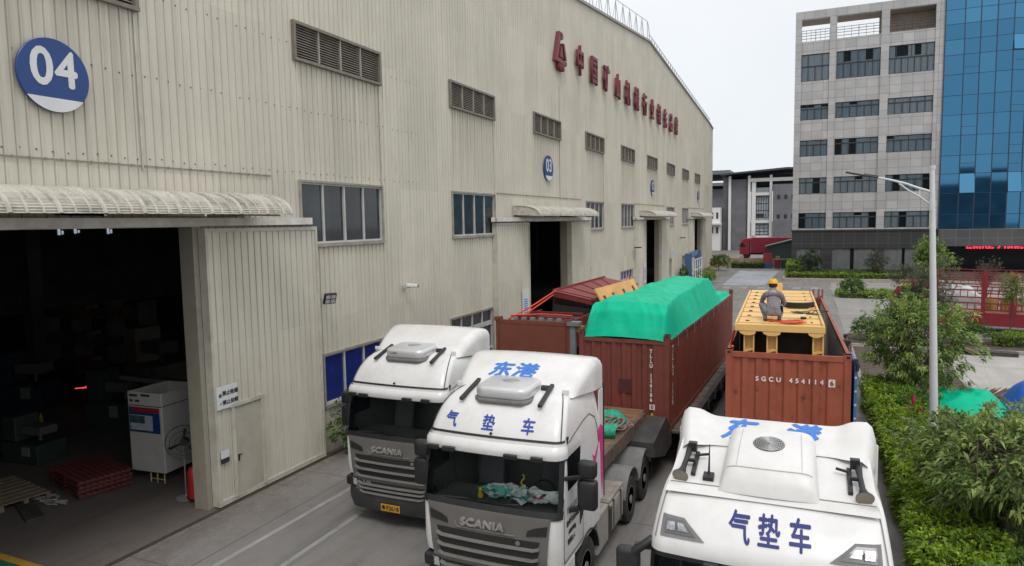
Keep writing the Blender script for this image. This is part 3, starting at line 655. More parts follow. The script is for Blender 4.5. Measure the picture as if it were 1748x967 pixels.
# ------------------------------------------------------------------ inside the open gate
t = thing('metal_cabinet', 'tall off white sheet metal enclosure with a blue and red poster, open on top', 'cabinet', (-15.85, 12.85, 0), math.radians(4))
mb = MB(); hx, hy = .56, .66
for a in (0,):
    mb.box(-hx, hx, -hy, -hy+.03, .25, 2.36); mb.box(-hx, hx, hy-.03, hy, .25, 2.36); mb.box(-hx, -hx+.03, -hy+.03, hy-.03, .25, 2.36); mb.box(hx-.03, hx, -hy+.03, hy-.03, .25, 2.36); mb.box(-hx+.03, hx-.03, -hy+.03, hy-.03, .25, .28)
mb.build('shell', pm('enclosure paint', (.54, .52, .49), .4, var=.06), t, bevel=.02)
mb = MB(); mb.box(hx, hx+.006, -hy, hy, 2.0, 2.02); mb.box(-hx, hx, -hy-.006, -hy, 2.0, 2.02); mb.build('seam', M['black'], t)
mb = MB(); mb.box(-.53, .5, -hy-.012, -hy-.008, 1.3, 1.97, 0); mb.box(-.44, .5, -hy-.015, -hy-.012, 1.84, 1.96, 1); mb.box(-.5, .26, -hy-.015, -hy-.012, 1.36, 1.76, 2); mb.box(-.5, .0, -hy-.018, -hy-.015, 1.54, 1.74, 3)
mb.build('poster', [M['signblue'], pm('poster red', (.35, .02, .03), .4), pm('poster pale', (.42, .45, .5), .5, var=.2, scale=9), pm('poster picture', (.05, .1, .09), .5, var=.6, scale=6)], t)
mb = MB()
for i, (a, b, c_) in enumerate(((-.5, 2.24, .28), (-.5, 2.1, .12), (-.3, 2.1, .14), (-.1, 2.26, .3))): mb.box(a, a+c_, -hy-.01, -hy-.005, b, b+.06)
mb.build('lettering', M['ink'], t)
mb = MB()
for x in (.32, .56, .1):
    mb.tube([(x, -hy-.02, 0), (x, -hy-.02, .24)], .018, 6)
mb.tube([(.1, -hy-.02, .1), (.56, -hy-.02, .1)], .015, 6); mb.build('stand', pm('dull yellow steel', (.5, .4, .18), .6), t)
t = thing('pedestal_fan', 'industrial pedestal fan with three dark blades in front of the white enclosure', 'fan', (-13.93, 11.73, 0), math.radians(38))
mb = MB(); mb.lathe([(.0, 0), (.24, 0), (.24, .03), (.05, .06), (.022, .1), (.018, 1.3), (0, 1.3)], 16); mb.build('stand', pm('fan steel', (.3, .3, .3), .4, metal=.5), t)
mb = MB(); mb.lathe([(0, .05), (.09, .05), (.1, .2), (.06, .28), (0, .28)], 14, (0, 0, 1.38), 'y'); mb.build('motor', M['black'], t)
mb = MB()
for k in range(3):
    a = math.radians(80+120*k); r0, r1 = .07, .36
    mb.poly([(r0*math.cos(a-.3), .02, 1.38+r0*math.sin(a-.3)), (r1*math.cos(a-.13), -.03, 1.38+r1*math.sin(a-.13)), (r1*math.cos(a+.13), .04, 1.38+r1*math.sin(a+.13)), (r0*math.cos(a+.3), .04, 1.38+r0*math.sin(a+.3))])
mb.build('blades', M['black'], t, fix=False)
mb = MB()
for r, yy in ((.42, .0), (.42, .1), (.3, -.05), (.18, -.07)):
    mb.tube([(r*math.cos(a), yy, 1.38+r*math.sin(a)) for a in np.linspace(0, 2*PI, 37)], .006, 4, cap=False)
for k in range(24):
    a = 2*PI*k/24; mb.tube([(.08*math.cos(a), -.08, 1.38+.08*math.sin(a)), (.3*math.cos(a), -.05, 1.38+.3*math.sin(a)), (.42*math.cos(a), 0, 1.38+.42*math.sin(a))], .003, 3, cap=False)
mb.build('guard', M['black'], t, fix=False)
t = thing('fire_extinguisher', 'red fire extinguisher trolley on the floor just inside the gate jamb', 'extinguisher', (-13.5, 11.62, 0))
mb = MB(); mb.lathe([(0, .12), (.14, .12), (.15, .2), (.15, .75), (.1, .86), (.03, .9), (0, .9)], 16); mb.build('cylinder', pm('extinguisher red', (.4, .015, .02), .35), t, smooth=40)
mb = MB(); mb.tube([(.0, .0, .9), (.1, .0, 1.0), (.18, .05, .8), (.17, .08, .3)], .018, 6); mb.build('hose', M['black'], t)
for s in (-1, 1):
    mb = MB(); mb.lathe([(0, -.03), (.12, -.03), (.12, .03), (0, .03)], 14, (s*.2, .05, .125), 'x'); mb.build('wheel', pm('red wheel', (.2, .02, .02), .6), t)
t = thing('stacked_red_panels', 'stack of dark red slatted steel panels on the workshop floor', 'panels', (-17.0, 11.45, 0), math.radians(-14))
for j in range(4):
    mb = MB(); z = .05+j*.11; o_ = random.uniform(-.04, .04)
    for i in range(9): mb.box(-.95+o_, .95+o_, -.62+i*.142, -.62+i*.142+.1, z+.04, z+.08)
    for x in (-.85, 0, .8): mb.box(x+o_, x+.07+o_, -.62, .62, z-.02, z+.04)
    mb.build('panel', pm('dull red steel', (.17, .04, .04), .55, var=.2, dirt=(.1, .06, .05), dirt_amt=.5), t)
t = thing('wooden_pallet', 'old wooden pallet left of the red panels inside the gate', 'pallet', (-18.3, 10.15, 0), math.radians(-10))
mb = MB()
for i in range(8): mb.box(-1.1+i*.28, -.9+i*.28, -.55, .55, .14, .17)
for y in (-.55, -.04, .45): mb.box(-1.1, 1.1, y, y+.1, .0, .14)
mb.build('boards', pm('grey pallet wood', (.2, .15, .1), .8, var=.3, scale=5, stretch=(3, 1, 1)), t)
mb = MB(); mb.box(-.7, .7, -.18, .18, .02, .06)
tag(mb.build('steel_plate', M['chassis'], None, (-16.75, 9.75, 0), rot=(0, 0, math.radians(-22))), 'dark loose steel plate lying on the workshop floor', 'plate')
mb = MB(); random.seed(8)
for k in range(7):
    p = [(-17.4+random.uniform(-.1, .1)+.13*i, 10.2+.06*k*random.uniform(.3, 1)+.07*math.sin(i*.8+k), .03+.03*random.random()) for i in range(9)]; mb.tube(p, .012, 5)
tag(mb.build('loose_cable', pm('pale cable', (.4, .38, .35), .6)), 'loose pale cables lying by the wooden pallet', 'cable')
t = thing('gas_bottle', 'slim yellow gas bottle deep inside the dark workshop', 'bottle', (-23.6, 14.34, 0)); mb = MB(); mb.lathe([(0, 0), (.06, 0), (.06, .36), (.03, .42), (.02, .48), (0, .48)], 12); mb.build('body', pm('bottle yellow', (.6, .4, .05), .5), t, smooth=40)
mb = MB(); random.seed(4)
for k in range(9): a_ = random.uniform(0, .5); mb.tube([(-24.0-a_, 16.75-a_*.5, .85-a_*.1), (-24.0-a_-random.uniform(.05, .4), 16.75-a_*.5-random.uniform(.05, .25), .85-a_*.1+random.uniform(-.06, .03))], .008, 4)
tag(mb.build('welding_sparks', emit('spark', (1.0, .12, .05), 1.2)), 'orange grinding sparks glowing in the dark workshop', 'sparks')
t = thing('steel_beam', 'long steel beam lying across trestles behind the white enclosure', 'beam', (-18.5, 15.5, 0)); mb = MB(); mb.box(-2.5, 3.2, -.15, .15, 1.6, 1.75); mb.build('flange', M['fender'], t); mb = MB(); [mb.box(x, x+.12, -.12, .12, 0, 1.6) for x in (-2, 2.6)]; mb.build('trestle', M['chassis'], t)
# windows at the far side of the hall, their daylight painted as glowing slits
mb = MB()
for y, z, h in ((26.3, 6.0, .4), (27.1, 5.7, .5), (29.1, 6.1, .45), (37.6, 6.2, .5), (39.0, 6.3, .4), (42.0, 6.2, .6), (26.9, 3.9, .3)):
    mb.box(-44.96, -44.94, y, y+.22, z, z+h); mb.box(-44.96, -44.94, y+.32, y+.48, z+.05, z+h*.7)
mb.build('window_glow_slit', emit('daylight slit', (.8, .9, 1), .4), fac)
# machinery standing in the dim hall
def shop_machine(x, y, w_, d, h, rz, col, label, seed):
    rs = random.Random(seed); t = thing('workshop_machine', label, 'machine', (x, y, 0), rz)
    mb = MB(); mb.box(-w_/2, w_/2, -d/2, d/2, 0, h*.45); mb.box(-w_/2, -w_*.15, -d*.4, d*.4, h*.45, h); mb.build('body', col, t, bevel=.03)
    mb = MB(); mb.box(-w_*.1, w_*.45, -d*.3, d*.3, h*.62, h*.8); mb.tube([(w_*.2, 0, h*.45), (w_*.2, 0, h*.62)], .06, 8); mb.build('head', pm('machine grey', (.10, .10, .10), .5), t, bevel=.02)
    mb = MB(); mb.box(w_*.1, w_*.3, -d/2-.03, -d/2, h*.2, h*.4); mb.build('panel', pm('dull plate', (.2, .2, .2), .6), t)
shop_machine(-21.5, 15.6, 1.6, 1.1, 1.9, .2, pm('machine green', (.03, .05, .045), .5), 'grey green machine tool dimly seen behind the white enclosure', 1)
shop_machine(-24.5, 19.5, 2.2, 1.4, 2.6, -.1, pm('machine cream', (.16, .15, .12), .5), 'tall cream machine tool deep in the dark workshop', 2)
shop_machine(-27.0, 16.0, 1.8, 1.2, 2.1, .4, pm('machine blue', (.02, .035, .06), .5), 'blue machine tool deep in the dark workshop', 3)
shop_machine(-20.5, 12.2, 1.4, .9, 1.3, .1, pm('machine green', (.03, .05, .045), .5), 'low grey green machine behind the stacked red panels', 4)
t = thing('storage_rack', 'dim steel storage rack against the back of the workshop hall', 'rack', (-30, 21, 0), .1)
for z in (.2, 1.4, 2.6):
    mb = MB(); mb.box(-3, 3, -.5, .5, z, z+.08); [mb.box(-2.8+k*.95, -2.1+k*.95, -.35, .35, z+.08, z+.3+.12*((k*3) % 4)) for k in range(6)]; mb.build('shelf', pm('rack orange', (.13, .08, .05), .6, var=.5, scale=2), t)
for x in (-3, -1, 1, 2.9): mb = MB(); mb.box(x, x+.1, -.5, .5, 0, 3.4); mb.build('upright', M['chassis'], t)
# screw rows on the nearest cladding
for z in (8.05, 9.75, 11.45):
    mb = MB()
    for i in range(70):
        y = 1+.29*i+.1
        if not any(o[0]-.1 < y < o[1]+.1 and o[2]-.1 < z < o[3]+.1 for o in OPEN): mb.box(0, .014, y-.013, y+.013, z-.013+.02*math.sin(i*5.), z+.013+.02*math.sin(i*5.))
    o_ = mb.build('screw_row', pm('screw head', (.12, .1, .085), .6), fac, fix=False); o_['kind'] = 'stuff'
# blue and white steel racks by gate 02
rk = thing('steel_rack', 'blue and white steel frame rack standing by the wall between gates 02 and 01', 'rack', (-11.3, 77.0, 0))
mb = MB()
for i in range(5): mb.box(-.05, .05, -3.0+i*1.5, -2.9+i*1.5, 0, 2.3)
for z in (.05, 1.1, 2.2): mb.box(-.04, .04, -3, 3.1, z, z+.1)
mb.build('white_frame', M['whiteplain'], rk)
mb = MB(); mb.box(-.8, -.1, -3.4, -3.25, 0, 3.0); mb.box(-.8, -.1, 3.1, 3.25, 0, 3.0)
for i in range(6): mb.beam((-.4, -3+i, 2.5), (-.4, -2.4+i, 3.1), .12, .12)
mb.build('blue_frame', pm('rack blue', (.06, .12, .24), .5), rk)
# ================================================================== TRUCKS (local: front face at y=0, centre x=0, ground z=0, rear +y)
M['wscreen'] = glassmat('windscreen glass', (0.93, 0.98, 0.95), 0.03)
M['sideglass'] = glassmat('side glass', (0.35, 0.4, 0.4), 0.25)
def interp(tab, z):
    if z <= tab[0][0]: return tab[0][1:]
    for a, b in zip(tab[:-1], tab[1:]):
        if z <= b[0]:
            t = (z-a[0])/(b[0]-a[0]); return tuple(p*(1-t)+q*t for p, q in zip(a[1:], b[1:]))
    return tab[-1][1:]
class Cab:
    """cab skin as stacked rounded plan outlines: table rows z -> (front y, half width, back y)"""
    def __init__(s, tab, rc, bow, side_y, nf=10, na=5): s.tab, s.rc, s.bow, s.side_y, s.nf, s.na = tab, rc, bow, side_y, nf, na
    def ring(s, z, off=0.0):
        yf, hx, yb = interp(s.tab, z); yf -= off; hx += off; rc, bow = s.rc, s.bow; P = []
        left = [(-hx, yb)] + [(-hx, y) for y in s.side_y]
        arc = [(-hx+rc-rc*math.cos(a), yf+rc-rc*math.sin(a)) for a in np.linspace(0, PI/2, s.na+1)]
        fr = [(-hx+rc+(2*hx-2*rc)*i/s.nf, yf) for i in range(1, s.nf)]
        half = left+arc
        P = half+fr+[(-x, y) for x, y in reversed(half)]
        P = [(x, y+(bow*(x/hx)**2 if y < 0.9+yf else 0)) for x, y in P]
        lim = P[len(left)][1]
        out = []
        for i, (x, y) in enumerate(P):
            if i < len(left) or i >= len(P)-len(left): y = max(y, lim+0.01) if y < lim+.01 else y
            out.append((x, y, z))
        return out
    def strip(s, path_z0, path_z1): pass
def wheel(name, parent, x, y, r=0.5, wdt=0.32, side=1, dual=False):
    """tyre with tread shoulders and a dished rim; axis along x, outer face towards side"""
    h = wdt/2; mb = MB()
    mb.lathe([(r*.56, -h*.9), (r*.8, -h), (r*.95, -h*.96), (r, -h*.8), (r, h*.8), (r*.95, h*.96), (r*.8, h), (r*.56, h*.9)], 36, axis='x')
    w_ = mb.build(name, M['rubber'], parent, (x, y, r), smooth=35)
    mb = MB(); s = side; d = -0.05 if dual else 0.0
    mb.lathe([(r*.58, s*h*.9), (r*.55, s*h*.92), (r*.52, s*(h*.55+d)), (r*.36, s*(h*.42+d)), (r*.34, s*(h*.6+d)), (r*.2, s*(h*.7+d)), (r*.19, s*(h*1.0)), (r*.1, s*(h*1.08)), (0, s*(h*1.08))], 30, axis='x')
    for k in range(10):
        a = 2*PI*k/10; mb.lathe([(0, s*(h*.62+d)), (.018, s*(h*.62+d)), (.016, s*(h*.42+d))], 6, (0, r*.27*math.cos(a), r*.27*math.sin(a)), 'x')
    mb.build('rim', M['rim'], w_, smooth=35); return w_
def fender(parent, y, r, x0, x1, z0=0.5, a0=-8, a1=188, mat=None, t=0.03):
    mb = MB(); n = 18
    for ra, rb in ((r, r+t),):
        arc = [(math.radians(a0)+(math.radians(a1-a0))*i/n) for i in range(n+1)]
        poly = [((r+t)*math.cos(a), (r+t)*math.sin(a)) for a in arc]+[(r*math.cos(a), r*math.sin(a)) for a in reversed(arc)]
        b = len(mb.v)
        for xx in (x0, x1): mb.v += [(xx, y-u, z0+v) for u, v in poly]
        k = len(poly)
        for i in range(n):
            mb.face((b+i, b+i+1, b+k+i+1, b+k+i)); mb.face((b+k-1-i, b+k-2-i, b+2*k-2-i, b+2*k-1-i))
            for q in (0, k): mb.face((b+q+i, b+q+i+1, b+q+k-2-i, b+q+k-1-i))
        mb.face((b, b+k, b+2*k-1, b+k-1)); mb.face((b+n, b+k+n, b+k+n+1, b+n+1))
    return mb.build('mudguard', mat or M['fender'], parent, smooth=40)
def tractor_chassis(root, back=7.0):
    mb = MB()
    for s in (-1, 1): mb.box(s*.42-.05, s*.42+.05, .9, back, .78, 1.05)
    for y in (2.4, 3.6, 4.9, 6.0): mb.box(-.37, .37, y, y+.12, .82, 1.0)
    mb.box(-.55, .55, 5.0, 5.9, 1.07, 1.16); mb.build('chassis_frame', M['chassis'], root)
    for s in (1, -1):
        wheel('front_wheel', root, s*1.06, 1.5, .52, .32, s)
        fender(root, 1.5, .62, s*.82 if s > 0 else -1.262, 1.262 if s > 0 else s*.82, .55, 8, 172, M['black'])
        for y in (4.75, 6.1):
            wheel('rear_wheel', root, s*1.06, y, .5, .33, s, True); wheel('rear_wheel', root, s*.70, y, .5, .3, s, True)
            fender(root, y, .6, s*.56 if s > 0 else -1.25, 1.25 if s > 0 else s*.56, .58, 12, 168)
        mb = MB(); mb.box(s*1.25-.02 if s > 0 else -1.25, 1.25 if s > 0 else -1.23, 6.74, 6.76, .25, .66); mb.build('mud_flap', M['rubber'], root)
        # fuel tank and side boxes with steps and straps
        mb = MB(); x0, x1 = (.62, 1.22) if s > 0 else (-1.22, -.62)
        mb.box(x0, x1, 2.95, 4.1, .42, 1.05); mb.build('fuel_tank', M['tankgrey'], root, bevel=.06, segs=3, smooth=40)
        mb = MB(); mb.box(x0, x1+.01*s, 2.15, 2.9, .4, 1.14); mb.build('battery_box', M['tankgrey'], root, bevel=.04)
        mb = MB()
        for y in (2.9, 3.25, 3.8): mb.box(x0-.012, x1+.012, y+.02, y+.07, .405, 1.065)
        for y in (2.95, 3.05): mb.tube([(s*1.235, y, .45), (s*1.245, y, 1.0), (s*.9, y, 1.1)], .018, 6)
        mb.build('tank_strap', M['chassis'], root)
        mb = MB(); mb.box(x0+.05, x1-.02, 3.0, 4.15, 1.065, 1.10); mb.box(x0+.05, x1-.1, 3.1, 3.9, 1.10, 1.112); mb.build('catwalk', pm('dusty tread plate', (.27, .235, .2), .7, var=.25, scale=6, dirt=(.17, .12, .08), dirt_amt=.6), root)
        mb = MB(); mb.box(x0+.02, x1-.005, .9+.0, 2.1, 1.0, 1.29) if False else None
def cab_skin(root, cab, zs, ws, side_win, mats, side_idx, ws_arc=3, dark_arc=True):
    """builds body shell with openings, glazing parts"""
    R = [cab.ring(z) for z in zs]; n = len(R[0]); nl = 1+len(cab.side_y)
    f0, f1 = nl, n-nl-1                               # first corner vertex .. last corner vertex
    body, glass, sl, sr = MB(), MB(), MB(), MB(); b = [len(body.v)]
    for mb in (body, glass, sl, sr): mb.v = [p for r in R for p in r]
    for j in range(len(R)-1):
        zm = (zs[j]+zs[j+1])/2
        for i in range(n-1):
            idx = (j*n+i, j*n+i+1, (j+1)*n+i+1, (j+1)*n+i)
            front = f0+ws_arc <= i < f1-ws_arc
            if ws[0] < zm < ws[1] and front: glass.face(idx); continue
            if side_win[0] < zm < side_win[1] and i == side_idx: sl.face(idx); continue
            if side_win[0] < zm < side_win[1] and i == n-2-side_idx: sr.face(idx); continue
            mi = 0
            if ws[0]-.08 < zm < ws[1]+.05 and (f0+1 <= i < f1-1) and dark_arc: mi = 1
            body.face(idx, mi)
        body.face((j*n+n-1, j*n, (j+1)*n, (j+1)*n+n-1))
    t = (len(R)-1)*n; yb = R[-1][0][1]
    body.face(range(t, t+n))
    sh = body.build('cab_body', mats, root, smooth=38)
    for nm, mb, mt in (('windscreen', glass, M['wscreen']), ('side_window', sl, M['sideglass']), ('side_window', sr, M['sideglass'])):
        if mb.f: mb.build(nm, mt, root, smooth=30)
    return sh
def interior(root, zd=1.98):
    mb = MB(); mb.box(-1.12, 1.12, .32, .95, zd-.42, zd, 0); mb.box(-1.14, 1.14, 2.08, 2.16, 1.3, 3.0); mb.box(-1.14, 1.14, .3, 2.1, 1.28, 1.34)
    mb.build('dashboard', pm('dash plastic', (.13, .13, .125), .6), root, bevel=.05)
    for s in (-1, 1):
        mb = MB(); mb.box(s*.62-.26, s*.62+.26, 1.05, 1.6, 1.6, 1.8); mb.obox((s*.62, 1.62, 2.15), (.5, .16, .8), Matrix.Rotation(-.2, 3, 'X')); mb.box(s*.62-.14, s*.62+.14, 1.68, 1.76, 2.5, 2.75)
        mb.build('seat', pm('seat cloth', (.12, .12, .125), .8), root, bevel=.04)
    mb = MB(); mb.tube([(.62+.22*math.cos(a), .98+.08*math.sin(a), 1.98+.2*math.sin(a)) for a in np.linspace(0, 2*PI, 25)], .018, 6, cap=False); mb.beam((.62, .98, 1.98), (.62, .85, 1.8), .06, .06); mb.build('steering_wheel', M['black'], root)
def mirror(root, s, y=.62, ztop=2.76):
    for a_ in (((s*1.2, .3, 2.55), (s*1.5, y, 2.52), .05, .07), ((s*1.22, .5, 1.96), (s*1.48, y, 2.02), .06, .09)):
        mb = MB(); mb.beam(*a_); mb.build('mirror_arm', M['black'], root, bevel=.015)
    mb = MB(); mb.box(min(s*1.36, s*1.68), max(s*1.36, s*1.68), y-.1, y+.1, 1.98, 2.47); mb.box(min(s*1.37, s*1.67), max(s*1.37, s*1.67), y-.1, y+.1, 2.5, ztop+.02); mb.build('mirror', M['black'], root, bevel=.06, segs=3, smooth=40)
TABR = [(1.10, 0.03, 1.235, 2.25), (1.3, 0.0, 1.25, 2.25), (1.97, 0.0, 1.25, 2.25), (2.05, .03, 1.25, 2.25), (2.3, .07, 1.25, 2.25), (2.55, .12, 1.245, 2.25), (2.84, .19, 1.235, 2.25),
        (3.02, .22, 1.225, 2.25), (3.1, .245, 1.215, 2.25), (3.18, .285, 1.205, 2.25), (3.28, .35, 1.19, 2.25), (3.4, .45, 1.165, 2.25), (3.5, .56, 1.135, 2.25), (3.58, .68, 1.10, 2.25), (3.65, .84, 1.05, 2.25), (3.70, 1.02, .98, 2.25), (3.73, 1.25, .88, 2.25)]
def truck_r(name, label, loc, lettered, plate):
    root = thing(name, label, 'truck', loc, 0, 'white air cushion tractor trucks')
    cab = Cab(TABR, .17, .07, [1.14, 1.08, .36])
    zs = [t[0] for t in TABR]
    sh = cab_skin(root, cab, zs, (2.05, 2.84), (2.3, 3.02), [M['white'], M['black']], 2)
    bvh = bvh_of(sh)
    # lower door skins and step panel in front of / behind the wheel arch
    for s in (-1, 1):
        mb = MB(); a, b_ = (1.2, 1.245) if s > 0 else (-1.245, -1.2)
        mb.box(a, b_, .3, .78, .62, 1.12); mb.build('step_panel', M['white'], root, bevel=.02)
        mb = MB(); a, b_ = (.9, 1.24) if s > 0 else (-1.24, -.9); mb.box(a, b_, .3, .8, .4, .6); mb.box(a, b_, .84, .86, .42, 1.1); mb.build('step', M['black'], root, bevel=.02)
        mb = MB(); xx = s*1.252        # door shut lines, handle
        for y in (.23, 1.2): mb.box(min(xx-.004, xx+.001), max(xx-.004, xx+.001), y, y+.012, 1.2, 2.26)
        mb.box(min(xx-.004, xx+.001), max(xx-.004, xx+.001), .242, 1.2, 1.19, 1.202); mb.build('door_seam', M['ink'], root, fix=False)
        mb = MB(); fnp = lambda u, v, h: (s*(1.25+h), u, v); mb.prism([(1.02, 1.52), (1.2, 1.66), (1.2, 1.86), (1.13, 1.9), (1.05, 1.82)], fnp, 0, .012); mb.build('door_handle', M['black'], root)
        # curved seam on the high roof side
        mirror(root, s)
    # sun visor wrapping round the front
    mb = MB(); rp = cab.ring(2.95); nl = 3; path = [p for p in rp[nl-1:len(rp)-nl+1]]
    prof = [(.01, 2.90), (.115, 2.86), (.135, 2.92), (.12, 2.99), (.02, 3.06)]
    b = 0
    for (x, y, z) in path:
        nx, ny = (x/1.2, 0) if abs(x) > 1.2 else ((math.copysign((abs(x)-1.05)/.17, x) if abs(x) > 1.05 else 0), -1)
        l_ = math.hypot(nx, ny); nx, ny = nx/l_, ny/l_; fo = 1-.85*min(1, max(0, (y-.16)/.3))
        for o_, zz in prof: mb.v.append((x+nx*(o_*fo+.006), y+ny*(o_*fo+.006), zz))
    k = len(prof)
    for i in range(len(path)-1):
        for j in range(k-1): mb.face((i*k+j, (i+1)*k+j, (i+1)*k+j+1, i*k+j+1))
        mb.face((i*k, i*k+k-1, (i+1)*k+k-1, (i+1)*k))
    mb.face(range(k)); mb.face(range((len(path)-1)*k, len(path)*k)); mb.build('sun_visor', M['white'], root, smooth=50)
    mb = MB()
    for x in (-1.0, -.70, .42, .86):
        mb = MB()
        w_ = .1 if abs(x) > .8 else .115; yy = .245+.07*(x/1.25)**2-.205+(.05 if abs(x) > 1 else 0)
        mb.obox((x, yy, 2.895), (w_*2, .06, .075), Matrix.Rotation(.15, 3, 'X'))
        mb.build('marker_light', M['black'], root, bevel=.01)
    # black band under the visor, rubber seam at the foot of the high roof
    for nm, z0, z1, off, mt in (('visor_black_band', 2.82, 2.90, .012, 'black'), ('roof_seam', 3.10, 3.135, .010, 'black')):
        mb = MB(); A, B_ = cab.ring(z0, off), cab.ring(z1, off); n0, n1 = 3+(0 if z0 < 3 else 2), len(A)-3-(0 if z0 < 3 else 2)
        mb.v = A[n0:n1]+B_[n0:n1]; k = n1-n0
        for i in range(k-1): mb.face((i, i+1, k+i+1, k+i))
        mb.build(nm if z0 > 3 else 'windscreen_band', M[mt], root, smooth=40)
    # side seams curving up the roof shoulder
    for s in (-1, 1):
        pts = []; mb = MB()
        for z in np.linspace(3.1, 3.72, 14):
            yf, hx, yb = interp(TABR, z); q = .17*(1-math.cos(PI/4)); pts.append((s*(hx-q+.006), yf+q+.052, z+.002))
        mb.tube(pts, .009, 5)
        mb.tube([(s*1.236, .5+.02*i*i*.3, 3.0+.05*i-.004*i*i) if False else (s*(interp(TABR, z)[1]+.004), y, z) for i, (y, z) in enumerate(((.45, 3.03), (.9, 3.12), (1.4, 3.2), (1.75, 3.22), (2.0, 3.1), (2.12, 2.9), (2.16, 2.6)))], .008, 5)
        mb.build('shoulder_seam', M['ink'], root)
    # grille
    mb = MB()
    def half(z): return np.interp(z, [.72, .95, 1.1, 1.6, 1.97], [.92, .99, 1.02, 1.06, 1.10])
    def gf(u, v):
        z = .72+1.26*v; x = (2*u-1)*half(z); yf = interp(TABR, max(z, 1.1))[0]+.07*(x/1.25)**2+(0 if abs(x) < 1.08 else .005)
        return (x, yf-.028-(.015 if z < 1.08 else 0), z)
    mb.grid(gf, 24, 30); mb.grid(lambda u, v: Vector(gf(u, v))+Vector((0, .06, 0)), 24, 2, skip=lambda i, j: True) if False else None
    gr = mb.build('grille', M['grey'], root, smooth=60, fix=False)
    def yfront(x, z): return interp(TABR, max(z, 1.1))[0]+.07*(x/1.25)**2-.03-(.015 if z < 1.08 else 0)
    for i, (z, hh) in enumerate(((1.53, .115), (1.36, .115), (1.19, .115), (.985, .05), (.90, .055), (.80, .055))):
        hw = half(z)-.17
        mb = MB(); mb.grid(lambda u, v: ((2*u-1)*(hw+.04*(v)), yfront((2*u-1)*hw, z)-.004, z-hh/2+hh*v), 16, 1); mb.build('grille_opening', M['mesh'], gr, fix=False)
        mb = MB(); pts = [((2*u-1)*(hw+.03), yfront((2*u-1)*hw, z)-.03-.0*abs(u), z-hh/2-.018+(.035 if abs(2*u-1) > .93 else 0)) for u in np.linspace(0, 1, 21)]
        for p, q in zip(pts[:-1], pts[1:]): mb.beam(p, q, .05, .035)
        mb.build('grille_slat', M['slat'], gr, smooth=50)
    for s in (-1, 1):
        mb = MB(); fnp = lambda u, v, h: (s*u, yfront(u, v)-h, v); mb.prism([(.70, 1.66), (1.03, 1.70), (1.05, 1.86), (.82, 1.80), (.72, 1.75)], fnp, .0, .012); mb.build('side_intake', M['mesh'], gr)
        mb = MB(); mb.box(min(s*.86, s*1.2), max(s*.86, s*1.2), .0, .3, .84, 1.06)
        b0 = mb.build('headlight_housing', M['black'], root, bevel=.05, segs=3)
        mb = MB()
        mb.prism([(.88, .88), (1.16, .88), (1.19, .95), (1.16, 1.03), (.9, 1.02)], lambda u, v, h: (s*u, .0-h+.5*max(0, u-1.0)**1.5, v), -.02, .012)
        mb.build('headlight', pm('lamp glass', (.55, .57, .58), .12, metal=.4), root)
    mb = MB(); mb.beam((-.52, yfront(0, 1.64)-.01, 1.645), (.5, yfront(0, 1.64)-.01, 1.645), .02, .015); mb.beam((-.56, yfront(0, 1.7)-.008, 1.73), (-.52, yfront(0, 1.64)-.008, 1.645), .015, .015); mb.build('badge_ledge', M['slat'], gr)
    text_flat('maker_letters', 'SCANIA', .165, (-.06, yfront(0, 1.75)-.012, 1.745), (1.28, 0, 0), (0, .02, 1), pm('badge metal', (.34, .325, .305), .4, metal=.2), gr, depth=.012, bold=.009, spacing=1.06)
    mb = MB(); mb.lathe([(0, -.012), (.035, -.012), (.04, 0), (0, 0)], 16, (.56, yfront(.56, 1.5)-.015, 1.53), 'y'); mb.build('round_badge', M['fender'], gr)
    # bumper
    mb = MB(); A = Cab([(0, .0, 1.24, .9)], .25, .08, [.85, .6]); bA, bB = A.ring(.34), A.ring(.86)
    mb.v = [(x*.97, y+.03, .34) for x, y, z in bA]+[(x, y-.03, .55) for x, y, z in bA]+[(x, y-.04, .70) for x, y, z in bB]+[(x*.99, y, .86) for x, y, z in bB]; k = len(bA)
    for j in range(3):
        for i in range(k-1): mb.face((j*k+i, j*k+i+1, (j+1)*k+i+1, (j+1)*k+i))
        mb.face((j*k+k-1, j*k, (j+1)*k, (j+1)*k+k-1))
    mb.face(range(k)); mb.face(range(3*k, 4*k)); mb.build('bumper', pm('bumper plastic', (.04, .041, .043), .5, var=.2, dirt=(.12, .11, .1), dirt_amt=.3), root, smooth=50)
    if plate:
        mb = MB(); mb.box(-.24, .24, -.075, -.05, .42, .57); pl = mb.build('number_plate', pm('plate yellow', (.62, .30, .02), .4), root, bevel=.004)
        text_flat('plate_text', '粤B·' if False else '粤', .1, (-.17, -.078, .495), (1, 0, 0), (0, 0, 1), M['ink'], pl, bold=.004); text_flat('plate_text', 'F2618', .13, (.06, -.078, .495), (1, 0, 0), (0, 0, 1), M['ink'], pl, bold=.004)
        text_flat('model_letters', 'R 440', .09, (-.62, yfront(.62, .98)-.012, .985), (1, -.05, 0), (0, 0, 1), M['slat'], gr, bold=.004)
    # roof air deflector with side wings
    mb = MB(); NU, NV = 26, 16
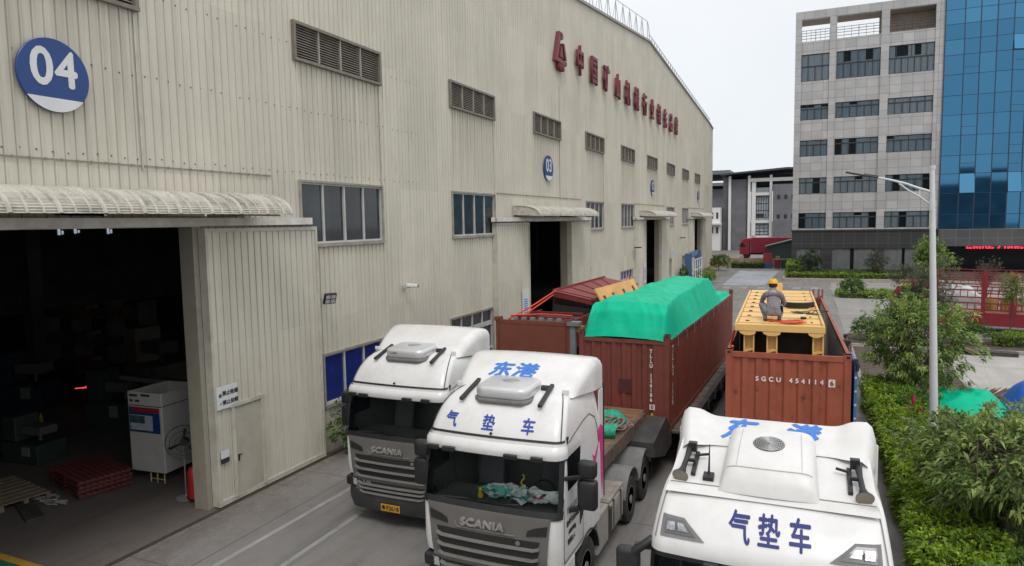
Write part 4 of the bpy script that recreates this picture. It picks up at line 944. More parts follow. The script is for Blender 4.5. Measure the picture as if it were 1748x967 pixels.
    def df(u, v):
        y = 1.12+1.38*v; q = min(1, v/.66); q = q+.10*math.sin(PI*q)
        top = 3.70+.44*q+.03*math.sin(PI*v)-(.03*max(0, v-.8)/.2); hx = 1.10+.13*min(1, v*1.5); low = 3.64-.11*v
        # cross-section: rounded arch
        a = (2*u-1); e_ = 5.0; aa = abs(a)
        r = .16+.02*v
        straight = hx-r; total = straight+r*PI/2+max(0, top-r-low)
        d = aa*total
        if d < straight: x, z = d, top-.02*(d/hx)**2*1.5
        elif d < straight+r*PI/2:
            t = (d-straight)/r; x, z = straight+r*math.sin(t), top-.03*(straight/hx)**2-r*(1-math.cos(t))
        else: x, z = hx, top-.03-r-(d-straight-r*PI/2)
        return (math.copysign(x, a), y, max(z, low))
    mb.grid(df, 40, NV); b = len(mb.v)
    mb.poly([df(u, 1) for u in np.linspace(0, 1, 41)]); mb.poly([df(u, 0) for u in np.linspace(0, 1, 41)])
    dfl = mb.build('roof_deflector', M['white'], root, smooth=42)
    for s in (-1, 1):
        mb = MB(); mb.box(s*1.0-.06, s*1.0+.06, 1.09, 1.12, 3.70, 3.78); mb.build('deflector_pad', M['whiteplain'], root, bevel=.01)
    dbv = bvh_of(dfl)
    # back edge rubber gap panels (extend the cab side to the rear)
    for s in (-1, 1):
        mb = MB(); a, b_ = (1.215, 1.24) if s > 0 else (-1.24, -1.215); mb.box(a, b_, 2.25, 2.5, 1.45, 3.52); mb.build('side_extender', M['white'], root, bevel=.01)
        mb = MB(); a, b_ = (1.21, 1.245) if s > 0 else (-1.245, -1.21); mb.box(a, b_, 2.5, 2.56, 1.45, 3.62); mb.build('extender_rubber', M['black'], root)
    # parking cooler on the roof and two rails
    mb = MB(); mb.prism([(-.38, .60), (.38, .60), (.50, .72), (.50, 1.30), (.38, 1.42), (-.38, 1.42), (-.50, 1.30), (-.50, .72)], lambda u, v, h: (u, v, h+.06*(v-1)), 3.66, 3.86); ac = mb.build('roof_cooler', M['silver'], root, bevel=.07, segs=4, smooth=60)
    mb = MB(); mb.prism([(-.39, .58), (.39, .58), (.52, .71), (.52, 1.31), (.39, 1.43), (-.39, 1.43), (-.52, 1.31), (-.52, .71)], lambda u, v, h: (u, v, h+.06*(v-1)), 3.60, 3.675); mb.build('cooler_base', M['fender'], root, bevel=.03)
    mb = MB(); mb.lathe([(0, 3.865), (.17, 3.865), (.18, 3.872), (.19, 3.862)], 28, (0, 1.18, 0)); mb.lathe([(.165, 3.868), (.05, 3.874), (0, 3.876)], 24, (0, 1.18, 0)); mb.build('fan_cover', pm('fan cover', (.34, .33, .32), .5, metal=.2), root, smooth=40)
    mb = MB(); mb.lathe([(0, 0), (.055, 0), (.055, .14), (.03, .14), (.03, .05), (0, .05)], 12, (.53, 1.2, 3.75), 'x'); mb.build('duct', M['black'], root)
    for s in (-1, 1):
        mb = MB(); mb.beam((s*.72, .58, 3.60), (s*.70, 1.28, 3.80), .075, .06); mb.build('roof_rail', M['black'], root, bevel=.02)
    mb = MB(); mb.tube([(1.19, .55, 3.16), (1.235, .47, 3.15)], .014, 6); mb.tube([(1.22, .5, 3.05), (1.24, .5, 3.18)], .012, 6); mb.build('roof_step_hook', M['black'], root)
    mb = MB(); mb.lathe([(0, -.012), (.022, -.012), (.024, .01), (0, .01)], 10, (.0, .235, 3.175), 'y'); mb.build('washer_nozzle', M['black'], root)
    # wipers
    mb = MB()
    for x0, x1 in ((-.95, -.2), (-.25, .55)): mb.tube([(x0, .045-.0+.04*abs(x0), 2.06), ((x0+x1)/2, .05, 2.09), (x1, .06, 2.12)], .014, 5); 
    mb.build('wiper', M['black'], root)
    # lower screen cowl
    mb = MB(); A, B_ = cab.ring(1.95, .015), cab.ring(2.07, .012); n0, n1 = 5, len(A)-5; mb.v = A[n0:n1]+B_[n0:n1]; k = n1-n0
    for i in range(k-1): mb.face((i, i+1, k+i+1, k+i))
    mb.build('cowl', M['black'], root, smooth=40)
    interior(root); tractor_chassis(root)
    if lettered:
        Dn = (0, 1, 0)
        for ch, x in (('气', -.80), ('垫', -.10), ('车', .60)): text_proj('lettering', ch, .235, (x, -.5, 3.285), (1, 0, 0), (0, 0, 1), Dn, bvh, M['blueink'], root, bold=.006)
        for ch, x in (('东', -.36), ('港', .1)): text_proj('lettering', ch, .5, (x, 1.50, 5), (.88, 0, 0), (.12, .72, 0), (0, 0, -1), dbv, M['blueink2'], root, bold=.02)
        # pink painted flourish at the rear of the cab side
        fnp = lambda u, v, h: (1.2405+h, u, v); mp_ = pm('pink graphic', (.62, .06, .25), .4, var=.3, scale=4)
        mb = MB(); mb.prism([(2.12, 2.78), (2.3, 2.88), (2.48, 2.80), (2.48, 1.9), (2.40, 1.5), (2.32, 1.9), (2.30, 2.4)], fnp, 0.0, .004); mb.prism([(1.78, 2.48), (1.9, 2.40), (2.05, 2.52), (2.2, 2.62), (2.05, 2.40), (1.95, 2.25), (1.86, 2.3)], lambda u, v, h: (1.2505+h, u, v), 0, .004); mb.build('painted_flourish', mp_, root)
        text_flat('door_text', '货运运输', .13, (1.254, .62, 1.98), (0, 1, 0), (0, 0, 1), M['darkblue'], root)
        for k_, (tx, z) in enumerate((('准牵引总质量', 1.78), ('40000kg', 1.62), ('限乘2人', 1.46))): text_flat('door_text', tx, .11, (1.254, .66-.04*k_, z), (0, 1, 0), (0, 0, 1), M['ink'], root, bold=.004)
    return root
random.seed(11)
T2 = truck_r('tractor_truck', 'white tractor truck with papers heaped behind its windscreen and blue characters on its forehead', (-4.72, 9.62, 0), True, False)
T1 = truck_r('tractor_truck', 'unlettered white tractor truck with a yellow number plate, nearest the workshop wall', (-8.2, 12.1, 0), False, True)
text_flat('cooler_badge', 'LUREX', .06, (-.22, .592, 3.76), (1, 0, 0), (0, 0, 1), M['ink'], T1)

# ---- loose things on the middle truck's dashboard
random.seed(21)
pp_ = thing('paper_heap', 'heap of crumpled white and teal papers on the dashboard of the middle truck', 'papers', (-4.72, 9.62, 1.985))
for col, nm, n, x0, x1 in ((pm('white paper', (.8, .83, .83), .7, var=.05), 'white_sheet', 26, -.1, 1.0), (pm('teal wrapper', (.12, .5, .45), .6), 'teal_wrapper', 9, -.3, .5)):
    mb = MB()
    for k in range(n):
        cx, cy, cz, r = random.uniform(x0, x1), random.uniform(.36, .66), random.uniform(.0, .12), random.uniform(.07, .15); a0 = random.uniform(0, 6); ox = Vector((random.random()*9, random.random()*9, k))
        mb.grid(lambda u, v: (cx+1.25*r*((2*u-1)*math.cos(a0)-(2*v-1)*math.sin(a0)), cy+r*.8*((2*u-1)*math.sin(a0)+(2*v-1)*math.cos(a0)), cz+.02+.08*noise.noise(Vector((u*2.5, v*2.5, 0))+ox)+.05), 4, 4)
    mb.build(nm, col, pp_, fix=False)
mb = MB(); mb.beam((.62, .5, .1), (.85, .45, .13), .1, .03); mb.build('red_packet', pm('red packet', (.6, .05, .03), .5), pp_)
mb = MB(); mb.tube([(.42+.03*math.sin(i), .55, .45-.03*i) for i in range(13)], .012, 5); tag(mb.build('hanging_ornament', pm('yellow cord', (.7, .5, .03), .5), None, (-4.72, 9.62, 1.985)), 'yellow coiled ornament hanging behind the windscreen above the paper heap', 'ornament')
t = thing('toy_duck', 'small yellow toy figure on the dashboard of the middle truck', 'toy', (-5.02, 10.05, 1.99)); mb = MB(); mb.lathe([(0, 0), (.05, 0), (.06, .04), (.03, .09), (.045, .13), (.03, .17), (0, .18)], 10); mb.build('body', pm('toy yellow', (.7, .48, .02), .4), t, smooth=60)

# ------------------------------------------------------------------ right-hand truck: newer cab with roof lamps and wide deflector
TABS = [(1.10, .03, 1.235, 2.35), (1.9, .0, 1.25, 2.35), (2.05, .03, 1.25, 2.35), (2.4, .05, 1.25, 2.35), (2.7, .065, 1.245, 2.35), (2.84, .075, 1.238, 2.35), (2.90, .06, 1.235, 2.35), (3.03, .075, 1.225, 2.35),
        (3.10, .13, 1.215, 2.35), (3.18, .19, 1.205, 2.35), (3.28, .29, 1.19, 2.35), (3.38, .42, 1.175, 2.35), (3.45, .56, 1.16, 2.35), (3.49, .68, 1.145, 2.35), (3.52, .80, 1.12, 2.35), (3.56, .95, 1.10, 2.35), (3.62, 1.2, 1.05, 2.35)]
M['whitedusty'] = pm('dusty white paint', (.70, .685, .665), .35, var=.05, dirt=(.5, .46, .4), dirt_amt=.4, dirt_scale=1.5, streak=.12)
def truck_s():
    root = thing('tractor_truck', 'white tractor truck with two roof horns and lamp clusters in its forehead', 'truck', (-.375, 7.3, 0), math.radians(.5), 'white air cushion tractor trucks')
    cab = Cab(TABS, .16, .075, [1.2, 1.1, .42]); zs = [t[0] for t in TABS]
    sh = cab_skin(root, cab, zs, (2.05, 2.84), (2.3, 2.90), [M['white'], M['black']], 2); bvh = bvh_of(sh)
    # roof pan
    mb = MB(); mb.grid(lambda u, v: ((2*u-1)*(1.10-.03*v), .62+.92*v, 3.515+.27*v+.0*u), 8, 8); mb.grid(lambda u, v: ((1 if v < .5 else -1)*(1.10-.03*u)*1.0, .62+.92*u, (3.3 if (v*2) % 1 < .5 else 3.515+.27*u)), 4, 1, skip=lambda i, j: True)
    for s in (-1, 1): mb.poly([(s*1.10, .62, 3.515), (s*1.07, 1.54, 3.785), (s*1.14, 1.54, 3.4), (s*1.17, .62, 3.3)])
    mb.grid(lambda u, v: ((2*u-1)*(1.10+.02*v), .62-.09*v, 3.515-.06*v), 4, 2)
    rp = mb.build('roof_pan', M['whitedusty'], root, smooth=30)
    mb = MB(); mb.tube([(-1.08, .655, 3.528), (1.08, .655, 3.528)], .008, 5)
    for s in (-1, 1):
        pts = [(s*(interp(TABS, z)[1]-.055), interp(TABS, z)[0]+.085, z) for z in np.linspace(3.05, 3.5, 10)]
        mb.tube(pts, .007, 5)
        mb.tube([(s*.75, .17, 3.09), (s*.62, .16, 3.075), (s*.0, .135, 3.07)], .004, 4)
    mb.build('panel_seam', pm('grey panel joint', (.22, .21, .2), .6), root)  # grey lines along the panel joints
    # deflector: upswept horns at the sides, lower between
    mb = MB()
    def df(u, v):
        a = 2*u-1; aa = abs(a); q = v*v*(3-2*v)
        horn = 1/(1+math.exp(-(aa-.70)*26))
        y = 1.42+.72*v-.12*horn*(1-v)
        top = 3.765+.17*q+horn*(.02+.075*q)
        hx = 1.09+.12*v; x = a*hx
        if aa > .9:
            t = (aa-.9)/.1; x = math.copysign(hx*(.9+.1*math.sin(t*PI/2)), a); top -= (.34+.1*v)*(1-math.cos(t*PI/2))
        return (x, y, top)
    mb.grid(df, 60, 16); mb.poly([df(u, 1) for u in np.linspace(0, 1, 61)]+[(1.1, 2.2, 3.4), (-1.1, 2.2, 3.4)])
    for s in (0, 1): mb.poly([df(s, 0), df(s, .5), df(s, 1), (math.copysign(1.2, s-.5), 2.3, 3.3), (math.copysign(1.16, s-.5), 1.1, 3.28)])
    dfl = mb.build('roof_deflector', M['whitedusty'], root, smooth=45); dbv = bvh_of(dfl)
    for s in (-1, 1):
        mb = MB(); mb.prism([(2.3, 1.4), (2.3, 3.7), (2.48, 3.66), (2.48, 1.4)], lambda u, v, h: (s*(1.205+h), u, v), 0, .035); mb.build('side_extender', M['white'], root, bevel=.01)
        mb = MB(); a, b_ = (1.2, 1.25) if s > 0 else (-1.25, -1.2); mb.box(a, b_, 2.485, 2.55, 1.4, 3.72); mb.build('extender_rubber', M['black'], root)
    # big white cooler cowl with a round grille
    mb = MB(); k = 0
    def ac(u, v):
        a = 2*u-1; y = .60+1.02*v; taper = .535-.03*v; h = .20*min(1, (v*7)**.5 if v < .143 else 1); base = 3.48+.27*v*1.02
        ed = 1-abs(a)**9; return (a*taper, y-.03*(1-a*a)*(1-v), base+.02+(h+.05*math.sin(PI*min(1, v*1.1)))*max(0, ed)**.55)
    mb.grid(ac, 36, 30); mb.poly([ac(u, 1) for u in np.linspace(0, 1, 37)]); mb.build('roof_cooler', M['whitedusty'], root, smooth=50)
    mb = MB(); mb.box(-.51, .51, .63, 1.3, 3.44, 3.53); mb.build('cooler_skirt', M['fender'], root, bevel=.02)  # set-back skirt, its dark grey painting the shadow under the cowl lip
    mb = MB(); mb.tube([Vector(ac(.5+.5*a_, .155))+Vector((0, -.004, .004)) for a_ in np.linspace(-.86, .86, 25)], .006, 5)
    for s in (-1, 1): mb.tube([Vector(ac(.5+.33*s, v))+Vector((0, 0, .003)) for v in np.linspace(.16, .95, 16)], .005, 5)
    mb.build('cowl_crease', pm('crease shade', (.55, .54, .52), .5), root)
    mb = MB(); c0 = Vector((-.02, 1.22, ac(.5, .6)[2]+.012)); Rg = Matrix.Rotation(math.radians(10), 3, 'X')
    for r in np.linspace(.02, .17, 7): mb.tube([c0+Rg@Vector((r*math.cos(a), r*math.sin(a), 0)) for a in np.linspace(0, 2*PI, 33)], .006, 4, 0, cap=False)
    for k in range(20): a = 2*PI*k/20; mb.tube([c0+Rg@Vector((.02*math.cos(a), .02*math.sin(a), .004)), c0+Rg@Vector((.17*math.cos(a), .17*math.sin(a), .004))], .004, 3)
    mb.poly([c0+Rg@Vector((.18*math.cos(a), .18*math.sin(a), -.006)) for a in np.linspace(0, 2*PI, 33)[:-1]], 1); mb.build('fan_grille', [pm('fan wire', (.42, .42, .42), .4, metal=.3), M['chassis']], root, fix=False)
    # air horns on brackets
    for s in (-1, 1):
        x = s*.90
        mb = MB(); mb.beam((x+.06*-s, .78, 3.59), (x+.06*-s, 1.22, 3.71), .05, .05); mb.beam((x-.07*s, .95, 3.70), (x+.04*s, .95, 3.70), .04, .04); mb.beam((x-.07*s, 1.1, 3.72), (x-.2*s, 1.12, 3.74), .03, .03); mb.build('horn_bracket', M['black'], root, bevel=.008)
        mb = MB(); d0 = Vector((x+.07*s, .66, 3.60)); mb.tube([(x+.03*s, 1.2, 3.78), (x+.04*s, 1.0, 3.72), (x+.055*s, .8, 3.65), (x+.065*s, .71, 3.62), d0], [.045, .03, .032, .055, .095], 16); mb.box(x-.05, x+.05, 1.14, 1.23, 3.74, 3.85); mb.build('air_horn', M['black'], root, smooth=50)
        mb = MB(); n_ = (d0-Vector((x+.065*s, .71, 3.62))).normalized(); X_ = n_.cross(Vector((0, 0, 1))).normalized(); Y_ = X_.cross(n_)
        mb.poly([d0+n_*.004+(X_*math.cos(a)+Y_*math.sin(a))*.092 for a in np.linspace(0, 2*PI, 25)[:-1]]); mb.build('horn_mesh', pm('horn mesh', (.25, .22, .18), .6, var=.2), root, fix=False)
    mb = MB(); mb.obox((-.66, .78, 3.585), (.12, .12, .05), Matrix.Rotation(.25, 3, 'X')); mb.tube([(-.66, .8, 3.6), (-.66, .85, 3.95)], [.016, .005], 6); mb.build('antenna', M['black'], root)
    # roof lamp clusters
    for s, sgn in ((-1, -1), (1, 1)):
        for nm, poly, mt, off in (('lamp_frame', [(1.10, 3.26), (.86, 3.25), (.62, 3.075), (1.11, 3.07)], M['fender'], .006), ('lamp_glass', [(1.06, 3.23), (.87, 3.225), (.72, 3.10), (1.06, 3.10)], pm('lamp interior', (.12, .12, .125), .15), .012), ('roof_lamp', [(1.04, 3.20), (.955, 3.20), (.945, 3.125), (1.04, 3.125)], pm('lamp chrome', (.34, .34, .36), .2, metal=.6, var=.5, scale=22), .02), ('roof_lamp', [(.925, 3.20), (.86, 3.195), (.80, 3.13), (.915, 3.13)], pm('lamp chrome', (.34, .34, .36), .2, metal=.6, var=.5, scale=22), .02)):
            mb = MB(); n_ = 10; A, B_, C_, D_ = [Vector((s*p[0], 0, p[1])) for p in poly]
            def lf(u, v):
                p = (A*(1-u)+B_*u)*(1-v)+(D_*(1-u)+C_*u)*v
                h = bvh.ray_cast(Vector((p.x, -1, p.z)), Vector((0, 1, 0))); q = h[0] if h[0] else p
                return q+Vector((0, -off-.01, off))
            mb.grid(lf, n_, 6); mb.build(nm, mt, root, smooth=60, fix=False)
        mb = MB(); p = Vector((s*.93, 0, 3.16)); h = bvh.ray_cast(Vector((p.x, -1, p.z)), Vector((0, 1, 0)))[0] or p
        mb.tube([h+Vector((.01*s, -.035, .05)), h+Vector((.01*s, -.05, -.05))], .009, 5); mb.build('lamp_divider', M['fender'], root)
    for ch, x in (('气', -.27), ('垫', .03), ('车', .34)): text_proj('lettering', ch, .275, (x, -.5, 3.225), (.85, 0, 0), (0, 0, 1), (0, 1, 0), bvh, M['darkblue'], root, bold=.006)
    for ch, x, y in (('东', -.40, 1.81), ('港', .34, 1.82)): text_proj('lettering', ch, .40, (x, y, 5), (1.0, .0, 0), (.3, 1.25, 0), (0, 0, -1), dbv, M['blueink2'], root, bold=.016)
    mb = MB(); mb.box(-.62, -.46, -.01, .06, 2.78, 2.9); mb.box(-.58, -.5, .0, .05, 2.62, 2.80); mb.build('camera_bracket', M['black'], root, bevel=.015)
    mirror(root, 1, .35, 2.78)
    mb = MB(); mb.beam((-1.2, .3, 2.86), (-1.42, .25, 2.86), .07, .06); mb.tube([(-1.22, .3, 2.95), (-1.3, .22, 2.9), (-1.42, .22, 2.8)], .05, 8); mb.build('mirror_arm', M['black'], root, smooth=50)
    mb = MB(); mb.box(-1.64, -1.36, .2, .36, 2.2, 2.82); mb.build('mirror', M['black'], root, bevel=.06, segs=3, smooth=40)
    interior(root); tractor_chassis(root)
    mb = MB(); mb.grid(lambda u, v: ((2*u-1)*1.1, interp(TABS, 1.1)[0]+.075*((2*u-1)*1.1/1.25)**2-.03, .7+1.2*v), 12, 6); gr = mb.build('grille', M['mesh'], root, fix=False)
    for z in np.linspace(.85, 1.75, 6):
        mb = MB(); mb.beam((-1.0, -.04, z), (1.0, -.04, z), .04, .05); mb.build('grille_slat', M['slat'], gr)
    mb = MB(); mb.box(-1.22, 1.22, -.02, .4, .35, .72); mb.build('bumper', M['white'], root, bevel=.06)
    for s in (-1, 1):
        mb = MB(); mb.box(min(s*.85, s*1.2), max(s*.85, s*1.2), -.03, .2, .75, 1.05); mb.build('headlight', pm('lamp glass', (.55, .57, .58), .12, metal=.4), root, bevel=.03)
    return root
T3 = truck_s()
# ================================================================== LOWBED TRAILERS AND THEIR LOADS
def lowbed(label, loc, rz, L_=12.6, neck=5.3, hw=1.5, rough_load=False):
    t = thing('lowbed_trailer', label, 'trailer', loc, rz, 'lowbed trailers behind the tractors')
    mb = MB()
    for i in range(int(neck/.22)): mb.box(-.58, .58, -neck+i*.22, -neck+i*.22+.21, 1.60, 1.645+.006*((i*7) % 3))
    mb.build('neck_deck', M['planks'], t, fix=False)
    mb = MB()
    for s in (-1, 1): mb.box(s*.635-.05, s*.635+.05, -neck, -.35, 1.36, 1.67)
    mb.box(-.58, .58, -neck-.02, -neck+.1, 1.36, 1.59); mb.box(-.5, .5, -neck+.1, -.6, 1.3, 1.58)
    for i in range(6): mb.box(.686, .72, -neck+.3+i*.85, -neck+.36+i*.85, 1.37, 1.66)
    mb.build('gooseneck', pm('rusty neck steel', (.115, .085, .07), .7, var=.3, dirt=(.2, .09, .045), dirt_amt=.7, dirt_scale=3), t)
    mb = MB(); mb.prism([(-1.7, 1.34), (-.36, 1.62), (.3, 1.12), (.3, .72), (-.5, .66), (-1.7, 1.0)], lambda u, v, h: (h, u, v), -1.22, 1.22); mb.build('neck_plate', M['chassis'], t)
    mb = MB()
    for i in range(int(L_/.24)): mb.box(-hw+.08, hw-.08, .3+i*.24, .3+i*.24+.232, 1.02, 1.075+.008*((i*5) % 3))
    mb.build('main_deck', M['deckgrey'], t, fix=False)
    mb = MB()
    for s in (-1, 1): mb.box(s*hw-.07, s*hw+.07, .3, L_+.3, .86, 1.09); mb.box(s*.5-.06, s*.5+.06, .3, L_, .55, 1.0)
    for i in range(14): mb.box(-hw+.07, hw-.07, .8+i*.88, .86+i*.88, .84, 1.0)
    mb.build('side_beam', M['chassis'], t)
    for s in (-1, 1):
        mb = MB()
        for i in range(9): mb.box(min(s*hw+s*.06, s*hw+s*.12), max(s*hw+s*.06, s*hw+s*.12), 1.2+i*1.3, 1.32+i*1.3, .78, 1.06)
        mb.build('lashing_ring', M['chassis'], t)
        for k in range(3): wheel('trailer_wheel', t, s*1.2, L_-4.2+k*1.3, .42, .34, s, True)
        mb = MB(); mb.box(min(s*.55, s*.75), max(s*.55, s*.75), -.95, -.75, .12, 1.2); mb.box(s*.65-.16, s*.65+.16, -1.0, -.7, .0, .05); mb.build('landing_leg', M['chassis'], t)
        mb = MB(); mb.lathe([(0, -.09), (.15, -.09), (.17, 0), (.15, .09), (0, .09)], 14, (s*.95, -1.25, 1.12), 'x'); mb.build('winch_drum', M['chassis'], t)
    return t
lowbed('lowbed trailer with a rusty plank gooseneck under the tarped container', (-4.47, 17.5, 0), math.radians(-1.6))
lowbed('lowbed trailer under the flat rack with red machinery', (-8.06, 20.0, 0), math.radians(-1.2))
lowbed('lowbed trailer under the container with the yellow machine', (-.40, 15.25, 0), math.radians(2.0))

def container(label, loc, rz, L_, zb, zt, mat, post_up=.0, side_open=False):
    t = thing('open_top_container', label, 'container', (loc[0], loc[1], 0), rz, 'open top containers on trailers')
    hw = 1.22
    def corr_wall(u0, u1, z0, z1, fn, pitch=.278, dep=.04, name='end_wall', inner=True):
        mb = MB(); us = [u0]; ds = [0]; u = u0+.03
        while u+pitch < u1-.02:
            for du, d in ((.0, 0), (.045, dep), (.139, dep), (.184, 0)): us.append(u+du); ds.append(d)
            u += pitch
        us.append(u1); ds.append(0)
        for a, b, da, db in zip(us[:-1], us[1:], ds[:-1], ds[1:]): mb.poly([fn(a, z0, da), fn(b, z0, db), fn(b, z1, db), fn(a, z1, da)])
        mb.build(name, mat, t, fix=False)
    corr_wall(-hw+.13, hw-.13, zb+.14, zt-.1, lambda u, z, d: (u, .03+d, z))
    corr_wall(-hw+.13, hw-.13, zb+.14, zt-.1, lambda u, z, d: (u, L_-.03-d, z))
    for s in (-1, 1): corr_wall(.14, L_-.14, zb+.14, zt-.1, lambda u, z, d: (s*(hw-.01-d), u, z), name='side_wall')
    mb = MB()
    for s in (-1, 1): mb.box(s*(hw-.062)-.002, s*(hw-.062)+.002, .14, L_-.14, zb+.14, zt-.11)
    mb.box(-hw+.07, hw-.07, .078, .082, zb+.14, zt-.11); mb.build('inner_lining', pm('dusty lining', (.42, .40, .385), .7, var=.2, dirt=(.12, .09, .07), dirt_amt=.5), t)
    mb = MB(); mb.box(-hw+.03, hw-.03, .05, L_-.05, zb+.06, zb+.13); mb.build('floor', M['deckgrey'], t)
    for y in (0, L_-.14):
        for s in (-1, 1):
            mb = MB(); a, b = (hw-.13, hw) if s > 0 else (-hw, -hw+.13); mb.box(a, b, y, y+.14, zb, zt+post_up)
            for zc in (zb, zt+post_up-.12): mb.box(a-.006, b+.006, y-.006, y+.146, zc, zc+.12)
            mb.box(a+.03, b-.03, y-.009 if y == 0 else y+.14, y+.003 if y == 0 else y+.149, zt+post_up-.085, zt+post_up-.035, 1)
            mb.build('corner_post', [mat, M['blackin']], t)
    mb = MB()
    for s in (-1, 1): mb.box(s*(hw-.035)-.035, s*(hw-.035)+.033, .14, L_-.14, zt-.1, zt)
    for s in (-1, 1): mb.box(s*(hw-.03)-.03, s*(hw-.03)+.031, .14, L_-.14, zb, zb+.14)
    mb.box(-hw+.13, hw-.13, .01, .09, zt-.11, zt-.002); mb.box(-hw+.13, hw-.13, .01, .09, zb, zb+.14); mb.box(-hw+.13, hw-.13, L_-.09, L_-.01, zt-.11, zt-.002); mb.box(-hw+.13, hw-.13, L_-.09, L_-.01, zb, zb+.14)
    mb.build('frame_rail', mat, t)
    return t
c1 = container('maroon open top container with a bulging green tarpaulin over its load', (-4.47, 17.5), math.radians(-1.6), 12.19, 1.09, 3.5, M['maroon'], .16)
def vert_text(parent, s, h, fnpos, mat, step, name='container_number', **k):
    for i, ch in enumerate(s):
        if ch == ' ': continue
        O, U, V = fnpos(i*step); text_flat(name, ch, h, O, U, V, mat, parent, bold=.006, **k)
vert_text(c1, 'TLLU 126186', .14, lambda d: ((.74, .024, 3.2-d), (.85, 0, 0), (0, 0, 1)), M['whiteink'], .128)
mb = MB(); mb.box(.70, .84, .018, .024, 1.66, 1.80); pl = mb.build('check_digit_box', M['whiteink'], c1); text_flat('check_digit', '0', .13, (.77, .016, 1.73), (1, 0, 0), (0, 0, 1), M['maroon'], c1, bold=.006)
vert_text(c1, 'TLLU 126', .26, lambda d: ((1.216, .42, 3.22-d), (0, 1.3, 0), (0, 0, 1)), M['whiteink'], .2)
mb = MB(); fnp = lambda u, v, h: (.77+u, .02-h, 1.48+v); mb.prism([(-.12, -.13), (.12, -.13), (.035, .12), (-.035, .12)], fnp, 0, .004, 0); mb.prism([(-.095, -.11), (.095, -.11), (.02, .1), (-.02, .1)], fnp, .004, .007, 1); mb.prism([(-.02, -.04), (.0, -.04), (.02, .06), (.0, .05)], fnp, .007, .009, 0)
mb.build('warning_triangle', [M['ink'], pm('warning yellow', (.7, .42, .02), .5)], c1)
mb = MB(); mb.box(-.12, .24, .02, .026, 2.05, 2.42); mb.build('paint_patch', pm('dark patch', (.085, .022, .026), .5, var=.3, scale=8), c1)
# tarpaulin draped over the load of c1
random.seed(5)
def tarp_top(x, y):
    zt = np.interp(y, [0, .32, .62, 3, 6, 8.35, 8.75, 9.5, 11.9, 12.1], [3.49, 4.12, 4.36, 4.31, 4.40, 4.43, 4.25, 3.68, 3.58, 3.51])
    xl = np.interp(y, [0, .6, 4, 8.4, 9.6, 12.1], [-1.04, -1.0, -.82, -.50, -.95, -1.05]); xr = np.interp(y, [0, .6, 1.6, 3.4, 5.0, 8.4, 9.6, 12.1], [1.04, 1.04, .96, .74, .82, .84, .98, 1.06])
    if x < xl: q = (xl-x)/(1.2+xl)
    elif x > xr: q = (x-xr)/(1.2-xr)
    else: q = 0
    q = min(1, q); crown = .05*math.sin(PI*min(1, max(0, (x-xl)/(xr-xl)))) if q == 0 else 0
    return zt*(1-q)+3.50*q+crown-.05*math.sin(PI*q)
def tarp_wr(x, y):
    n1 = 1-abs(noise.noise(Vector((x*1.0+y*.5, y*.35-x*.3, 3.3)))*2); n2 = 1-abs(noise.noise(Vector((x*3.1-y*1.2, y*1.6+x*.7, 8.1)))*2); n3 = noise.noise(Vector((x*1.1, y*.7, 1)))
    s1 = y*.9+abs(x)*1.6; f1 = 1-abs(noise.noise(Vector((s1*2.3, x*.4+y*.2, 5.5)))*2.2)
    return .12*max(0, n1-.3)**2.2+.02*max(0, n2-.25)**1.5+.07*n3+.065*max(0, f1-.3)**1.5*(.25+abs(x))
def tarp_pt(u, v):
    y = -.0+12.1*v; xl = 1.06+.14*min(1, max(0, (y-.1)/.12)) if y < 6 else 1.06+.14*min(1, max(0, (11.9-y)/.12)); x = (2*u-1)*xl
    fade = min(1, (1.2-abs(x))/.2, (y+.01)/.3)
    h = tarp_top(x, y)+tarp_wr(x, y)*(.15+.6*max(0, fade)); out_ = .0
    if abs(x) > 1.2: out_ = .02*math.sin(y*7)+.015*noise.noise(Vector((y*2, x, 0)))
    return (x+math.copysign(out_, x), y-.012*(1 if v < .01 else 0)+.03*noise.noise(Vector((x*3, h*3, 2)))*(1 if v < .05 else 0), max(h, 3.47+.03*math.sin(y*2.3+x*4)))
mb = MB()
def vmap(v): return v*v*.35+.65*v
mb.grid(lambda u, v: tarp_pt(.5+.5*math.copysign(abs(2*u-1)**.8, 2*u-1), vmap(v)), 80, 240)
# hem hanging over front and sides
tarp = mb.build('tarpaulin_cover', M['tarp_green'], None, (-4.47, 17.5, 0), rot=(0, 0, math.radians(-1.6)), smooth=75, fix=False)
tag(tarp, 'bright green tarpaulin stretched over the load of the maroon container', 'tarpaulin')
for i in range(9):
    mb = MB(); mb.tube([(1.21, 1.0+i*1.2, 3.53), (1.235, 1.02+i*1.2, 3.46), (1.232, 1.05+i*1.2, 3.2)], .008, 4)
    tag(mb.build('tie_rope', pm('rope', (.3, .3, .26), .8), None, (-4.47, 17.5, 0), rot=(0, 0, math.radians(-1.6))), 'short rope tying the green tarpaulin to the maroon container side', 'rope', 'ropes along the maroon container rail')

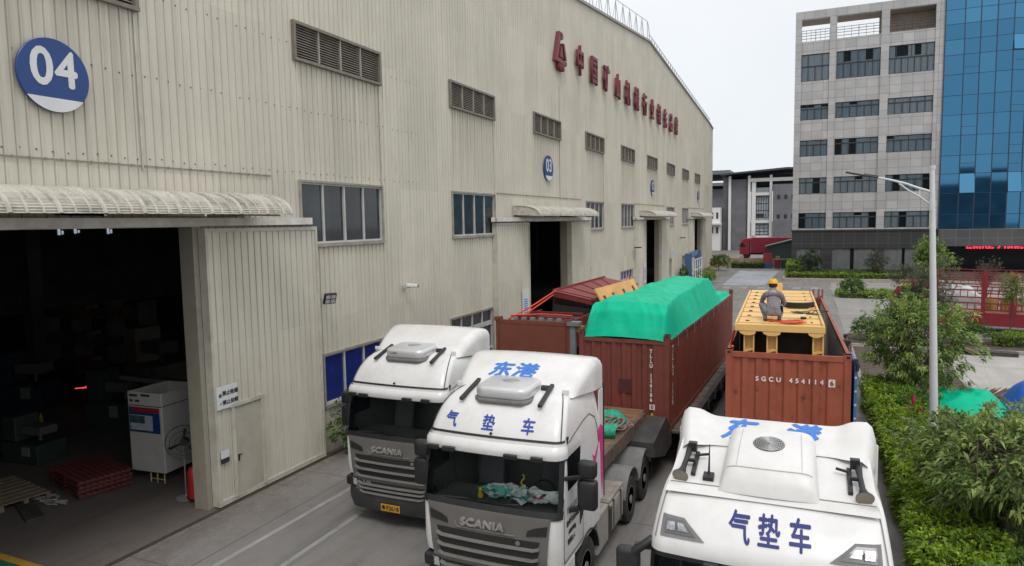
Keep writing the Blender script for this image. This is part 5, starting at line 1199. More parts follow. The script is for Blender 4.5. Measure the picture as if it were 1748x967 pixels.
c2 = container('rust red open top container numbered SGCU 4541146 carrying a yellow machine', (-.40, 15.2), math.radians(2.0), 11.3, 1.09, 3.76, M['rust_red'], .05)
text_flat('container_number', 'SGCU', .135, (-.36, .022, 3.20), (1, 0, 0), (0, 0, 1), M['whiteink'], c2, bold=.006, spacing=1.75); text_flat('container_number', '454114', .135, (.38, .022, 3.20), (1, 0, 0), (0, 0, 1), M['whiteink'], c2, bold=.006, spacing=1.75)
mb = MB(); mb.box(.80, .925, .02, .025, 3.115, 3.275); mb.build('check_digit_box', M['whiteink'], c2); text_flat('check_digit', '6', .14, (.862, .016, 3.195), (1, 0, 0), (0, 0, 1), M['rust_red'], c2, bold=.008)
mb = MB()
for x in (.93, 1.1, 1.22): mb.beam((x, 11.2, 3.0), (x, 11.25, 4.05), .06, .06)
mb.build('rear_stake', pm('faded stake', (.26, .09, .085), .6), c2)
bs = MB()
bs.box(1.27, 1.32, -.05, 1.2, 1.1, 3.66, 0)
for i in range(8): bs.lathe([(0, 0), (.025, 0), (.02, .006), (0, .006)], 8, (1.295, -.051, 1.4+i*.28), 'y', 1)
tag(bs.build('blue_side_sheet', [pm('blue sheet', (.03, .14, .35), .5, var=.2, dirt=(.1, .12, .15), dirt_amt=.4), M['alu']], None, (-.40, 15.2, 0), rot=(0, 0, math.radians(2))), 'narrow blue riveted sheet hanging at the right corner of the rust red container', 'sheet')
mb = MB(); mb.box(1.25, 1.33, -.08, .0, 3.64, 3.74); mb.tube([(1.28, -.05, 3.7), (1.33, -.08, 3.62), (1.31, -.06, 3.5)], .035, 7)
tag(mb.build('dark_rag', pm('dark cloth', (.02, .02, .035), .8), None, (-.40, 15.2, 0), rot=(0, 0, math.radians(2)), smooth=60), 'dark cloth bundle tied at the top of the blue sheet', 'cloth')

# yellow machine standing in c2
ym = thing('yellow_machine', 'yellow steel crusher frame with a ribbed flat top standing in the rust red container', 'machine', (-.40, 15.2, 1.22), math.radians(2))
ZT = 3.08
mb = MB(); X0, X1, Y0, Y1 = -1.06, .73, .34, 7.3
mb.box(X0, X1, Y0, Y1, ZT-.05, ZT)
for i in range(8):
    y = Y0+.25+i*.92; mb.box(X0+.06, X1-.06, y+.06, y+.74, ZT, ZT+.028)
mb.build('top_plate', M['yellow'], ym, bevel=.012)
mb = MB(); mb.box(X0-.01, X1+.01, Y0-.03, Y0+.02, ZT-.13, ZT+.02)
for x0, x1 in ((-.98, -.62), (-.5, -.12), (.4, .72)):
    mb.prism([(x0, 0), (x1, 0), (x1-.02, -.07), (x1-.12, -.11), (x0+.12, -.11), (x0+.02, -.06)], lambda u, v, h: (u, h, ZT-.12+v), Y0-.02, Y0+.1)
mb.build('front_lip', M['yellow'], ym, bevel=.01)
mb = MB()
for x in (X0, X1-.05): mb.box(x, x+.05, Y0+.02, Y1, ZT, ZT+.06)
mb.box(-.30, -.1, Y1-.3, Y1-.2, ZT, ZT+.32); mb.build('edge_rail', M['yellow'], ym, bevel=.01)
for x in (-.88, -.41, .50):
    mb = MB(); mb.box(x, x+.03, Y0+.06, Y0+.34, 0, ZT-.12); mb.box(x+.19, x+.22, Y0+.06, Y0+.34, 0, ZT-.12); mb.box(x+.03, x+.19, Y0+.2, Y0+.23, 0, ZT-.12)
    mb.prism([(x+.03, -.03), (x+.11, .0), (x+.19, .02), (x+.19, .06), (x+.03, .03)], lambda u, v, h: (u, h, 2.5+v), Y0+.06, Y0+.2)
    mb.build('leg', M['yellow'], ym)
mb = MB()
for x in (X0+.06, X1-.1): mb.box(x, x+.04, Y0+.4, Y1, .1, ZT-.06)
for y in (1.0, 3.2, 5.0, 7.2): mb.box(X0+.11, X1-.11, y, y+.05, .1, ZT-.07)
mb.build('hull_plate', pm('painted inner shade', (.03, .018, .014), .7, var=.4), ym)  # plates coloured near-black to paint in the shade inside the yellow frame
mb = MB()
for i in range(8):
    for x in (X0+.22, X0+.26, X1-.24):
        y = Y0+.4+i*.88; mb.lathe([(0, 0), (.022, 0), (.018, .022), (0, .024)], 6, (x, y, ZT+.028))
mb.box(.28, .4, 1.3, 1.42, ZT+.028, ZT+.07); mb.build('bolt', M['black'], ym)
mb = MB()
for i in range(6): mb.box(-.18+i*.05, -.145+i*.05, Y0+.14, Y0+.17, ZT+.0285, ZT+.031)
mb.build('red_mark', pm('red mark', (.5, .04, .02), .5), ym)
# rubber strip coil on top
mb = MB(); arc = np.linspace(math.radians(195), math.radians(345), 24); po = [(.42*math.cos(a), .5*math.sin(a)) for a in arc]+[(.36*math.cos(a), .34*math.sin(a)) for a in reversed(arc)]
mb.prism(po, lambda u, v, h: (u, v, h), 0, .12); rc = mb.build('rubber_strip', pm('black rubber', (.012, .012, .012), .6), None, (-.28, 19.0, 1.22+ZT+.035), rot=(0, 0, math.radians(4)), fix=False)
tag(rc, 'curved black rubber strip lying on the yellow machine top', 'rubber strip')
mb = MB(); random.seed(2)
for k in range(5): p = [(-.35+.09*i+.06*math.sin(i*1.3+k), 17.3+.25*math.sin(i*.6+k*1.1)+.12*k, 4.34+.02*random.random()) for i in range(9)]; mb.tube(p, .011, 4)
tag(mb.build('coiled_wire', pm('dark wire', (.05, .045, .04), .6)), 'tangle of dark wire beside the rubber strip on the yellow machine', 'wire')
mb = MB(); mb.grid(lambda u, v: (-.86+.75*u+.08*math.sin(v*5), 15.82+.42*v+.05*math.sin(u*7), 4.335+.05*abs(noise.noise(Vector((u*5, v*5, 3))))), 14, 10); tag(mb.build('orange_sling', M['orange'], fix=False), 'crumpled orange lifting sling spread under the crouching worker', 'sling')
mb = MB(); mb.grid(lambda u, v: (-.42+.36*u, 16.15+.22*v+.08*u, 4.4+.06*u), 3, 3); tag(mb.build('paper_sheet', pm('cream sheet', (.75, .62, .42), .6), fix=False), 'pale sheet lying on the orange sling by the worker', 'sheet')
mb = MB(); mb.tube([(-1.5, 15.35, 3.85), (-1.62, 15.8, 3.3), (-1.60, 16.0, 3.0), (-1.62, 16.1, 3.7), (-1.5, 15.9, 4.2)], .028, 5) if True else mb.tube([(-1.5, 15.9, 4.2), (-1.63, 16.1, 3.7), (-1.62, 16.0, 3.2)], .025, 5)
tag(mb.build('orange_strap', M['orange']), 'orange lashing strap at the left edge of the rust red container', 'strap')

# flat rack with its brown end wall and red machinery
fr = thing('flat_rack_container', 'flat rack container with a plain brown end wall and grey side post', 'container', (-8.06, 20.0, 0), math.radians(-1.2))
mb = MB(); mb.box(-1.2, 1.2, 0, .06, 1.1, 3.48); mb.box(-1.2, 1.2, -.012, 0, 3.36, 3.47); mb.box(-1.2, 1.2, -.012, 0, 1.1, 1.25); mb.build('end_wall', M['flatbrown'], fr)
for s in (-1, 1):
    mb = MB(); mb.box(s*1.2-.07, s*1.2+.07, .0, .2, 1.1, 3.5); mb.box(s*1.2-.1, s*1.2+.1, -.03, .2, 3.44, 3.56); mb.build('corner_post', M['flatbrown'], fr)
mb = MB(); mb.box(1.28, 1.46, .0, .12, 1.1, 3.46); mb.box(1.2, 1.6, -.05, .25, 3.38, 3.5)
mb.build('grey_bracket', pm('grey primer', (.2, .215, .23), .55), fr)
for i in range(7): mb = MB(); mb.box(-.7+i*.3, -.55+i*.3, .08, .2, 3.48, 3.56); mb.build('grey_lug', MATS['grey primer'], fr)
mb = MB(); mb.box(-1.2, 1.2, .06, 12, 1.08, 1.25); mb.build('floor', M['deckgrey'], fr)
mb = MB(); mb.box(1.44, 1.7, .05, .3, 3.18, 3.36); mb.build('timber_block', pm('timber', (.3, .15, .05), .7, var=.3), fr)
rm = thing('red_machine', 'dark red steel screen housing lashed with orange straps behind the brown end wall', 'machine', (-7.9, 20.0, 1.25), math.radians(-1.2))
def trough(mb, x0, x1, y0, y1, z0, z1, t=.06):
    mb.box(x0, x0+t, y0, y1, z0, z1); mb.box(x1-t, x1, y0, y1, z0, z1); mb.box(x0+t, x1-t, y0, y1, z0, z0+t)
mb = MB()
mb.poly([(-.45, 2.7, 2.9), (.98, 2.7, 2.62), (.98, 8.8, 2.62), (-.45, 8.8, 2.9)]); mb.poly([(-.45, 2.7, 2.9), (-.45, 8.8, 2.9), (-.6, 8.8, 1.2), (-.6, 2.7, 1.2)]); mb.poly([(-.45, 2.72, 2.9), (.98, 2.72, 2.62), (.98, 2.72, 2.45), (-.45, 2.72, 2.7)])
for i in range(5): mb.beam((-.46, 3.0+i*1.3, 2.91), (1.0, 3.0+i*.8, 2.63), .05, .035)
mb.beam((-.45, 2.7, 2.92), (-.45, 8.8, 2.92), .08, .08); mb.beam((.98, 2.7, 2.64), (.98, 8.8, 2.64), .08, .08)
mb.build('cover_plate', M['redpaint'], rm, fix=False)
mb = MB(); trough(mb, -1.0, 1.05, .5, 2.8, 1.3, 2.22); mb.box(-.9, 1.0, 2.8, 8.8, .1, 1.9); mb.beam((-1.0, .6, 2.25), (1.05, .6, 2.25), .07, .07); mb.beam((-.9, 1.6, 2.28), (1.0, 1.6, 2.28), .07, .07)
mb.build('trough', M['redpaint'], rm)
mb = MB(); mb.grid(lambda u, v: (-.95+1.9*u, .6+2.1*v, 1.98+.05*v), 2, 2); mb.build('screen_deck', pm('dark mesh', (.07, .06, .058), .8, var=.4, scale=30), rm, fix=False)
mb = MB(); mb.poly([(-.5, 2.72, 2.45), (1.0, 2.72, 2.3), (1.0, 2.75, 1.95), (-.5, 2.75, 1.95)]); mb.build('dark_opening', M['blackin'], rm, fix=False)
t = thing('wooden_board_panel', 'orange timber board leaning against the red machinery beside the green tarpaulin', 'board', (-6.68, 23.1, 3.72), math.radians(-1.2)); t.rotation_euler = (0, -.5, math.radians(-1.2))
mb = MB(); mb.prism([(0, -.3), (5.0, -.1), (5.2, .48), (.0, .55)], lambda u, v, h: (h, u, v), .0, .05); mb.build('board', pm('orange plywood', (.72, .38, .13), .6, var=.15, scale=2, stretch=(1, .5, 1)), t)
for y in (.4, 1.5, 2.9, 4.3): mb = MB(); mb.box(.05, .058, y, y+.28, -.05, .22); mb.build('stencil_mark', pm('dark stencil', (.12, .05, .03), .6), t)
for k_, pts in enumerate( ([(-8.9, 20.1, 3.5), (-8.55, 21.0, 3.75), (-8.15, 22.6, 4.2)], [(-8.95, 20.2, 3.2), (-8.85, 20.2, 3.6), (-7.9, 20.6, 3.62), (-6.9, 20.6, 3.6)], [(-8.6, 20.7, 3.55), (-8.2, 22.4, 4.05)], [(-6.85, 26.5, 3.9), (-6.85, 27.8, 4.3), (-6.8, 28.6, 3.8)], [(-6.87, 24.2, 3.7), (-6.86, 24.9, 3.95), (-6.85, 25.4, 3.5)])):
    mb = MB(); mb.tube(pts, .028, 5)
    tag(mb.build('orange_strap', M['orange']), ('long orange strap rising along the side of the red machinery', 'orange strap looped over the brown end wall across the red trough', 'second shorter orange strap rising beside the long one', 'orange strap over the far end of the timber board', 'orange strap over the middle of the timber board')[k_], 'strap', 'orange lashing straps on the red machinery')

# bundle of ropes and net on the middle gooseneck
t = thing('rope_bundle', 'green netting with a heap of reddish ropes on the gooseneck deck behind the middle truck', 'bundle', (-4.42, 15.3, 1.66)); random.seed(31)
mb = MB(); mb.lathe([(0, 0), (.34, .03), (.40, .2), (.30, .36), (.1, .42), (0, .43)], 18, (.1, .35, 0)); mb.tube([(-.1, -.5, .14), (.45, -.35, .14)], .14, 12)
o = mb.build('green_net', pm('green net', (.02, .30, .19), .7, var=.4, scale=14, bump=.6), t, smooth=60)
for v in o.data.vertices: v.co += Vector((noise.noise(v.co*4), noise.noise(v.co*4+Vector((5, 0, 0))), noise.noise(v.co*4+Vector((0, 5, 0)))))*.08
mb = MB()
for k in range(16):
    a0 = random.uniform(0, 6); r = random.uniform(.15, .36); c = Vector((random.uniform(-.05, .35), random.uniform(-.2, .3), random.uniform(.2, .38)))
    mb.tube([c+Vector((r*math.cos(a), r*.8*math.sin(a), .06*math.sin(2*a+k)-.08*(r/.36))) for a in np.linspace(a0, a0+5.2, 16)], .021, 5)
mb.build('rope_coil', pm('reddish rope', (.27, .16, .14), .8, var=.3), t)

# ================================================================== PEOPLE
def skinned(name, V, E, Rr, regions, mats, loc, rz, root=0, extra=None):
    """V joints, E bones, Rr radii; regions: bone index -> material slot; one continuous mesh"""
    me = bpy.data.meshes.new(name); me.from_pydata([tuple(v) for v in V], E, [])
    o = bpy.data.objects.new(name, me); COL.objects.link(o)
    sk = o.modifiers.new('skin', 'SKIN'); sk.use_smooth_shade = True
    ss = o.modifiers.new('sub', 'SUBSURF'); ss.levels = 2; ss.render_levels = 2
    for i, s in enumerate(me.skin_vertices[0].data): s.radius = Rr[i] if isinstance(Rr[i], tuple) else (Rr[i], Rr[i]); s.use_root = (i == root)
    bpy.context.view_layer.update()
    m2 = bpy.data.meshes.new_from_object(o.evaluated_get(bpy.context.evaluated_depsgraph_get()))
    bpy.data.objects.remove(o); bpy.data.meshes.remove(me)
    if extra:
        bm = bmesh.new(); bm.from_mesh(m2); extra(bm); bm.to_mesh(m2); bm.free()
    m2.materials.clear()
    for m in mats: m2.materials.append(m)
    Vv = [Vector(v) for v in V]
    for p in m2.polygons:
        c = p.center; best, bi = 1e9, 0
        for k, (a, b) in enumerate(E):
            d = Vv[b]-Vv[a]; t = max(0, min(1, (c-Vv[a]).dot(d)/max(1e-9, d.length_squared))); dist = (c-Vv[a]-d*t).length-(Rr[b][0] if isinstance(Rr[b], tuple) else Rr[b])*.6
            if dist < best: best, bi = dist, k
        p.material_index = regions[bi]; p.use_smooth = True
    m2.name = name; ob = bpy.data.objects.new(name, m2); COL.objects.link(ob); ob.location = loc; ob.rotation_euler = (0, 0, rz); return ob
def add_bits(bm, bits):
    for c, r, sc in bits:
        g = bmesh.ops.create_uvsphere(bm, u_segments=10, v_segments=8, radius=r)
        for v in g['verts']: v.co = Vector((v.co.x*sc[0], v.co.y*sc[1], v.co.z*sc[2]))+Vector(c)
def hand_bones(V, E, R, reg, w_i, d, side, curl=.4, slot=0):
    """palm and five fingers from wrist joint w_i pointing along d"""
    w_ = Vector(V[w_i]); d = Vector(d).normalized(); s = Vector(side).normalized(); n_ = d.cross(s)
    V.append(w_+d*.075); R.append(.032); pi_ = len(V)-1; E.append((w_i, pi_)); reg.append(slot)
    for k, (o_, l_) in enumerate(((-.032, .062), (-.011, .078), (.011, .074), (.030, .06))):
        V.append(V[pi_]+s*o_*1.2+d*.03); R.append(.011); a = len(V)-1; E.append((pi_, a)); reg.append(slot)
        V.append(V[a]+d*l_*.6+n_*l_*curl*.5); R.append(.009); E.append((a, a+1)); reg.append(slot)
        V.append(V[a+1]+d*l_*.3+n_*l_*curl); R.append(.008); E.append((a+1, a+2)); reg.append(slot)
    V.append(w_+d*.035-s*.045); R.append(.012); a = len(V)-1; E.append((w_i, a)); reg.append(slot); V.append(V[a]+d*.05-s*.02); R.append(.009); E.append((a, a+1)); reg.append(slot)
SH, TR, SKN, SHOE = 0, 1, 2, 3
V = [Vector(p) for p in ((0, -.10, .27), (0, -.02, .44), (0, .08, .62), (0, .13, .72), (0, .17, .80), (0, .20, .90),      # pelvis, waist, chest, collar, neck, head
     (-.11, -.09, .25), (-.27, .27, .44), (-.17, .0, .10), (-.19, .13, .045), (.11, -.09, .25), (.19, .30, .42), (.14, .0, .10), (.16, .13, .045),
     (-.18, .10, .67), (-.26, .24, .47), (-.14, .46, .36), (.18, .10, .67), (.27, .25, .43), (.14, .47, .27))]
E_ = [(0, 1), (1, 2), (2, 3), (3, 4), (4, 5), (0, 6), (6, 7), (7, 8), (8, 9), (0, 10), (10, 11), (11, 12), (12, 13), (3, 14), (14, 15), (15, 16), (3, 17), (17, 18), (18, 19)]
Rr = [(.16, .12), (.155, .115), (.17, .12), (.12, .085), .058, (.082, .095), .10, .075, .05, .04, .10, .075, .05, .04, .075, .055, .038, .075, .055, .038]
reg = [SH, SH, SH, SKN, SKN, TR, TR, TR, SHOE, TR, TR, TR, SHOE, SH, SH, SH, SH, SH, SH]
hand_bones(V, E_, Rr, reg, 16, (.3, .8, -.5), (1, 0, 0), .5, SKN); hand_bones(V, E_, Rr, reg, 19, (-.2, .8, -.5), (-1, 0, 0), .5, SKN)
bits = [((0, .29, .895), .018, (1, 1.4, 1.2)), ((-.083, .2, .895), .02, (.5, 1, 1.3)), ((.083, .2, .895), .02, (.5, 1, 1.3)), ((-.03, .283, .915), .01, (1, .6, .8)), ((.03, .283, .915), .01, (1, .6, .8)), ((0, .277, .855), .015, (1.6, .6, .5))]
wk = skinned('person', V, E_, Rr, reg, [pm('grey lilac jacket', (.20, .18, .20), .8, var=.3, scale=7, bump=.9, bump_scale=9), pm('worn jeans', (.20, .215, .235), .8, var=.3, scale=8, bump=.9, bump_scale=12), M['skin'], pm('dusty boot', (.1, .085, .075), .7)], (-.72, 16.02, 4.305), math.radians(6), extra=lambda bm: add_bits(bm, bits))
wk.scale = (.92, .92, .90)
tag(wk, 'worker in yellow helmet, grey jacket and faded jeans crouching on the yellow machine', 'person')
mb = MB(); mb.lathe([(.118, 0), (.12, .012), (.108, .02), (.104, .06), (.085, .1), (.05, .122), (0, .13)], 22); mb.prism([(-.1, .06), (-.06, .14), (.06, .14), (.1, .06)], lambda u, v, h: (u, v, h), -.002, .012); mb.box(-.012, .012, -.09, .09, .10, .135)
mb.build('helmet', pm('helmet yellow', (.75, .42, .01), .35), wk, (0, .195, .93), smooth=45, rot=(-.12, 0, 0))
mb = MB(); mb.lathe([(.093, -.06), (.098, -.02), (.1, .02), (.09, .03)], 16); mb.build('hair', pm('dark hair', (.015, .013, .012), .7), wk, (0, .185, .915), smooth=50)
mb = MB(); mb.lathe([(.13, 0), (.115, .04), (.085, .065), (.075, .06)], 16); mb.build('hood', pm('pale hood', (.3, .28, .30), .85), wk, (0, .115, .70), smooth=60, rot=(-.25, 0, 0))
V = [Vector(p) for p in ((0, 0, .95), (0, 0, 1.12), (0, -.01, 1.32), (0, 0, 1.43), (0, -.01, 1.5), (0, -.03, 1.62), (-.1, 0, .9), (-.11, -.02, .5), (-.12, .02, .1), (-.13, -.12, .04), (.1, 0, .9), (.11, -.02, .5), (.12, .02, .1), (.13, -.12, .04),
     (-.19, 0, 1.39), (-.25, .0, 1.13), (-.2, -.18, 1.0), (.19, 0, 1.39), (.26, .02, 1.12), (.27, -.06, .88))]
E_ = [(0, 1), (1, 2), (2, 3), (3, 4), (4, 5), (0, 6), (6, 7), (7, 8), (8, 9), (0, 10), (10, 11), (11, 12), (12, 13), (3, 14), (14, 15), (15, 16), (3, 17), (17, 18), (18, 19)]
Rr = [(.15, .11), (.145, .105), (.165, .115), (.11, .08), .055, (.075, .095), .095, .068, .045, .04, .095, .068, .045, .04, .07, .045, .033, .07, .045, .033]
reg = [SH, SH, SH, SKN, SKN, TR, TR, TR, SHOE, TR, TR, TR, SHOE, SH, SKN, SKN, SH, SKN, SKN]
hand_bones(V, E_, Rr, reg, 16, (.3, -.8, -.3), (1, 0, 0), .4, SKN); hand_bones(V, E_, Rr, reg, 19, (0, -.2, -1), (0, -1, 0), .3, SKN)
bits = [((0, -.128, 1.61), .018, (1, 1.4, 1.3)), ((-.078, -.03, 1.61), .02, (.5, 1, 1.4)), ((.078, -.03, 1.61), .02, (.5, 1, 1.4)), ((-.03, -.115, 1.632), .011, (1, .6, .7)), ((.03, -.115, 1.632), .011, (1, .6, .7)), ((0, -.112, 1.565), .016, (1.6, .6, .5))]
mn = skinned('person', V, E_, Rr, reg, [pm('black shirt', (.012, .013, .018), .8), pm('blue jeans', (.06, .09, .16), .8, var=.2), M['skin'], M['black']], (1.42, 31.4, 0), math.radians(25), extra=lambda bm: add_bits(bm, bits))
tag(mn, 'man in a black T-shirt and jeans standing on the ground beside the rust red container', 'person')
mb = MB(); mb.lathe([(.084, -.03), (.094, .02), (.09, .07), (.05, .11), (0, .12)], 16); mb.build('hair', pm('dark hair', (.015, .013, .012), .7), mn, (0, -.015, 1.625), smooth=60, rot=(.25, 0, 0))
# ================================================================== OFFICE BLOCK (facade y = 90)
M['stone'] = tiles('grey stone cladding', (.41, .40, .395), 1.15, .93, (.17, .16, .155))
M['granite'] = tiles('black granite', (.042, .042, .043), 1.15, 1.15, (.09, .09, .09), .3, msize=.03)
M['curtain'] = pm('curtain', (.55, .60, .64), .8, var=.25, scale=1.6, stretch=(3, 3, .1))
M['curtainw'] = pm('white curtain', (.75, .75, .75), .8, var=.2, scale=2, stretch=(6, 6, .1))
M['offglass'] = glassmat('office glass', (.82, .9, .95), .08, (.03, .04, .05))
M['frame'] = pm('dark window frame', (.03, .033, .037), .45)
OY = 90.0
of = thing('office_building', 'grey stone six storey office block with roof terrace openings above a black granite ground floor', 'office block', (0, OY, 0))
PX = [(-2.05, -1.38), (1.64, 2.38), (6.95, 7.76), (12.25, 13.1)]
ROWS = [(5.24, 7.10), (9.37, 11.29), (13.81, 15.71), (18.08, 19.9), (22.58, 25.71)]
mb = MB()
for a, b in PX: mb.box(a, b, -.0, .6, 5.0, 29.7)
mb.box(-2.05, 13.1, -.0, .6, 29.7, 30.65); mb.build('pier', M['stone'], of)
mb = MB(); spans = [(PX[i][1], PX[i+1][0]) for i in range(3)]; zs_ = [5.0]+[v for r in ROWS for v in r]+[27.2]
for a, b in spans:
    for i in range(0, len(zs_), 2): mb.box(a, b, .12, .6, zs_[i], zs_[i+1])
mb.box(-2.04, 13.05, .6, 16, 5.0, 27.15)
mb.build('wall', M['stone'], of)
mb = MB(); mb.box(-2.04, 13.09, .61, 3.2, 29.72, 30.6); mb.box(7.78, 13.08, 2.6, 2.8, 27.2, 29.7); mb.box(6.9, 7.2, 2.4, 2.9, 27.2, 29.7); mb.box(13.0, 13.08, .61, 2.6, 27.2, 29.7); mb.build('terrace_structure', pm('terrace plaster', (.36, .29, .23), .8), of)
for a, b in spans:
    mb = MB()
    for z in (27.55, 27.9, 28.2, 28.5): mb.beam((a, .35, z), (b, .35, z), .05, .05)
    for k in range(7): x = a+(b-a)*k/6; mb.beam((x, .352, 27.2), (x, .352, 28.5), .06 if k % 3 == 0 else .035, .06 if k % 3 == 0 else .035)
    mb.build('terrace_railing', M['frame'], of)
random.seed(77)
for ri, (z0, z1) in enumerate(ROWS):
    for si, (a, b) in enumerate(spans):
        mb = MB(); tz = z1-(z1-z0)*(.30 if ri < 4 else .45); w_ = b-a; n = 4 if si == 0 else (7 if si == 2 and ri == 4 else 6)
        mb.box(a, b, .22, .30, z0, z0+.07); mb.box(a, b, .22, .30, z1-.07, z1); mb.box(a, b, .215, .305, tz-.06, tz+.06)
        mb.box(a, a+.06, .221, .299, z0+.07, z1-.07); mb.box(b-.06, b, .221, .299, z0+.07, z1-.07)
        for k in range(1, n): x = a+w_*k/n; mb.box(x-.035 if k % 2 else x-.05, x+.035 if k % 2 else x+.05, .222, .298, z0+.07, tz-.06)
        for k, f in enumerate((.25, .75) if si == 0 else (.17, .5, .83)): x = a+w_*f; mb.box(x-.035, x+.035, .222, .298, tz+.06, z1-.07)
        wd = mb.build('window', M['frame'], of)
        mb = MB()
        for k in range(n): x0, x1 = a+w_*k/n, a+w_*(k+1)/n; t_ = random.uniform(-.006, .006); mb.poly([(x0, .262+t_, z0), (x1, .262-t_, z0), (x1, .262-t_, tz), (x0, .262+t_, tz)])
        mb.poly([(a, .264, tz), (b, .264, tz), (b, .262, z1), (a, .262, z1)]); mb.build('pane', M['offglass'], wd, fix=False)
        mb = MB()
        segs = [(k, random.random()) for k in range(n)]
        for k, rv in segs:
            if rv < .16 and ri != 4: continue
            x0, x1 = a+w_*k/n, a+w_*(k+1)/n; top = z1 if rv > .3 else tz+.2
            mb.grid(lambda u, v: (x0+(x1-x0)*u, .36+.02*math.sin(u*14+k), z0+(top-z0)*v), 14, 1)
        mb.poly([(a, .58, z0), (b, .58, z0), (b, .58, z1), (a, .58, z1)], 1)
        mb.build('curtain', [M['curtain'] if random.random() < .7 else M['curtainw'], M['blackin']], wd, fix=False)
# ground floor
mb = MB()
for a, b in ((-2.05, -1.5), (1.25, 2.4), (6.9, 7.8), (11.9, 13.1)): mb.box(a, b, -.15, .6, 0, 2.85)
mb.box(-2.05, 13.1, -.18, .6, 2.85, 4.92); mb.box(-2.2, 13.1, -.4, .6, 4.92, 5.08); mb.box(-2.0, 13.0, .05, .6, 0, .35); mb.box(-2.04, 13.1, .9, 16, 0, 4.9); mb.build('granite_base', M['granite'], of)
mb = MB()
for a, b in ((-1.5, 1.25), (2.4, 4.35), (4.75, 6.9), (7.8, 9.7), (10.0, 11.9)): mb.grid(lambda u, v: (a+(b-a)*u, .32+.06*math.sin(u*(b-a)*7), .35+2.5*v), 40, 1)
mb.build('curtain', pm('ground floor curtain', (.85, .84, .82), .8, var=.1), of, fix=False)
mb = MB()
for a, b in ((-1.5, 1.25), (2.4, 6.9), (7.8, 11.9)): mb.poly([(a, .2, .35), (b, .2, .35), (b, .2, 2.85), (a, .2, 2.85)])
mb.build('shop_glass', glassmat('clear glass', (.85, .88, .88), .05), of, fix=False)
# blue glass tower part
cw = thing('glass_tower', 'blue mirrored curtain wall block with a red LED strip over its dark entrance', 'glass building', (0, OY, 0))
mg = bpy.data.materials.new('blue mirror glass'); mg.use_nodes = True; b_ = mg.node_tree.nodes['Principled BSDF']; b_.inputs['Metallic'].default_value = 1; b_.inputs['Roughness'].default_value = .04
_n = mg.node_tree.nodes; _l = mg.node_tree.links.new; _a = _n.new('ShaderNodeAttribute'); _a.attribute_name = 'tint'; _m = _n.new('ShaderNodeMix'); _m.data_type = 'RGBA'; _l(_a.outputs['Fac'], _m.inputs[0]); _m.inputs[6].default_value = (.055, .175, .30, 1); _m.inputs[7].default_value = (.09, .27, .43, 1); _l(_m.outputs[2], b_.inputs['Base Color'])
random.seed(12); XC = 19.4
def cpt(s, z, off=0):      # plan: straight to the chamfer corner, then turning back
    return (13.14+s, -.12-off, z) if 13.14+s <= XC else (XC+(13.14+s-XC)*.94, -.12-off+(13.14+s-XC)*.34, z)
cols = [0, 1.82, 3.28, 4.78, 6.26, 7.7, 9.1, 10.6, 12.1, 13.6, 15.1]; rows = [5.0, 6.6, 8.95, 11.1, 13.1, 15.26, 17.5, 19.6, 21.86, 23.96, 25.6, 27.25, 28.8, 30.6, 32.5, 34.5, 36.5, 38.6]
mb = MB(); tints = []
for i in range(len(cols)-1):
    for j in range(len(rows)-1):
        tl = random.uniform(-.011, .011); tz_ = random.uniform(-.010, .010); op = 0
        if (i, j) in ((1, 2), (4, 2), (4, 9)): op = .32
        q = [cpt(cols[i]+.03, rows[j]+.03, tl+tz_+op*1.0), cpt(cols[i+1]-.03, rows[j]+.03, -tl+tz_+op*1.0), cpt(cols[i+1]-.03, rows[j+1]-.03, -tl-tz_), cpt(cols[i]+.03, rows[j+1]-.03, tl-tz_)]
        mb.poly(q); tints.append(1.0 if op else random.random()**2*.35+(.35 if j > 10 else 0))  # open panes tinted paler to paint in sky reflection; upper rows paler too
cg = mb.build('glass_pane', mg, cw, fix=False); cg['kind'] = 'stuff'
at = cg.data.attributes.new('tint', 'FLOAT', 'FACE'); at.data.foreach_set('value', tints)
mb = MB()
for s in cols: mb.beam(cpt(s, 5.0, .0), cpt(s, 38.6, .0), .07, .10)
for z in rows:
    for s0, s1 in zip(cols[:-1], cols[1:]): mb.beam(cpt(s0, z, -.02), cpt(s1, z, -.02), .045, .045)
for i, z in ((1, 16.2), (1, 22.6), (4, 18.2), (4, 22.9), (1, 12.2), (4, 14.0), (4, 12.0)): mb.beam(cpt(cols[i], z, -.02), cpt(cols[i+1], z, -.02), .05, .05)
mb.build('mullion', pm('mullion', (.02, .04, .075), .4), cw)
mb = MB(); mb.box(13.14, XC-.1, .05, 14, 5.0, 38.5); mb.box(XC-.1, 27.0, 3.3, 14, 5.0, 38.5); mb.build('core', M['frame'], cw)
mb = MB(); mb.box(13.12, 28, -.5, .6, 3.1, 4.95); mb.box(13.12, 13.9, -.3, .6, 0, 3.1); mb.box(26, 28, -.3, .6, 0, 3.1); mb.build('granite_fascia', tiles('grey granite', (.085, .085, .087), 1.3, 1.0, (.15, .15, .15), .35, msize=.03), cw)
mb = MB(); mb.box(13.9, 26, 4.5, 4.7, 0, 3.1); mb.box(13.9, 26, .6, 4.5, 3.0, 3.1); [mb.box(x, x+.25, 1.0, 1.3, 0, 3.0) for x in (16, 19, 22, 25)]; mb.box(13.9, 26, .8, 2.5, .2, .3); mb.build('entrance', M['frame'], cw)
mb = MB(); mb.poly([(13.9, .3, .2), (26, .3, .2), (26, .3, 3.1), (13.9, .3, 3.1)]); mb.build('entrance_glass', glassmat('entrance glass', (.35, .38, .38), .25), cw, fix=False)
mb = MB(); mb.box(15.7, 21.6, -.56, -.5, 2.82, 3.12, 1); random.seed(9); x = 15.8
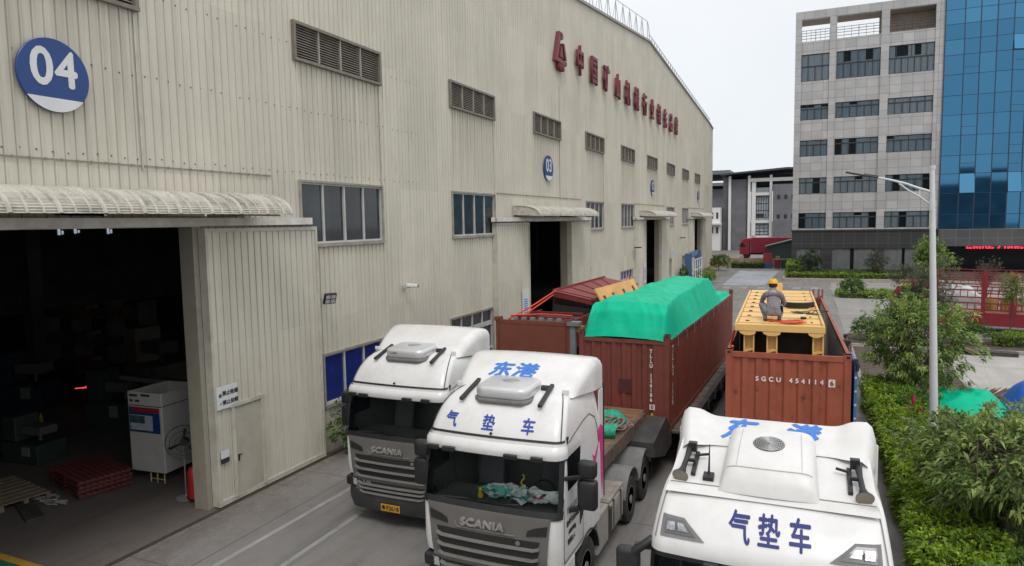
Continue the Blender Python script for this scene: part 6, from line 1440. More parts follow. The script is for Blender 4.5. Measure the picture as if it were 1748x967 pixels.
while x < 21.4:
    wg = .23
    if not (18.4 < x < 18.65 or 18.95 < x < 19.2):
        for k in range(9): dx, dz = random.uniform(0, wg*.6), random.uniform(0, .2); mb.box(x+dx, x+dx+random.uniform(.05, .12), -.575, -.562, 2.86+dz, 2.89+dz)
    x += .29
mb.build('led_strip', [emit('red led', (1.0, .02, .05), 4), M['black']], cw, fix=False)

# unseen buildings added behind the viewer to give the glass tower its reflections
ob = thing('unseen_reflected_block', 'unseen plain grey buildings added behind the viewer for the blue glass to mirror', 'building', (0, -75, 0))
mb = MB(); mb.box(-6, 14, -20, 0, 0, 15); mb.box(14, 30, -20, -2, 0, 24); mb.box(30, 75, -20, 1, 0, 18); mb.build('wall', pm('reflected wall', (.17, .19, .21), .7, var=.4, scale=.15), ob)
for i in range(9): mb = MB(); mb.box(15+i*6.2, 19+i*6.2, .02 if i > 2 else -2+.02, .1 if i > 2 else -1.9, 8, 10.5); mb.build('window', M['alu'], ob)
# ================================================================== BACKGROUND BUILDINGS
gp = thing('grey_plant_building', 'grey and white multi storey plant under a wide dark roof canopy', 'building', (0, 150, 0))
M['gwall'] = tiles('grey plant wall', (.16, .162, .175), 2.4, 1.2, (.12, .12, .13), .7)
mb = MB(); mb.box(-17.0, -15.9, 1, 30, 0, 15.2); mb.box(-15.4, -12.2, 0, 6, 0, 14.6); mb.build('tower', M['gwall'], gp)
mb = MB(); mb.box(-7.1, 6, -1.5, 8, 0, 13.3); mb.build('block', M['gwall'], gp)
mb = MB()
for z in (10.3, 6.4, 1.9):
    for k in range(3): x = -6.3+k*1.35; mb = MB(); mb.box(x, x+.6, -1.53, -1.4, z, z+.85); mb.build('window', M['frame'], gp)
mb = MB()
for x in (-15.75, -11.95, -7.75): mb.box(x, x+.5, -.6, -.1, 0, 15.3)
mb.box(-11.45, 6, -.55, -.15, 14.0, 14.7); mb.box(-11.2, -10.4, -.5, 0, 3, 13.9); mb.box(-11.4, -7.8, -.3, .1, 11.2, 11.8); mb.box(-11.4, -7.8, -.3, .1, 5.6, 6.1); mb.box(-11.4, -7.8, -.3, .1, 2.2, 3.0); mb.build('white_frame', M['whiteplain'], gp)
mb = MB(); mb.box(-11.4, -7.8, .3, .6, 0, 12.8); mb.build('panel_wall', pm('pale blue panel', (.4, .44, .46), .6, var=.25, scale=.8), gp)
mb = MB()
for z0, z1, n in ((6.7, 11.0, 7), (3.2, 5.2, 4)):
    for k in range(n+1): x = -11.2+3.2*k/n; mb.box(x-.04, x+.04, .2, .3, z0, z1)
    for z in np.linspace(z0, z1, 4): mb.box(-11.3, -7.9, .2, .3, z-.04, z+.04)
mb.box(-10.3, -8.8, .1, .3, 6.9, 7.5); mb.build('window_frame', M['frame'], gp)
mb = MB(); mb.prism([(-17.2, 15.8), (-4.5, 16.6), (9, 15.9), (9, 15.6), (-4.5, 16.2), (-17.2, 15.5)], lambda u, v, h: (u, h, v), -2, 40); mb.box(-17, 9, 12, 13, 12.5, 15.6); mb.box(-11.4, 9, 3, 3.3, 13.2, 15.6); mb.build('roof', pm('dark canopy roof', (.05, .052, .06), .6), gp)
wb = thing('white_building', 'small white building at the far left behind the workshop corner', 'building', (0, 148, 0)); mb = MB(); mb.box(-24, -17.15, 0, 10, 0, 8.9); mb.box(-24, -16.8, -1.2, 0, 5.4, 5.7); mb.build('wall', M['whiteplain'], wb)

for k in range(2):
    for z in (3.6, 6.6): mb = MB(); mb.box(-19+k*1.0, -18.6+k*1.0, -.05, .05, z, z+1.3); mb.build('window', M['frame'], wb)
sb = thing('grey_hall', 'large dim grey industrial hall with layered roofs behind the white building', 'building', (0, 190, 0)); mb = MB(); mb.box(-40, -20.8, 0, 30, 0, 14.5); mb.build('wall', M['gwall'], sb); mb = MB(); mb.box(-41, -19.5, -2, 32, 15.2, 16); mb.box(-41, -19.5, -2, 32, 18.2, 19.2); [mb.box(x, x+.5, -1, -.5, 14.5, 18.2) for x in (-36, -30, -25, -21)]; mb.build('roof', pm('grey canopy', (.16, .17, .185), .6), sb)
lo = thing('red_lorry', 'red box lorry parked far behind the low wall, facing left', 'lorry', (-10.5, 118, 0))
mb = MB(); mb.prism([(0, .75), (0, 1.9), (.25, 2.9), (.7, 3.35), (1.5, 3.35), (1.5, .75)], lambda u, v, h: (u, h, v), -1.2, 1.2); mb.build('cab', pm('lorry red', (.36, .025, .045), .4, var=.1), lo, bevel=.06)
mb = MB(); mb.prism([(.06, 1.95), (.24, 2.65), (.6, 2.65), (.95, 1.95)], lambda u, v, h: (u, h, v), -1.21, -1.2); mb.box(-.02, .03, -1, 1, 1.95, 2.6); mb.build('window', M['darkglass'], lo)
mb = MB(); mb.box(1.7, 10.5, -1.25, 1.25, 1.0, 3.45); mb.build('cargo_box', pm('lorry box red', (.30, .02, .045), .5, var=.1), lo, bevel=.03)
for x in (1.0, 6.2, 7.4): [wheel('wheel', lo, 0, 0, .5, .3, s).__setattr__('location', (x, s*1.0, .5)) or None for s in (-1, 1)]
for o in lo.children:
    if o.name.startswith('wheel'): o.rotation_euler = (0, 0, PI/2)
mb = MB(); mb.box(1.4, 10.3, -.5, .5, .7, .98); mb.build('chassis', M['chassis'], lo)
sh_ = thing('green_shed', 'dark green metal shed with a sloping grey roof in front of the red lorry', 'shed', (0, 112, 0)); mb = MB(); mb.prism([(-6.1, 0), (-6.1, 2.2), (3, 4.6), (3, 0)], lambda u, v, h: (u, h, v), 0, 4); mb.build('wall', pm('shed green', (.055, .085, .075), .6, var=.15), sh_); mb = MB(); mb.beam((-6.4, 1.9, 2.22), (3.2, 1.9, 4.76), 4.6, .12, 0, (0, 0, 1)); mb.build('roof', pm('shed roof', (.2, .22, .2), .6), sh_)
lw = thing('boundary_wall', 'low tan boundary wall with capped posts behind the hedge', 'wall', (0, 98.5, 0)); mb = MB(); mb.box(-14, 1, 0, .25, 0, 1.15); mb.build('wall', pm('tan render', (.36, .26, .16), .8, var=.1, dirt=(.2, .15, .1), dirt_amt=.4), lw); mb = MB(); [mb.box(x, x+.5, -.1, .35, 0, 1.45) for x in (-13.5, -8.8, -4.2, -.6)]; mb.build('post', pm('tan post', (.4, .32, .22), .8), lw)
def bin_(x, y, w_, h, col, nm, lb):
    t = thing('waste_bin', lb, 'bin', (x, y, 0)); mb = MB(); mb.box(-w_/2, w_/2, -.35, .35, .06, h*.9); mb.build('body', pm(nm, col, .5, var=.15), t, bevel=.04); mb = MB(); mb.box(-w_/2-.03, w_/2+.03, -.4, .38, h*.9, h); mb.build('lid', pm(nm, col, .5), t, bevel=.03)
bin_(-3.9, 96, .7, 1.15, (.22, .015, .03), 'bin red', 'red waste bin by the low tan wall'); bin_(-3.0, 96, .9, 1.15, (.02, .06, .03), 'bin green', 'dark green waste bin right of the red bin')
t = thing('propaganda_stand', 'red and blue notice stand by the low tan wall', 'stand', (-5.1, 96, 0)); mb = MB(); mb.box(-.6, .6, -.3, .3, 0, .7); mb.build('base', pm('stand blue', (.02, .09, .25), .5), t, bevel=.02); mb = MB(); mb.box(-.55, .55, -.2, .2, .7, 1.95); mb.box(-.4, .4, -.21, -.2, 1.0, 1.3); mb.build('panel', pm('stand red', (.3, .03, .04), .5, var=.4, scale=4), t, bevel=.02)

# ================================================================== STREET LAMP
lp = thing('street_lamp', 'tall white street lamp with a curved arm reaching over the truck lane', 'street lamp', (3.11, 20.57, 0))
mb = MB(); mb.tube([(0, 0, .1), (-.04, 0, 1.2), (-.14, 0, 4), (-.28, 0, 7.76)], [.108, .105, .085, .058], 20); mb.lathe([(0, .12), (.075, .12), (.075, .05), (.06, 0), (0, 0)], 18, (-.28, 0, 7.74)); mb.build('pole', M['pole'], lp, smooth=40)
mb = MB(); mb.box(-.2, .2, -.2, .2, .09, .13); mb.lathe([(.17, .13), (.125, .3), (.11, .3)], 18); mb.build('base', M['pole'], lp)
mb = MB(); mb.tube([(-.27, 0, 7.19), (-.55, 0, 7.29), (-.85, 0, 7.42), (-1.2, 0, 7.53), (-1.62, 0, 7.63)], [.034, .032, .03, .028, .026], 10); mb.tube([(-.26, 0, 6.84), (-.42, 0, 6.98), (-.54, 0, 7.08), (-.8, 0, 7.25), (-1.02, 0, 7.44)], .022, 8); mb.tube([(-.54, 0, 7.08), (-.54, 0, 7.28)], .018, 8); mb.build('arm', M['pole'], lp, smooth=40)
mb = MB(); mb.lathe([(.07, -.14), (.075, 0), (.07, .14)], 16, (-.255, 0, 6.85)); mb.build('collar', M['pole'], lp)
mb = MB(); mb.beam((-1.5, 0, 7.60), (-2.28, 0, 7.78), .22, .04); mb.beam((-1.5, 0, 7.63), (-1.85, 0, 7.70), .12, .06); mb.build('lamp_head', M['frame'], lp, bevel=.015)
mb = MB(); mb.box(-.05, .06, -.112, -.09, .55, .9); mb.build('service_hatch', M['pole'], lp)

# ================================================================== VEGETATION
def leaf_mesh(name, clusters, nl, ll, lw_, mat, parent, seed, spread=.55, droop=.35, loc=None):
    rs = np.random.RandomState(seed); P, D, T = [], [], []
    C_ = np.array([c[0] for c in clusters], float); O_ = np.array([c[1] for c in clusters], float); tb = np.array([c[2] for c in clusters], float)
    k = len(C_); idx = np.repeat(np.arange(k), nl); n = len(idx)
    d = O_[idx]+rs.normal(0, spread, (n, 3)); d /= np.linalg.norm(d, axis=1)[:, None]+1e-9
    l = ll*rs.uniform(.45, 1.45, n)[:, None]; wv = lw_*rs.uniform(.7, 1.2, n)[:, None]
    p = C_[idx]+rs.normal(0, ll*.32, (n, 3))
    s = np.cross(d, np.array([0, 0, 1.0])+rs.normal(0, .45, (n, 3))); s /= np.linalg.norm(s, axis=1)[:, None]+1e-9
    dr = np.array([0, 0, -1.0])*droop*l
    m1 = p+d*l*.45; tip = p+d*l+dr
    up = np.cross(s, d)*wv*.18
    v = np.stack([p, m1+s*wv/2+up, tip, m1-s*wv/2+up], 1).reshape(-1, 3)
    me = bpy.data.meshes.new(name); me.vertices.add(4*n); me.vertices.foreach_set('co', v.ravel())
    me.loops.add(4*n); me.loops.foreach_set('vertex_index', np.arange(4*n)); me.polygons.add(n); me.polygons.foreach_set('loop_start', np.arange(n)*4)
    me.update(calc_edges=True)
    a = me.attributes.new('tint', 'FLOAT', 'FACE'); a.data.foreach_set('value', np.clip(tb[idx]+rs.normal(0, .17, n), 0, 1))
    me.materials.append(mat); o = bpy.data.objects.new(name, me); COL.objects.link(o)
    if parent: o.parent = parent
    if loc: o.location = loc
    return o
LM = {'mid': leafmat('mid green leaf', (.075, .14, .028), (.42, .56, .14)), 'dark': leafmat('dark green leaf', (.022, .05, .014), (.07, .13, .03)),
      'lime': leafmat('lime hedge leaf', (.10, .20, .013), (.40, .55, .035)), 'olive': leafmat('olive leaf', (.09, .15, .036), (.38, .47, .135)), 'grey': leafmat('grey green leaf', (.08, .095, .06), (.17, .18, .11)), 'red': leafmat('reddish leaf', (.09, .04, .025), (.2, .06, .04)), 'hedge': leafmat('hedge leaf', (.04, .10, .016), (.17, .30, .04))}
def crown_pts(c, r, n, seed, shell=.35, lobes=5, young=.25, low=-1):
    """cluster centres through a lobed crown volume, denser near the outside"""
    rs = np.random.RandomState(seed); c = np.array(c, float); r = np.array(r, float)
    lb = rs.normal(0, 1, (lobes, 3)); lb /= np.linalg.norm(lb, axis=1)[:, None]; la = rs.uniform(.05, .32, lobes); out_ = []
    while len(out_) < n:
        d = rs.normal(0, 1, 3); d /= np.linalg.norm(d)
        if d[2] < low: continue
        R_ = .78+sum(a*max(0, d @ b)**6 for a, b in zip(la, lb))*1.6-.7*max(0, noise.noise(Vector(d*2.1+seed)))+.36*noise.noise(Vector(d*4.3+seed))
        q = rs.uniform(shell, 1)**.5*R_; p = c+d*r*q
        o = d*.9+np.array([0, 0, .35]); t = rs.uniform(.0, .45)+(.45 if q > .62*R_ and rs.rand() < young else 0)
        out_.append((p, o/np.linalg.norm(o), t))
    return out_
def tree(name, label, loc, c, r, n, nl, ll, lw_, kind, seed, trunk_r=.07, stems=1, low=-1, cat='tree', group=None, young=.25, droop=.35, shell=.3, twigs=60):
    t = thing(name, label, cat, loc, 0, group); rs = np.random.RandomState(seed)
    pts = crown_pts(c, r, n, seed, shell, young=young, low=low)
    mb = MB(); tops = []
    for k in range(stems):
        a = rs.uniform(0, 6.28); top = np.array(c)+np.array([math.cos(a)*r[0]*.25*(stems > 1), math.sin(a)*r[1]*.25*(stems > 1), r[2]*.35])
        p0 = np.array([.05*k*math.cos(a), .05*k*math.sin(a), 0.0]); ps = [p0+(top-p0)*q+np.array([rs.normal(0, .05)*r[0]*q, rs.normal(0, .05)*r[0]*q, 0]) for q in np.linspace(0, 1, 7)]
        mb.tube(ps, list(np.linspace(trunk_r, trunk_r*.25, 7)), 8); tops.append(ps)
    for k in range(twigs):
        p, _, _ = pts[rs.randint(len(pts))]; st = tops[rs.randint(len(tops))]; b = st[rs.randint(2, 7)] if c[2] > .7 else st[rs.randint(1, 6)]
        m_ = (b+p)/2+np.array([0, 0, -.08*r[2]]); mb.tube([b, m_, p], [trunk_r*.28, trunk_r*.18, trunk_r*.07], 5)
    mb.build('trunk', M['bark'], t, smooth=60, fix=False)
    leaf_mesh('crown', pts, nl, ll, lw_, LM[kind], t, seed, droop=droop); return t
def hedge(name, label, x0, x1, y0, y1, z0, z1, n, nl, ll, lw_, kind, seed, cat='hedge', group=None, z1b=None, young=.35):
    t = thing(name, label, cat, ((x0+x1)/2, (y0+y1)/2, z0), 0, group); rs = np.random.RandomState(seed); hx, hy, h = (x1-x0)/2, (y1-y0)/2, z1-z0; pts = []
    areas = np.array([4*hx*hy, 2*hx*h, 2*hx*h, 2*hy*h, 2*hy*h]); areas /= areas.sum()
    for f in rs.choice(5, n, p=areas):
        a, b = rs.uniform(-1, 1), rs.uniform(-1, 1); inn = rs.uniform(0, .12)
        if f == 0: p, o = [a*hx, b*hy, h-inn], [0, 0, 1]
        elif f in (1, 2): s = 1 if f == 1 else -1; p, o = [a*hx, s*(hy-inn), (b*.5+.5)*h], [0, s, .4]
        else: s = 1 if f == 3 else -1; p, o = [s*(hx-inn), a*hy, (b*.5+.5)*h], [s, 0, .4]
        w_ = noise.noise(Vector((p[0]+x0, p[1]+y0, p[2]))*1.3)*.16+noise.noise(Vector((p[0]+x0, p[1]+y0, p[2]))*3.7)*.08; p = np.array(p)+np.array(o)*w_
        pts.append((p, np.array(o, float), rs.uniform(0, .5)+(.45 if rs.rand() < young and f == 0 else 0)))
    mb = MB(); m_ = .13
    def core(u, v):
        a = 2*PI*u; x = math.copysign(min(1, abs(math.cos(a))*1.35), math.cos(a))*(hx-m_); y = math.copysign(min(1, abs(math.sin(a))*1.35), math.sin(a))*(hy-m_); return (x, y, (h-m_)*v)
    mb.grid(core, 32, 3); mb.poly([core(u, 1) for u in np.linspace(0, 1, 33)[:-1]]); mb.build('inner_twigs', pm('hedge twigs', (.028, .038, .014), .8, var=.4, scale=12), t, fix=False)
    leaf_mesh('foliage', pts, nl, ll, lw_, LM[kind], t, seed); return t
# the planted strip
hedge('clipped_hedge', 'long lime green hedge along the kerb beside the right hand truck lane', 1.88, 3.25, 6.5, 27.5, .02, .85, 5800, 11, .11, .05, 'lime', 1)
tree('small_tree', 'bushy broadleaf tree with pale young shoots, left of the street lamp', (3.3, 27.2, .08), (.1, 0, 2.3), (2.05, 1.7, 1.9), 680, 17, .165, .06, 'mid', 2, .07, 3, twigs=110, young=.3)
tree('small_tree', 'dense olive green tree in the right foreground below the street lamp', (3.6, 15.4, .08), (.05, 0, 1.85), (2.0, 2.0, 1.15), 780, 17, .165, .056, 'olive', 3, .075, 3, twigs=90, young=.3)
tree('shrub', 'low leafy bush under the olive tree in the near corner', (3.7, 12.0, .08), (0, 0, .55), (1.5, 1.9, .7), 520, 15, .13, .05, 'hedge', 4, .04, 3, cat='shrub', twigs=30)
tree('small_tree', 'loose olive tree right of the street lamp in front of the green tarpaulin heap', (5.2, 19.4, .08), (0, 0, 1.3), (1.3, 1.3, .95), 260, 16, .16, .055, 'olive', 5, .05, 3, twigs=50)
tree('shrub', 'low green shrub between the lime hedge and the bushy tree', (2.9, 24.5, .08), (0, 0, .55), (.9, 1.5, .6), 320, 14, .1, .04, 'hedge', 6, .03, 3, cat='shrub', twigs=20)
tree('shrub', 'low dark green shrub behind the lime hedge near the lamp foot', (2.95, 20.2, .08), (0, 0, .6), (.95, 1.9, .7), 420, 14, .1, .04, 'mid', 7, .03, 3, cat='shrub', twigs=20)
tree('shrub', 'reddish brown shrub among the planting behind the lime hedge', (2.9, 22.6, .08), (0, 0, .5), (.5, .5, .5), 80, 12, .09, .035, 'red', 8, .025, 3, cat='shrub', twigs=20)
tree('shrub', 'leafy green shrub at the foot of the foreground trees', (3.0, 9.9, .08), (0, 0, .75), (1.2, 2.2, .85), 520, 14, .11, .045, 'lime', 9, .03, 3, cat='shrub', twigs=20)
tree('shrub', 'spreading green shrub filling the bed behind the olive tree trunk', (4.5, 17.6, .08), (0, 0, .6), (1.2, 1.6, .75), 420, 15, .13, .05, 'mid', 31, .03, 3, cat='shrub', twigs=30)
tree('shrub', 'green shrub filling the bed in front of the olive tree trunk', (4.3, 13.9, .08), (0, 0, .5), (1.3, 1.7, .7), 460, 15, .13, .05, 'mid', 32, .03, 3, cat='shrub', twigs=30)
tree('shrub', 'small bright shrub between the green tarpaulin heap and the lamp foot', (3.7, 22.4, .08), (0, 0, .5), (.9, 1.3, .6), 260, 15, .12, .045, 'mid', 33, .03, 3, cat='shrub', twigs=30)
t = thing('magenta_flower', 'magenta cockscomb flower spike rising from the planting bed', 'flower', (2.95, 23.4, .3)); mb = MB(); mb.tube([(0, 0, 0), (0, 0, .7)], .012, 5); mb.build('stem', LM['mid'], t); mb = MB(); mb.tube([(0, 0, .6), (0, 0, .75), (.02, 0, .95)], [.03, .05, .01], 8); mb.build('flower_head', pm('magenta', (.4, .01, .09), .6), t)
# bed across the road
tree('round_shrub', 'rounded bright green shrub on the kerbed island behind the standing man', (2.85, 40.1, .1), (0, 0, .62), (.95, .9, .72), 330, 12, .09, .045, 'hedge', 10, .04, 3, cat='shrub', shell=.5, twigs=20, low=-.4)
tree('round_shrub', 'wide rounded green shrub in front of the red stake truck', (7.4, 40.4, .1), (0, 0, .65), (1.25, 1.0, .78), 380, 12, .09, .045, 'hedge', 11, .04, 3, cat='shrub', shell=.5, twigs=20, low=-.4)
hedge('clipped_hedge', 'low bright hedge on the far side of the road at the right edge', 8.5, 12.5, 39.8, 41.2, .1, .72, 500, 9, .09, .045, 'lime', 12)
tree('slender_shrub', 'tall twiggy dark shrub partly hiding the red cab', (5.6, 41.2, .1), (0, 0, 2.35), (1.6, 1.1, 1.75), 650, 13, .15, .04, 'grey', 13, .04, 4, cat='shrub', twigs=120)
tree('slender_shrub', 'reddish twiggy shrub left of the red cab', (4.5, 41.5, .1), (0, 0, 1.6), (.9, .8, 1.4), 220, 12, .1, .03, 'red', 14, .03, 3, cat='shrub', twigs=70)
tree('young_tree', 'slim young tree with layered foliage in front of the red stake truck', (9.5, 42.0, .1), (0, 0, 2.75), (.62, .6, 1.05), 150, 12, .13, .045, 'olive', 15, .035, 1, twigs=40)
tree('bare_tree', 'grey sparse tree behind the red stake truck', (11.0, 55.0, .0), (0, 0, 2.9), (1.1, 1.0, 1.1), 130, 10, .09, .03, 'grey', 16, .05, 3, twigs=160)
# island and terrace planting by the office
hedge('clipped_hedge', 'low hedge round the ball shaped shrub on the road island', 2.1, 6.4, 61.4, 64.4, .02, .5, 420, 9, .13, .06, 'lime', 17)
tree('round_shrub', 'ball shaped clipped shrub on the road island in front of the office', (3.28, 63.0, .3), (0, 0, .55), (1.05, .95, .68), 300, 12, .13, .06, 'hedge', 18, .05, 2, cat='shrub', shell=.6, twigs=10, low=-.5)
hedge('clipped_hedge', 'long low hedge in front of the office ground floor', -2.2, 9.5, 77.2, 78.2, .2, .78, 620, 9, .16, .07, 'lime', 19)
hedge('clipped_hedge', 'bright tall hedge at the left corner of the office', -2.3, -1.0, 79.0, 87.5, .2, 1.6, 380, 9, .17, .08, 'lime', 20)
hedge('clipped_hedge', 'dark back hedge in front of the office curtains', -.8, 12, 79.4, 80.8, .2, .95, 500, 9, .16, .07, 'hedge', 21)
tree('pine_tree', 'dark cloud pruned pine in front of the office corner', (0, 80, .2), (0, 0, 1.95), (1.55, 1.2, 1.05), 240, 16, .2, .05, 'dark', 22, .09, 1, young=.0, twigs=40)
tree('office_tree', 'grey green tree in front of the office curtains', (6.3, 79.5, .2), (0, 0, 1.9), (1.4, 1.1, 1.15), 170, 13, .18, .06, 'grey', 23, .06, 2, twigs=60)
tree('office_tree', 'bright green broadleaf tree by the street lamp in front of the office entrance', (11.0, 79.5, .2), (0, 0, 2.4), (1.9, 1.5, 1.9), 380, 14, .24, .1, 'mid', 24, .09, 2, young=.5, twigs=60)
tree('office_tree', 'brownish shrubby tree between the office hedge and the red stake truck', (7.6, 66.0, .0), (0, 0, 1.6), (1.9, 1.2, 1.5), 240, 13, .16, .05, 'grey', 25, .06, 3, twigs=100)
# by the workshop
tree('round_shrub', 'round green bush at the far corner of the workshop', (-10.7, 91, .0), (0, 0, 1.1), (1.25, 1.1, 1.15), 280, 12, .17, .07, 'hedge', 26, .06, 2, cat='shrub', shell=.6, twigs=10, low=-.6)
hedge('clipped_hedge', 'dark hedge in front of the low tan wall', -9.6, -5.6, 95.2, 96.0, .0, .75, 260, 9, .16, .07, 'hedge', 27)
tree('shrub', 'green weeds growing against the workshop wall behind the unlettered truck', (-12.1, 16.4, .0), (0, 0, .85), (.6, 1.1, .9), 320, 14, .11, .05, 'hedge', 28, .02, 4, cat='shrub', twigs=20)
tree('shrub', 'bright bush behind the green tarpaulin by the steel rack', (-9.6, 72.5, .0), (0, 0, .8), (1.0, 1.2, .8), 160, 12, .16, .07, 'lime', 29, .03, 3, cat='shrub', twigs=20)
tree('shrub', 'dark bush at the wall beside the blue rack', (-12.0, 72.5, .0), (0, 0, 1.0), (.6, .9, 1.0), 120, 12, .16, .07, 'hedge', 30, .03, 3, cat='shrub', twigs=20)

# ================================================================== RED STAKE TRUCK AND GOODS ON THE RIGHT
rt = thing('stake_truck', 'red stake sided cargo truck loaded with white wrapped goods', 'truck', (6.55, 45.6, 0), math.radians(-13))
RP = pm('stake truck red', (.23, .018, .028), .45, var=.12, dirt=(.12, .03, .03), dirt_amt=.3)
mb = MB(); mb.box(0, 9.2, 0, 2.4, 1.08, 1.2); mb.build('bed', pm('worn bed', (.35, .2, .12), .8, var=.3), rt)
mb = MB(); mb.box(0, 9.2, -.03, .03, .42, 1.14); mb.box(0, 9.2, 2.37, 2.43, .42, 1.14); [mb.box(x, x+.05, -.05, -.03, .42, 1.12) for x in (0.02, 2.3, 4.6, 6.9)]; mb.build('side_skirt', RP, rt)
for yy, nm in ((0, 'stake_side'), (2.4, 'stake_side')):
    mb = MB()
    for z, th in ((3.38, .04), (3.22, .03), (3.06, .05), (2.72, .06), (2.38, .07), (1.98, .07), (1.66, .07), (1.3, .07)): mb.beam((-.05, yy, z), (9.2, yy, z), .05, th)
    for x in (-.05, 2.28, 3.55, 6.9, 9.1): mb.box(x, x+(.34 if x in (3.55, 6.9) else (.2 if x > 0 and x < 9 else .1)), yy-.045, yy+.045, 1.1, 3.3)
    for k in range(26): x = .25+k*.35; mb.beam((x, yy, 1.98), (x, yy, 2.38), .04, .04); mb.beam((x, yy, 1.3), (x, yy, 1.66), .04, .04); mb.beam((x, yy, 2.72), (x, yy, 3.06), .03, .03)
    mb.build(nm, RP, rt)
mb = MB()
for z in (1.3, 1.7, 2.1, 2.5, 2.9, 3.3): mb.beam((-.02, 0, z), (-.02, 2.4, z), .05, .05); mb.beam((9.18, 0, z), (9.18, 2.4, z), .05, .05)
for y in (.6, 1.2, 1.8): mb.beam((-.02, y, 1.2), (-.02, y, 3.3), .04, .04)
mb.build('end_gate', RP, rt)
mb = MB(); mb.prism([(-.25, .6), (-.25, 2.7), (-1.6, 2.75), (-2.15, 1.9), (-2.25, .6)], lambda u, v, h: (u, h, v), .05, 2.35); mb.build('cab', RP, rt, bevel=.07, segs=3)
mb = MB(); mb.prism([(-.6, 1.75), (-.6, 2.5), (-1.5, 2.5), (-1.9, 1.75)], lambda u, v, h: (u, h, v), .035, .05); mb.build('side_window', M['darkglass'], rt); mb = MB(); mb.poly([(-2.13, .2, 1.93), (-2.13, 2.2, 1.93), (-1.66, 2.15, 2.66), (-1.66, .25, 2.66)]); mb.build('windscreen', M['darkglass'], rt, loc=(-.02, 0, .02))
mb = MB(); mb.box(-2.34, -2.2, .1, 2.3, .4, .7); mb.build('bumper', M['whiteplain'], rt, bevel=.03)
for x in (-1.3, 5.2, 6.4):
    for y in (.22, 2.18):
        w_ = wheel('wheel', rt, 0, 0, .46, .28, -1 if y < 1 else 1); w_.location = (x, y, .46); w_.rotation_euler = (0, 0, PI/2)
mb = MB(); mb.box(-2, 9, .8, 1.6, .6, 1.05); mb.build('chassis', M['chassis'], rt)
WR = pm('white plastic wrap', (.62, .63, .64), .3, var=.12, scale=3, bump=.5, bump_scale=7)
def wrapped(lx, ly, sx, sy, sz, seed, label):
    o_ = rt.matrix_world if False else Matrix.Translation((6.55, 45.6, 0)) @ Matrix.Rotation(math.radians(-13), 4, 'Z'); p = o_ @ Vector((lx, ly, 1.2))
    mb = MB()
    def f(u, v):
        a = 2*PI*u; q = min(1, v*1.5); r = 1-.55*max(0, (v-.55)/.45)**1.5; c, s = math.cos(a), math.sin(a); e_ = (abs(c)**4+abs(s)**4)**-.25
        k = 1+.14*noise.noise(Vector((c*2, s*2, v*3+seed))); return (sx*c*e_*r*k, sy*s*e_*r*k, sz*(v if v < .8 else .8+.2*math.sin((v-.8)/.2*PI/2))*(1+.08*noise.noise(Vector((c, s, seed)))))
    mb.grid(f, 36, 16); mb.poly([f(u, 1) for u in np.linspace(0, 1, 37)[:-1]])
    tag(mb.build('wrapped_load', WR, None, p, smooth=60, rot=(0, 0, math.radians(-13)), fix=False), label, 'wrapped load', 'wrapped goods on the red truck')
wrapped(1.15, .95, .98, .75, 1.35, 1, 'left mound of goods in white plastic wrap on the red stake truck'); wrapped(4.6, 1.1, .5, .6, 1.25, 5, 'small white wrapped pack behind the middle post of the red stake truck'); wrapped(6.3, 1.0, 1.3, .8, .95, 9, 'long low white wrapped load at the right edge of the red stake truck')
o_ = Matrix.Translation((6.55, 45.6, 0)) @ Matrix.Rotation(math.radians(-13), 4, 'Z')
mb = MB(); mb.lathe([(0, 0), (.34, 0), (.36, .05), (.36, .7), (.3, .72), (0, .72)], 18); tag(mb.build('red_drum', RP, None, o_ @ Vector((.25, .42, 1.2)), smooth=40), 'red drum standing at the front end of the stake truck bed', 'drum')
mb = MB(); mb.lathe([(0, 0), (.3, 0), (.34, .3), (.28, .75), (.12, .8), (0, .8)], 14); mb.box(.45, 1.2, -.3, .3, 0, .7); tag(mb.build('yellow_casting', pm('yellow casting', (.5, .3, .1), .5, var=.2), None, o_ @ Vector((2.75, .6, 1.2)), smooth=40), 'yellow machine casting between the wrapped loads on the red truck', 'casting')
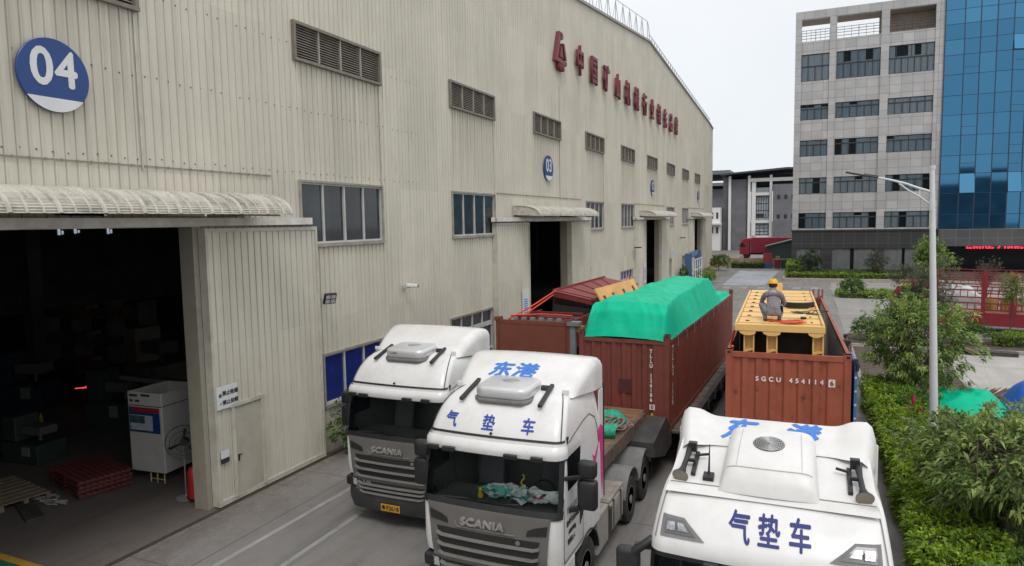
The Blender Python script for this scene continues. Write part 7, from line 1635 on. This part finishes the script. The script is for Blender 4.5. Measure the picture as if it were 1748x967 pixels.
def tarp_heap(name, label, loc, rx, ry, h, mat, seed, rz=0):
    mb = MB()
    def f(u, v):
        a = 2*PI*u; r = v; c, s = math.cos(a), math.sin(a); x, y = rx*r*c, ry*r*s; p = Vector((x*.9+seed, y*.9, seed)); z = h*(1-r**2.6)*(.78+.5*noise.noise(p))+.1*(1-r)*noise.noise(p*3)+.05*max(0, 1-abs(noise.noise(p*2.2))*3)*(1-r**4)
        return (x*(1+.1*noise.noise(Vector((c*1.5, s*1.5, seed)))), y*(1+.1*noise.noise(Vector((c*1.5, s*1.5, seed+4)))), max(.005, z))
    mb.grid(f, 80, 34); return tag(mb.build(name, mat, None, loc, smooth=70, rot=(0, 0, rz), fix=False), label, 'tarpaulin')
tarp_heap('tarpaulin_heap', 'green tarpaulin draped over a low heap beside the street lamp', (4.75, 26.0, .1), 1.35, 1.5, .95, M['tarp_green'], 3)
tarp_heap('tarpaulin_heap', 'blue tarpaulin covering a heap at the right edge', (6.9, 26.9, .01), 1.15, 1.2, 1.25, M['tarp_blue'], 7)
mb = MB(); random.seed(6)
for k in range(26): z = .04+.04*(k % 7); x = random.uniform(-.5, .5); mb.tube([(x-.5, -.9+random.uniform(-.1, .1), z), (x+.5, .9+random.uniform(-.1, .1), z)], .018, 5)
tag(mb.build('steel_bar_bundle', pm('rusty bar', (.13, .06, .045), .7, var=.3), None, (5.95, 28.6, .01)), 'bundle of rusty steel bars between the green and blue tarpaulins', 'steel bars')
mb = MB(); [mb.box(-.9, .9, -.25+.02*k, .35+.02*k, .0+.06*k, .05+.06*k) for k in range(3)]; tag(mb.build('steel_plate_stack', M['chassis'], None, (8.0, 38.0, .01), rot=(0, 0, -.05)), 'dark stack of steel plates by the kerb in front of the red truck', 'plates')
mb = MB(); mb.obox((0, 0, .28), (1.1, .7, .05), Matrix.Rotation(.5, 3, 'Y')); mb.obox((.35, -.1, .2), (.9, .5, .05), Matrix.Rotation(.35, 3, 'Y')); tag(mb.build('loose_boards', pm('brown board', (.2, .14, .09), .8, var=.3), None, (6.7, 38.05, .01)), 'tilted brown boards lying against the kerb left of the steel plates', 'boards')
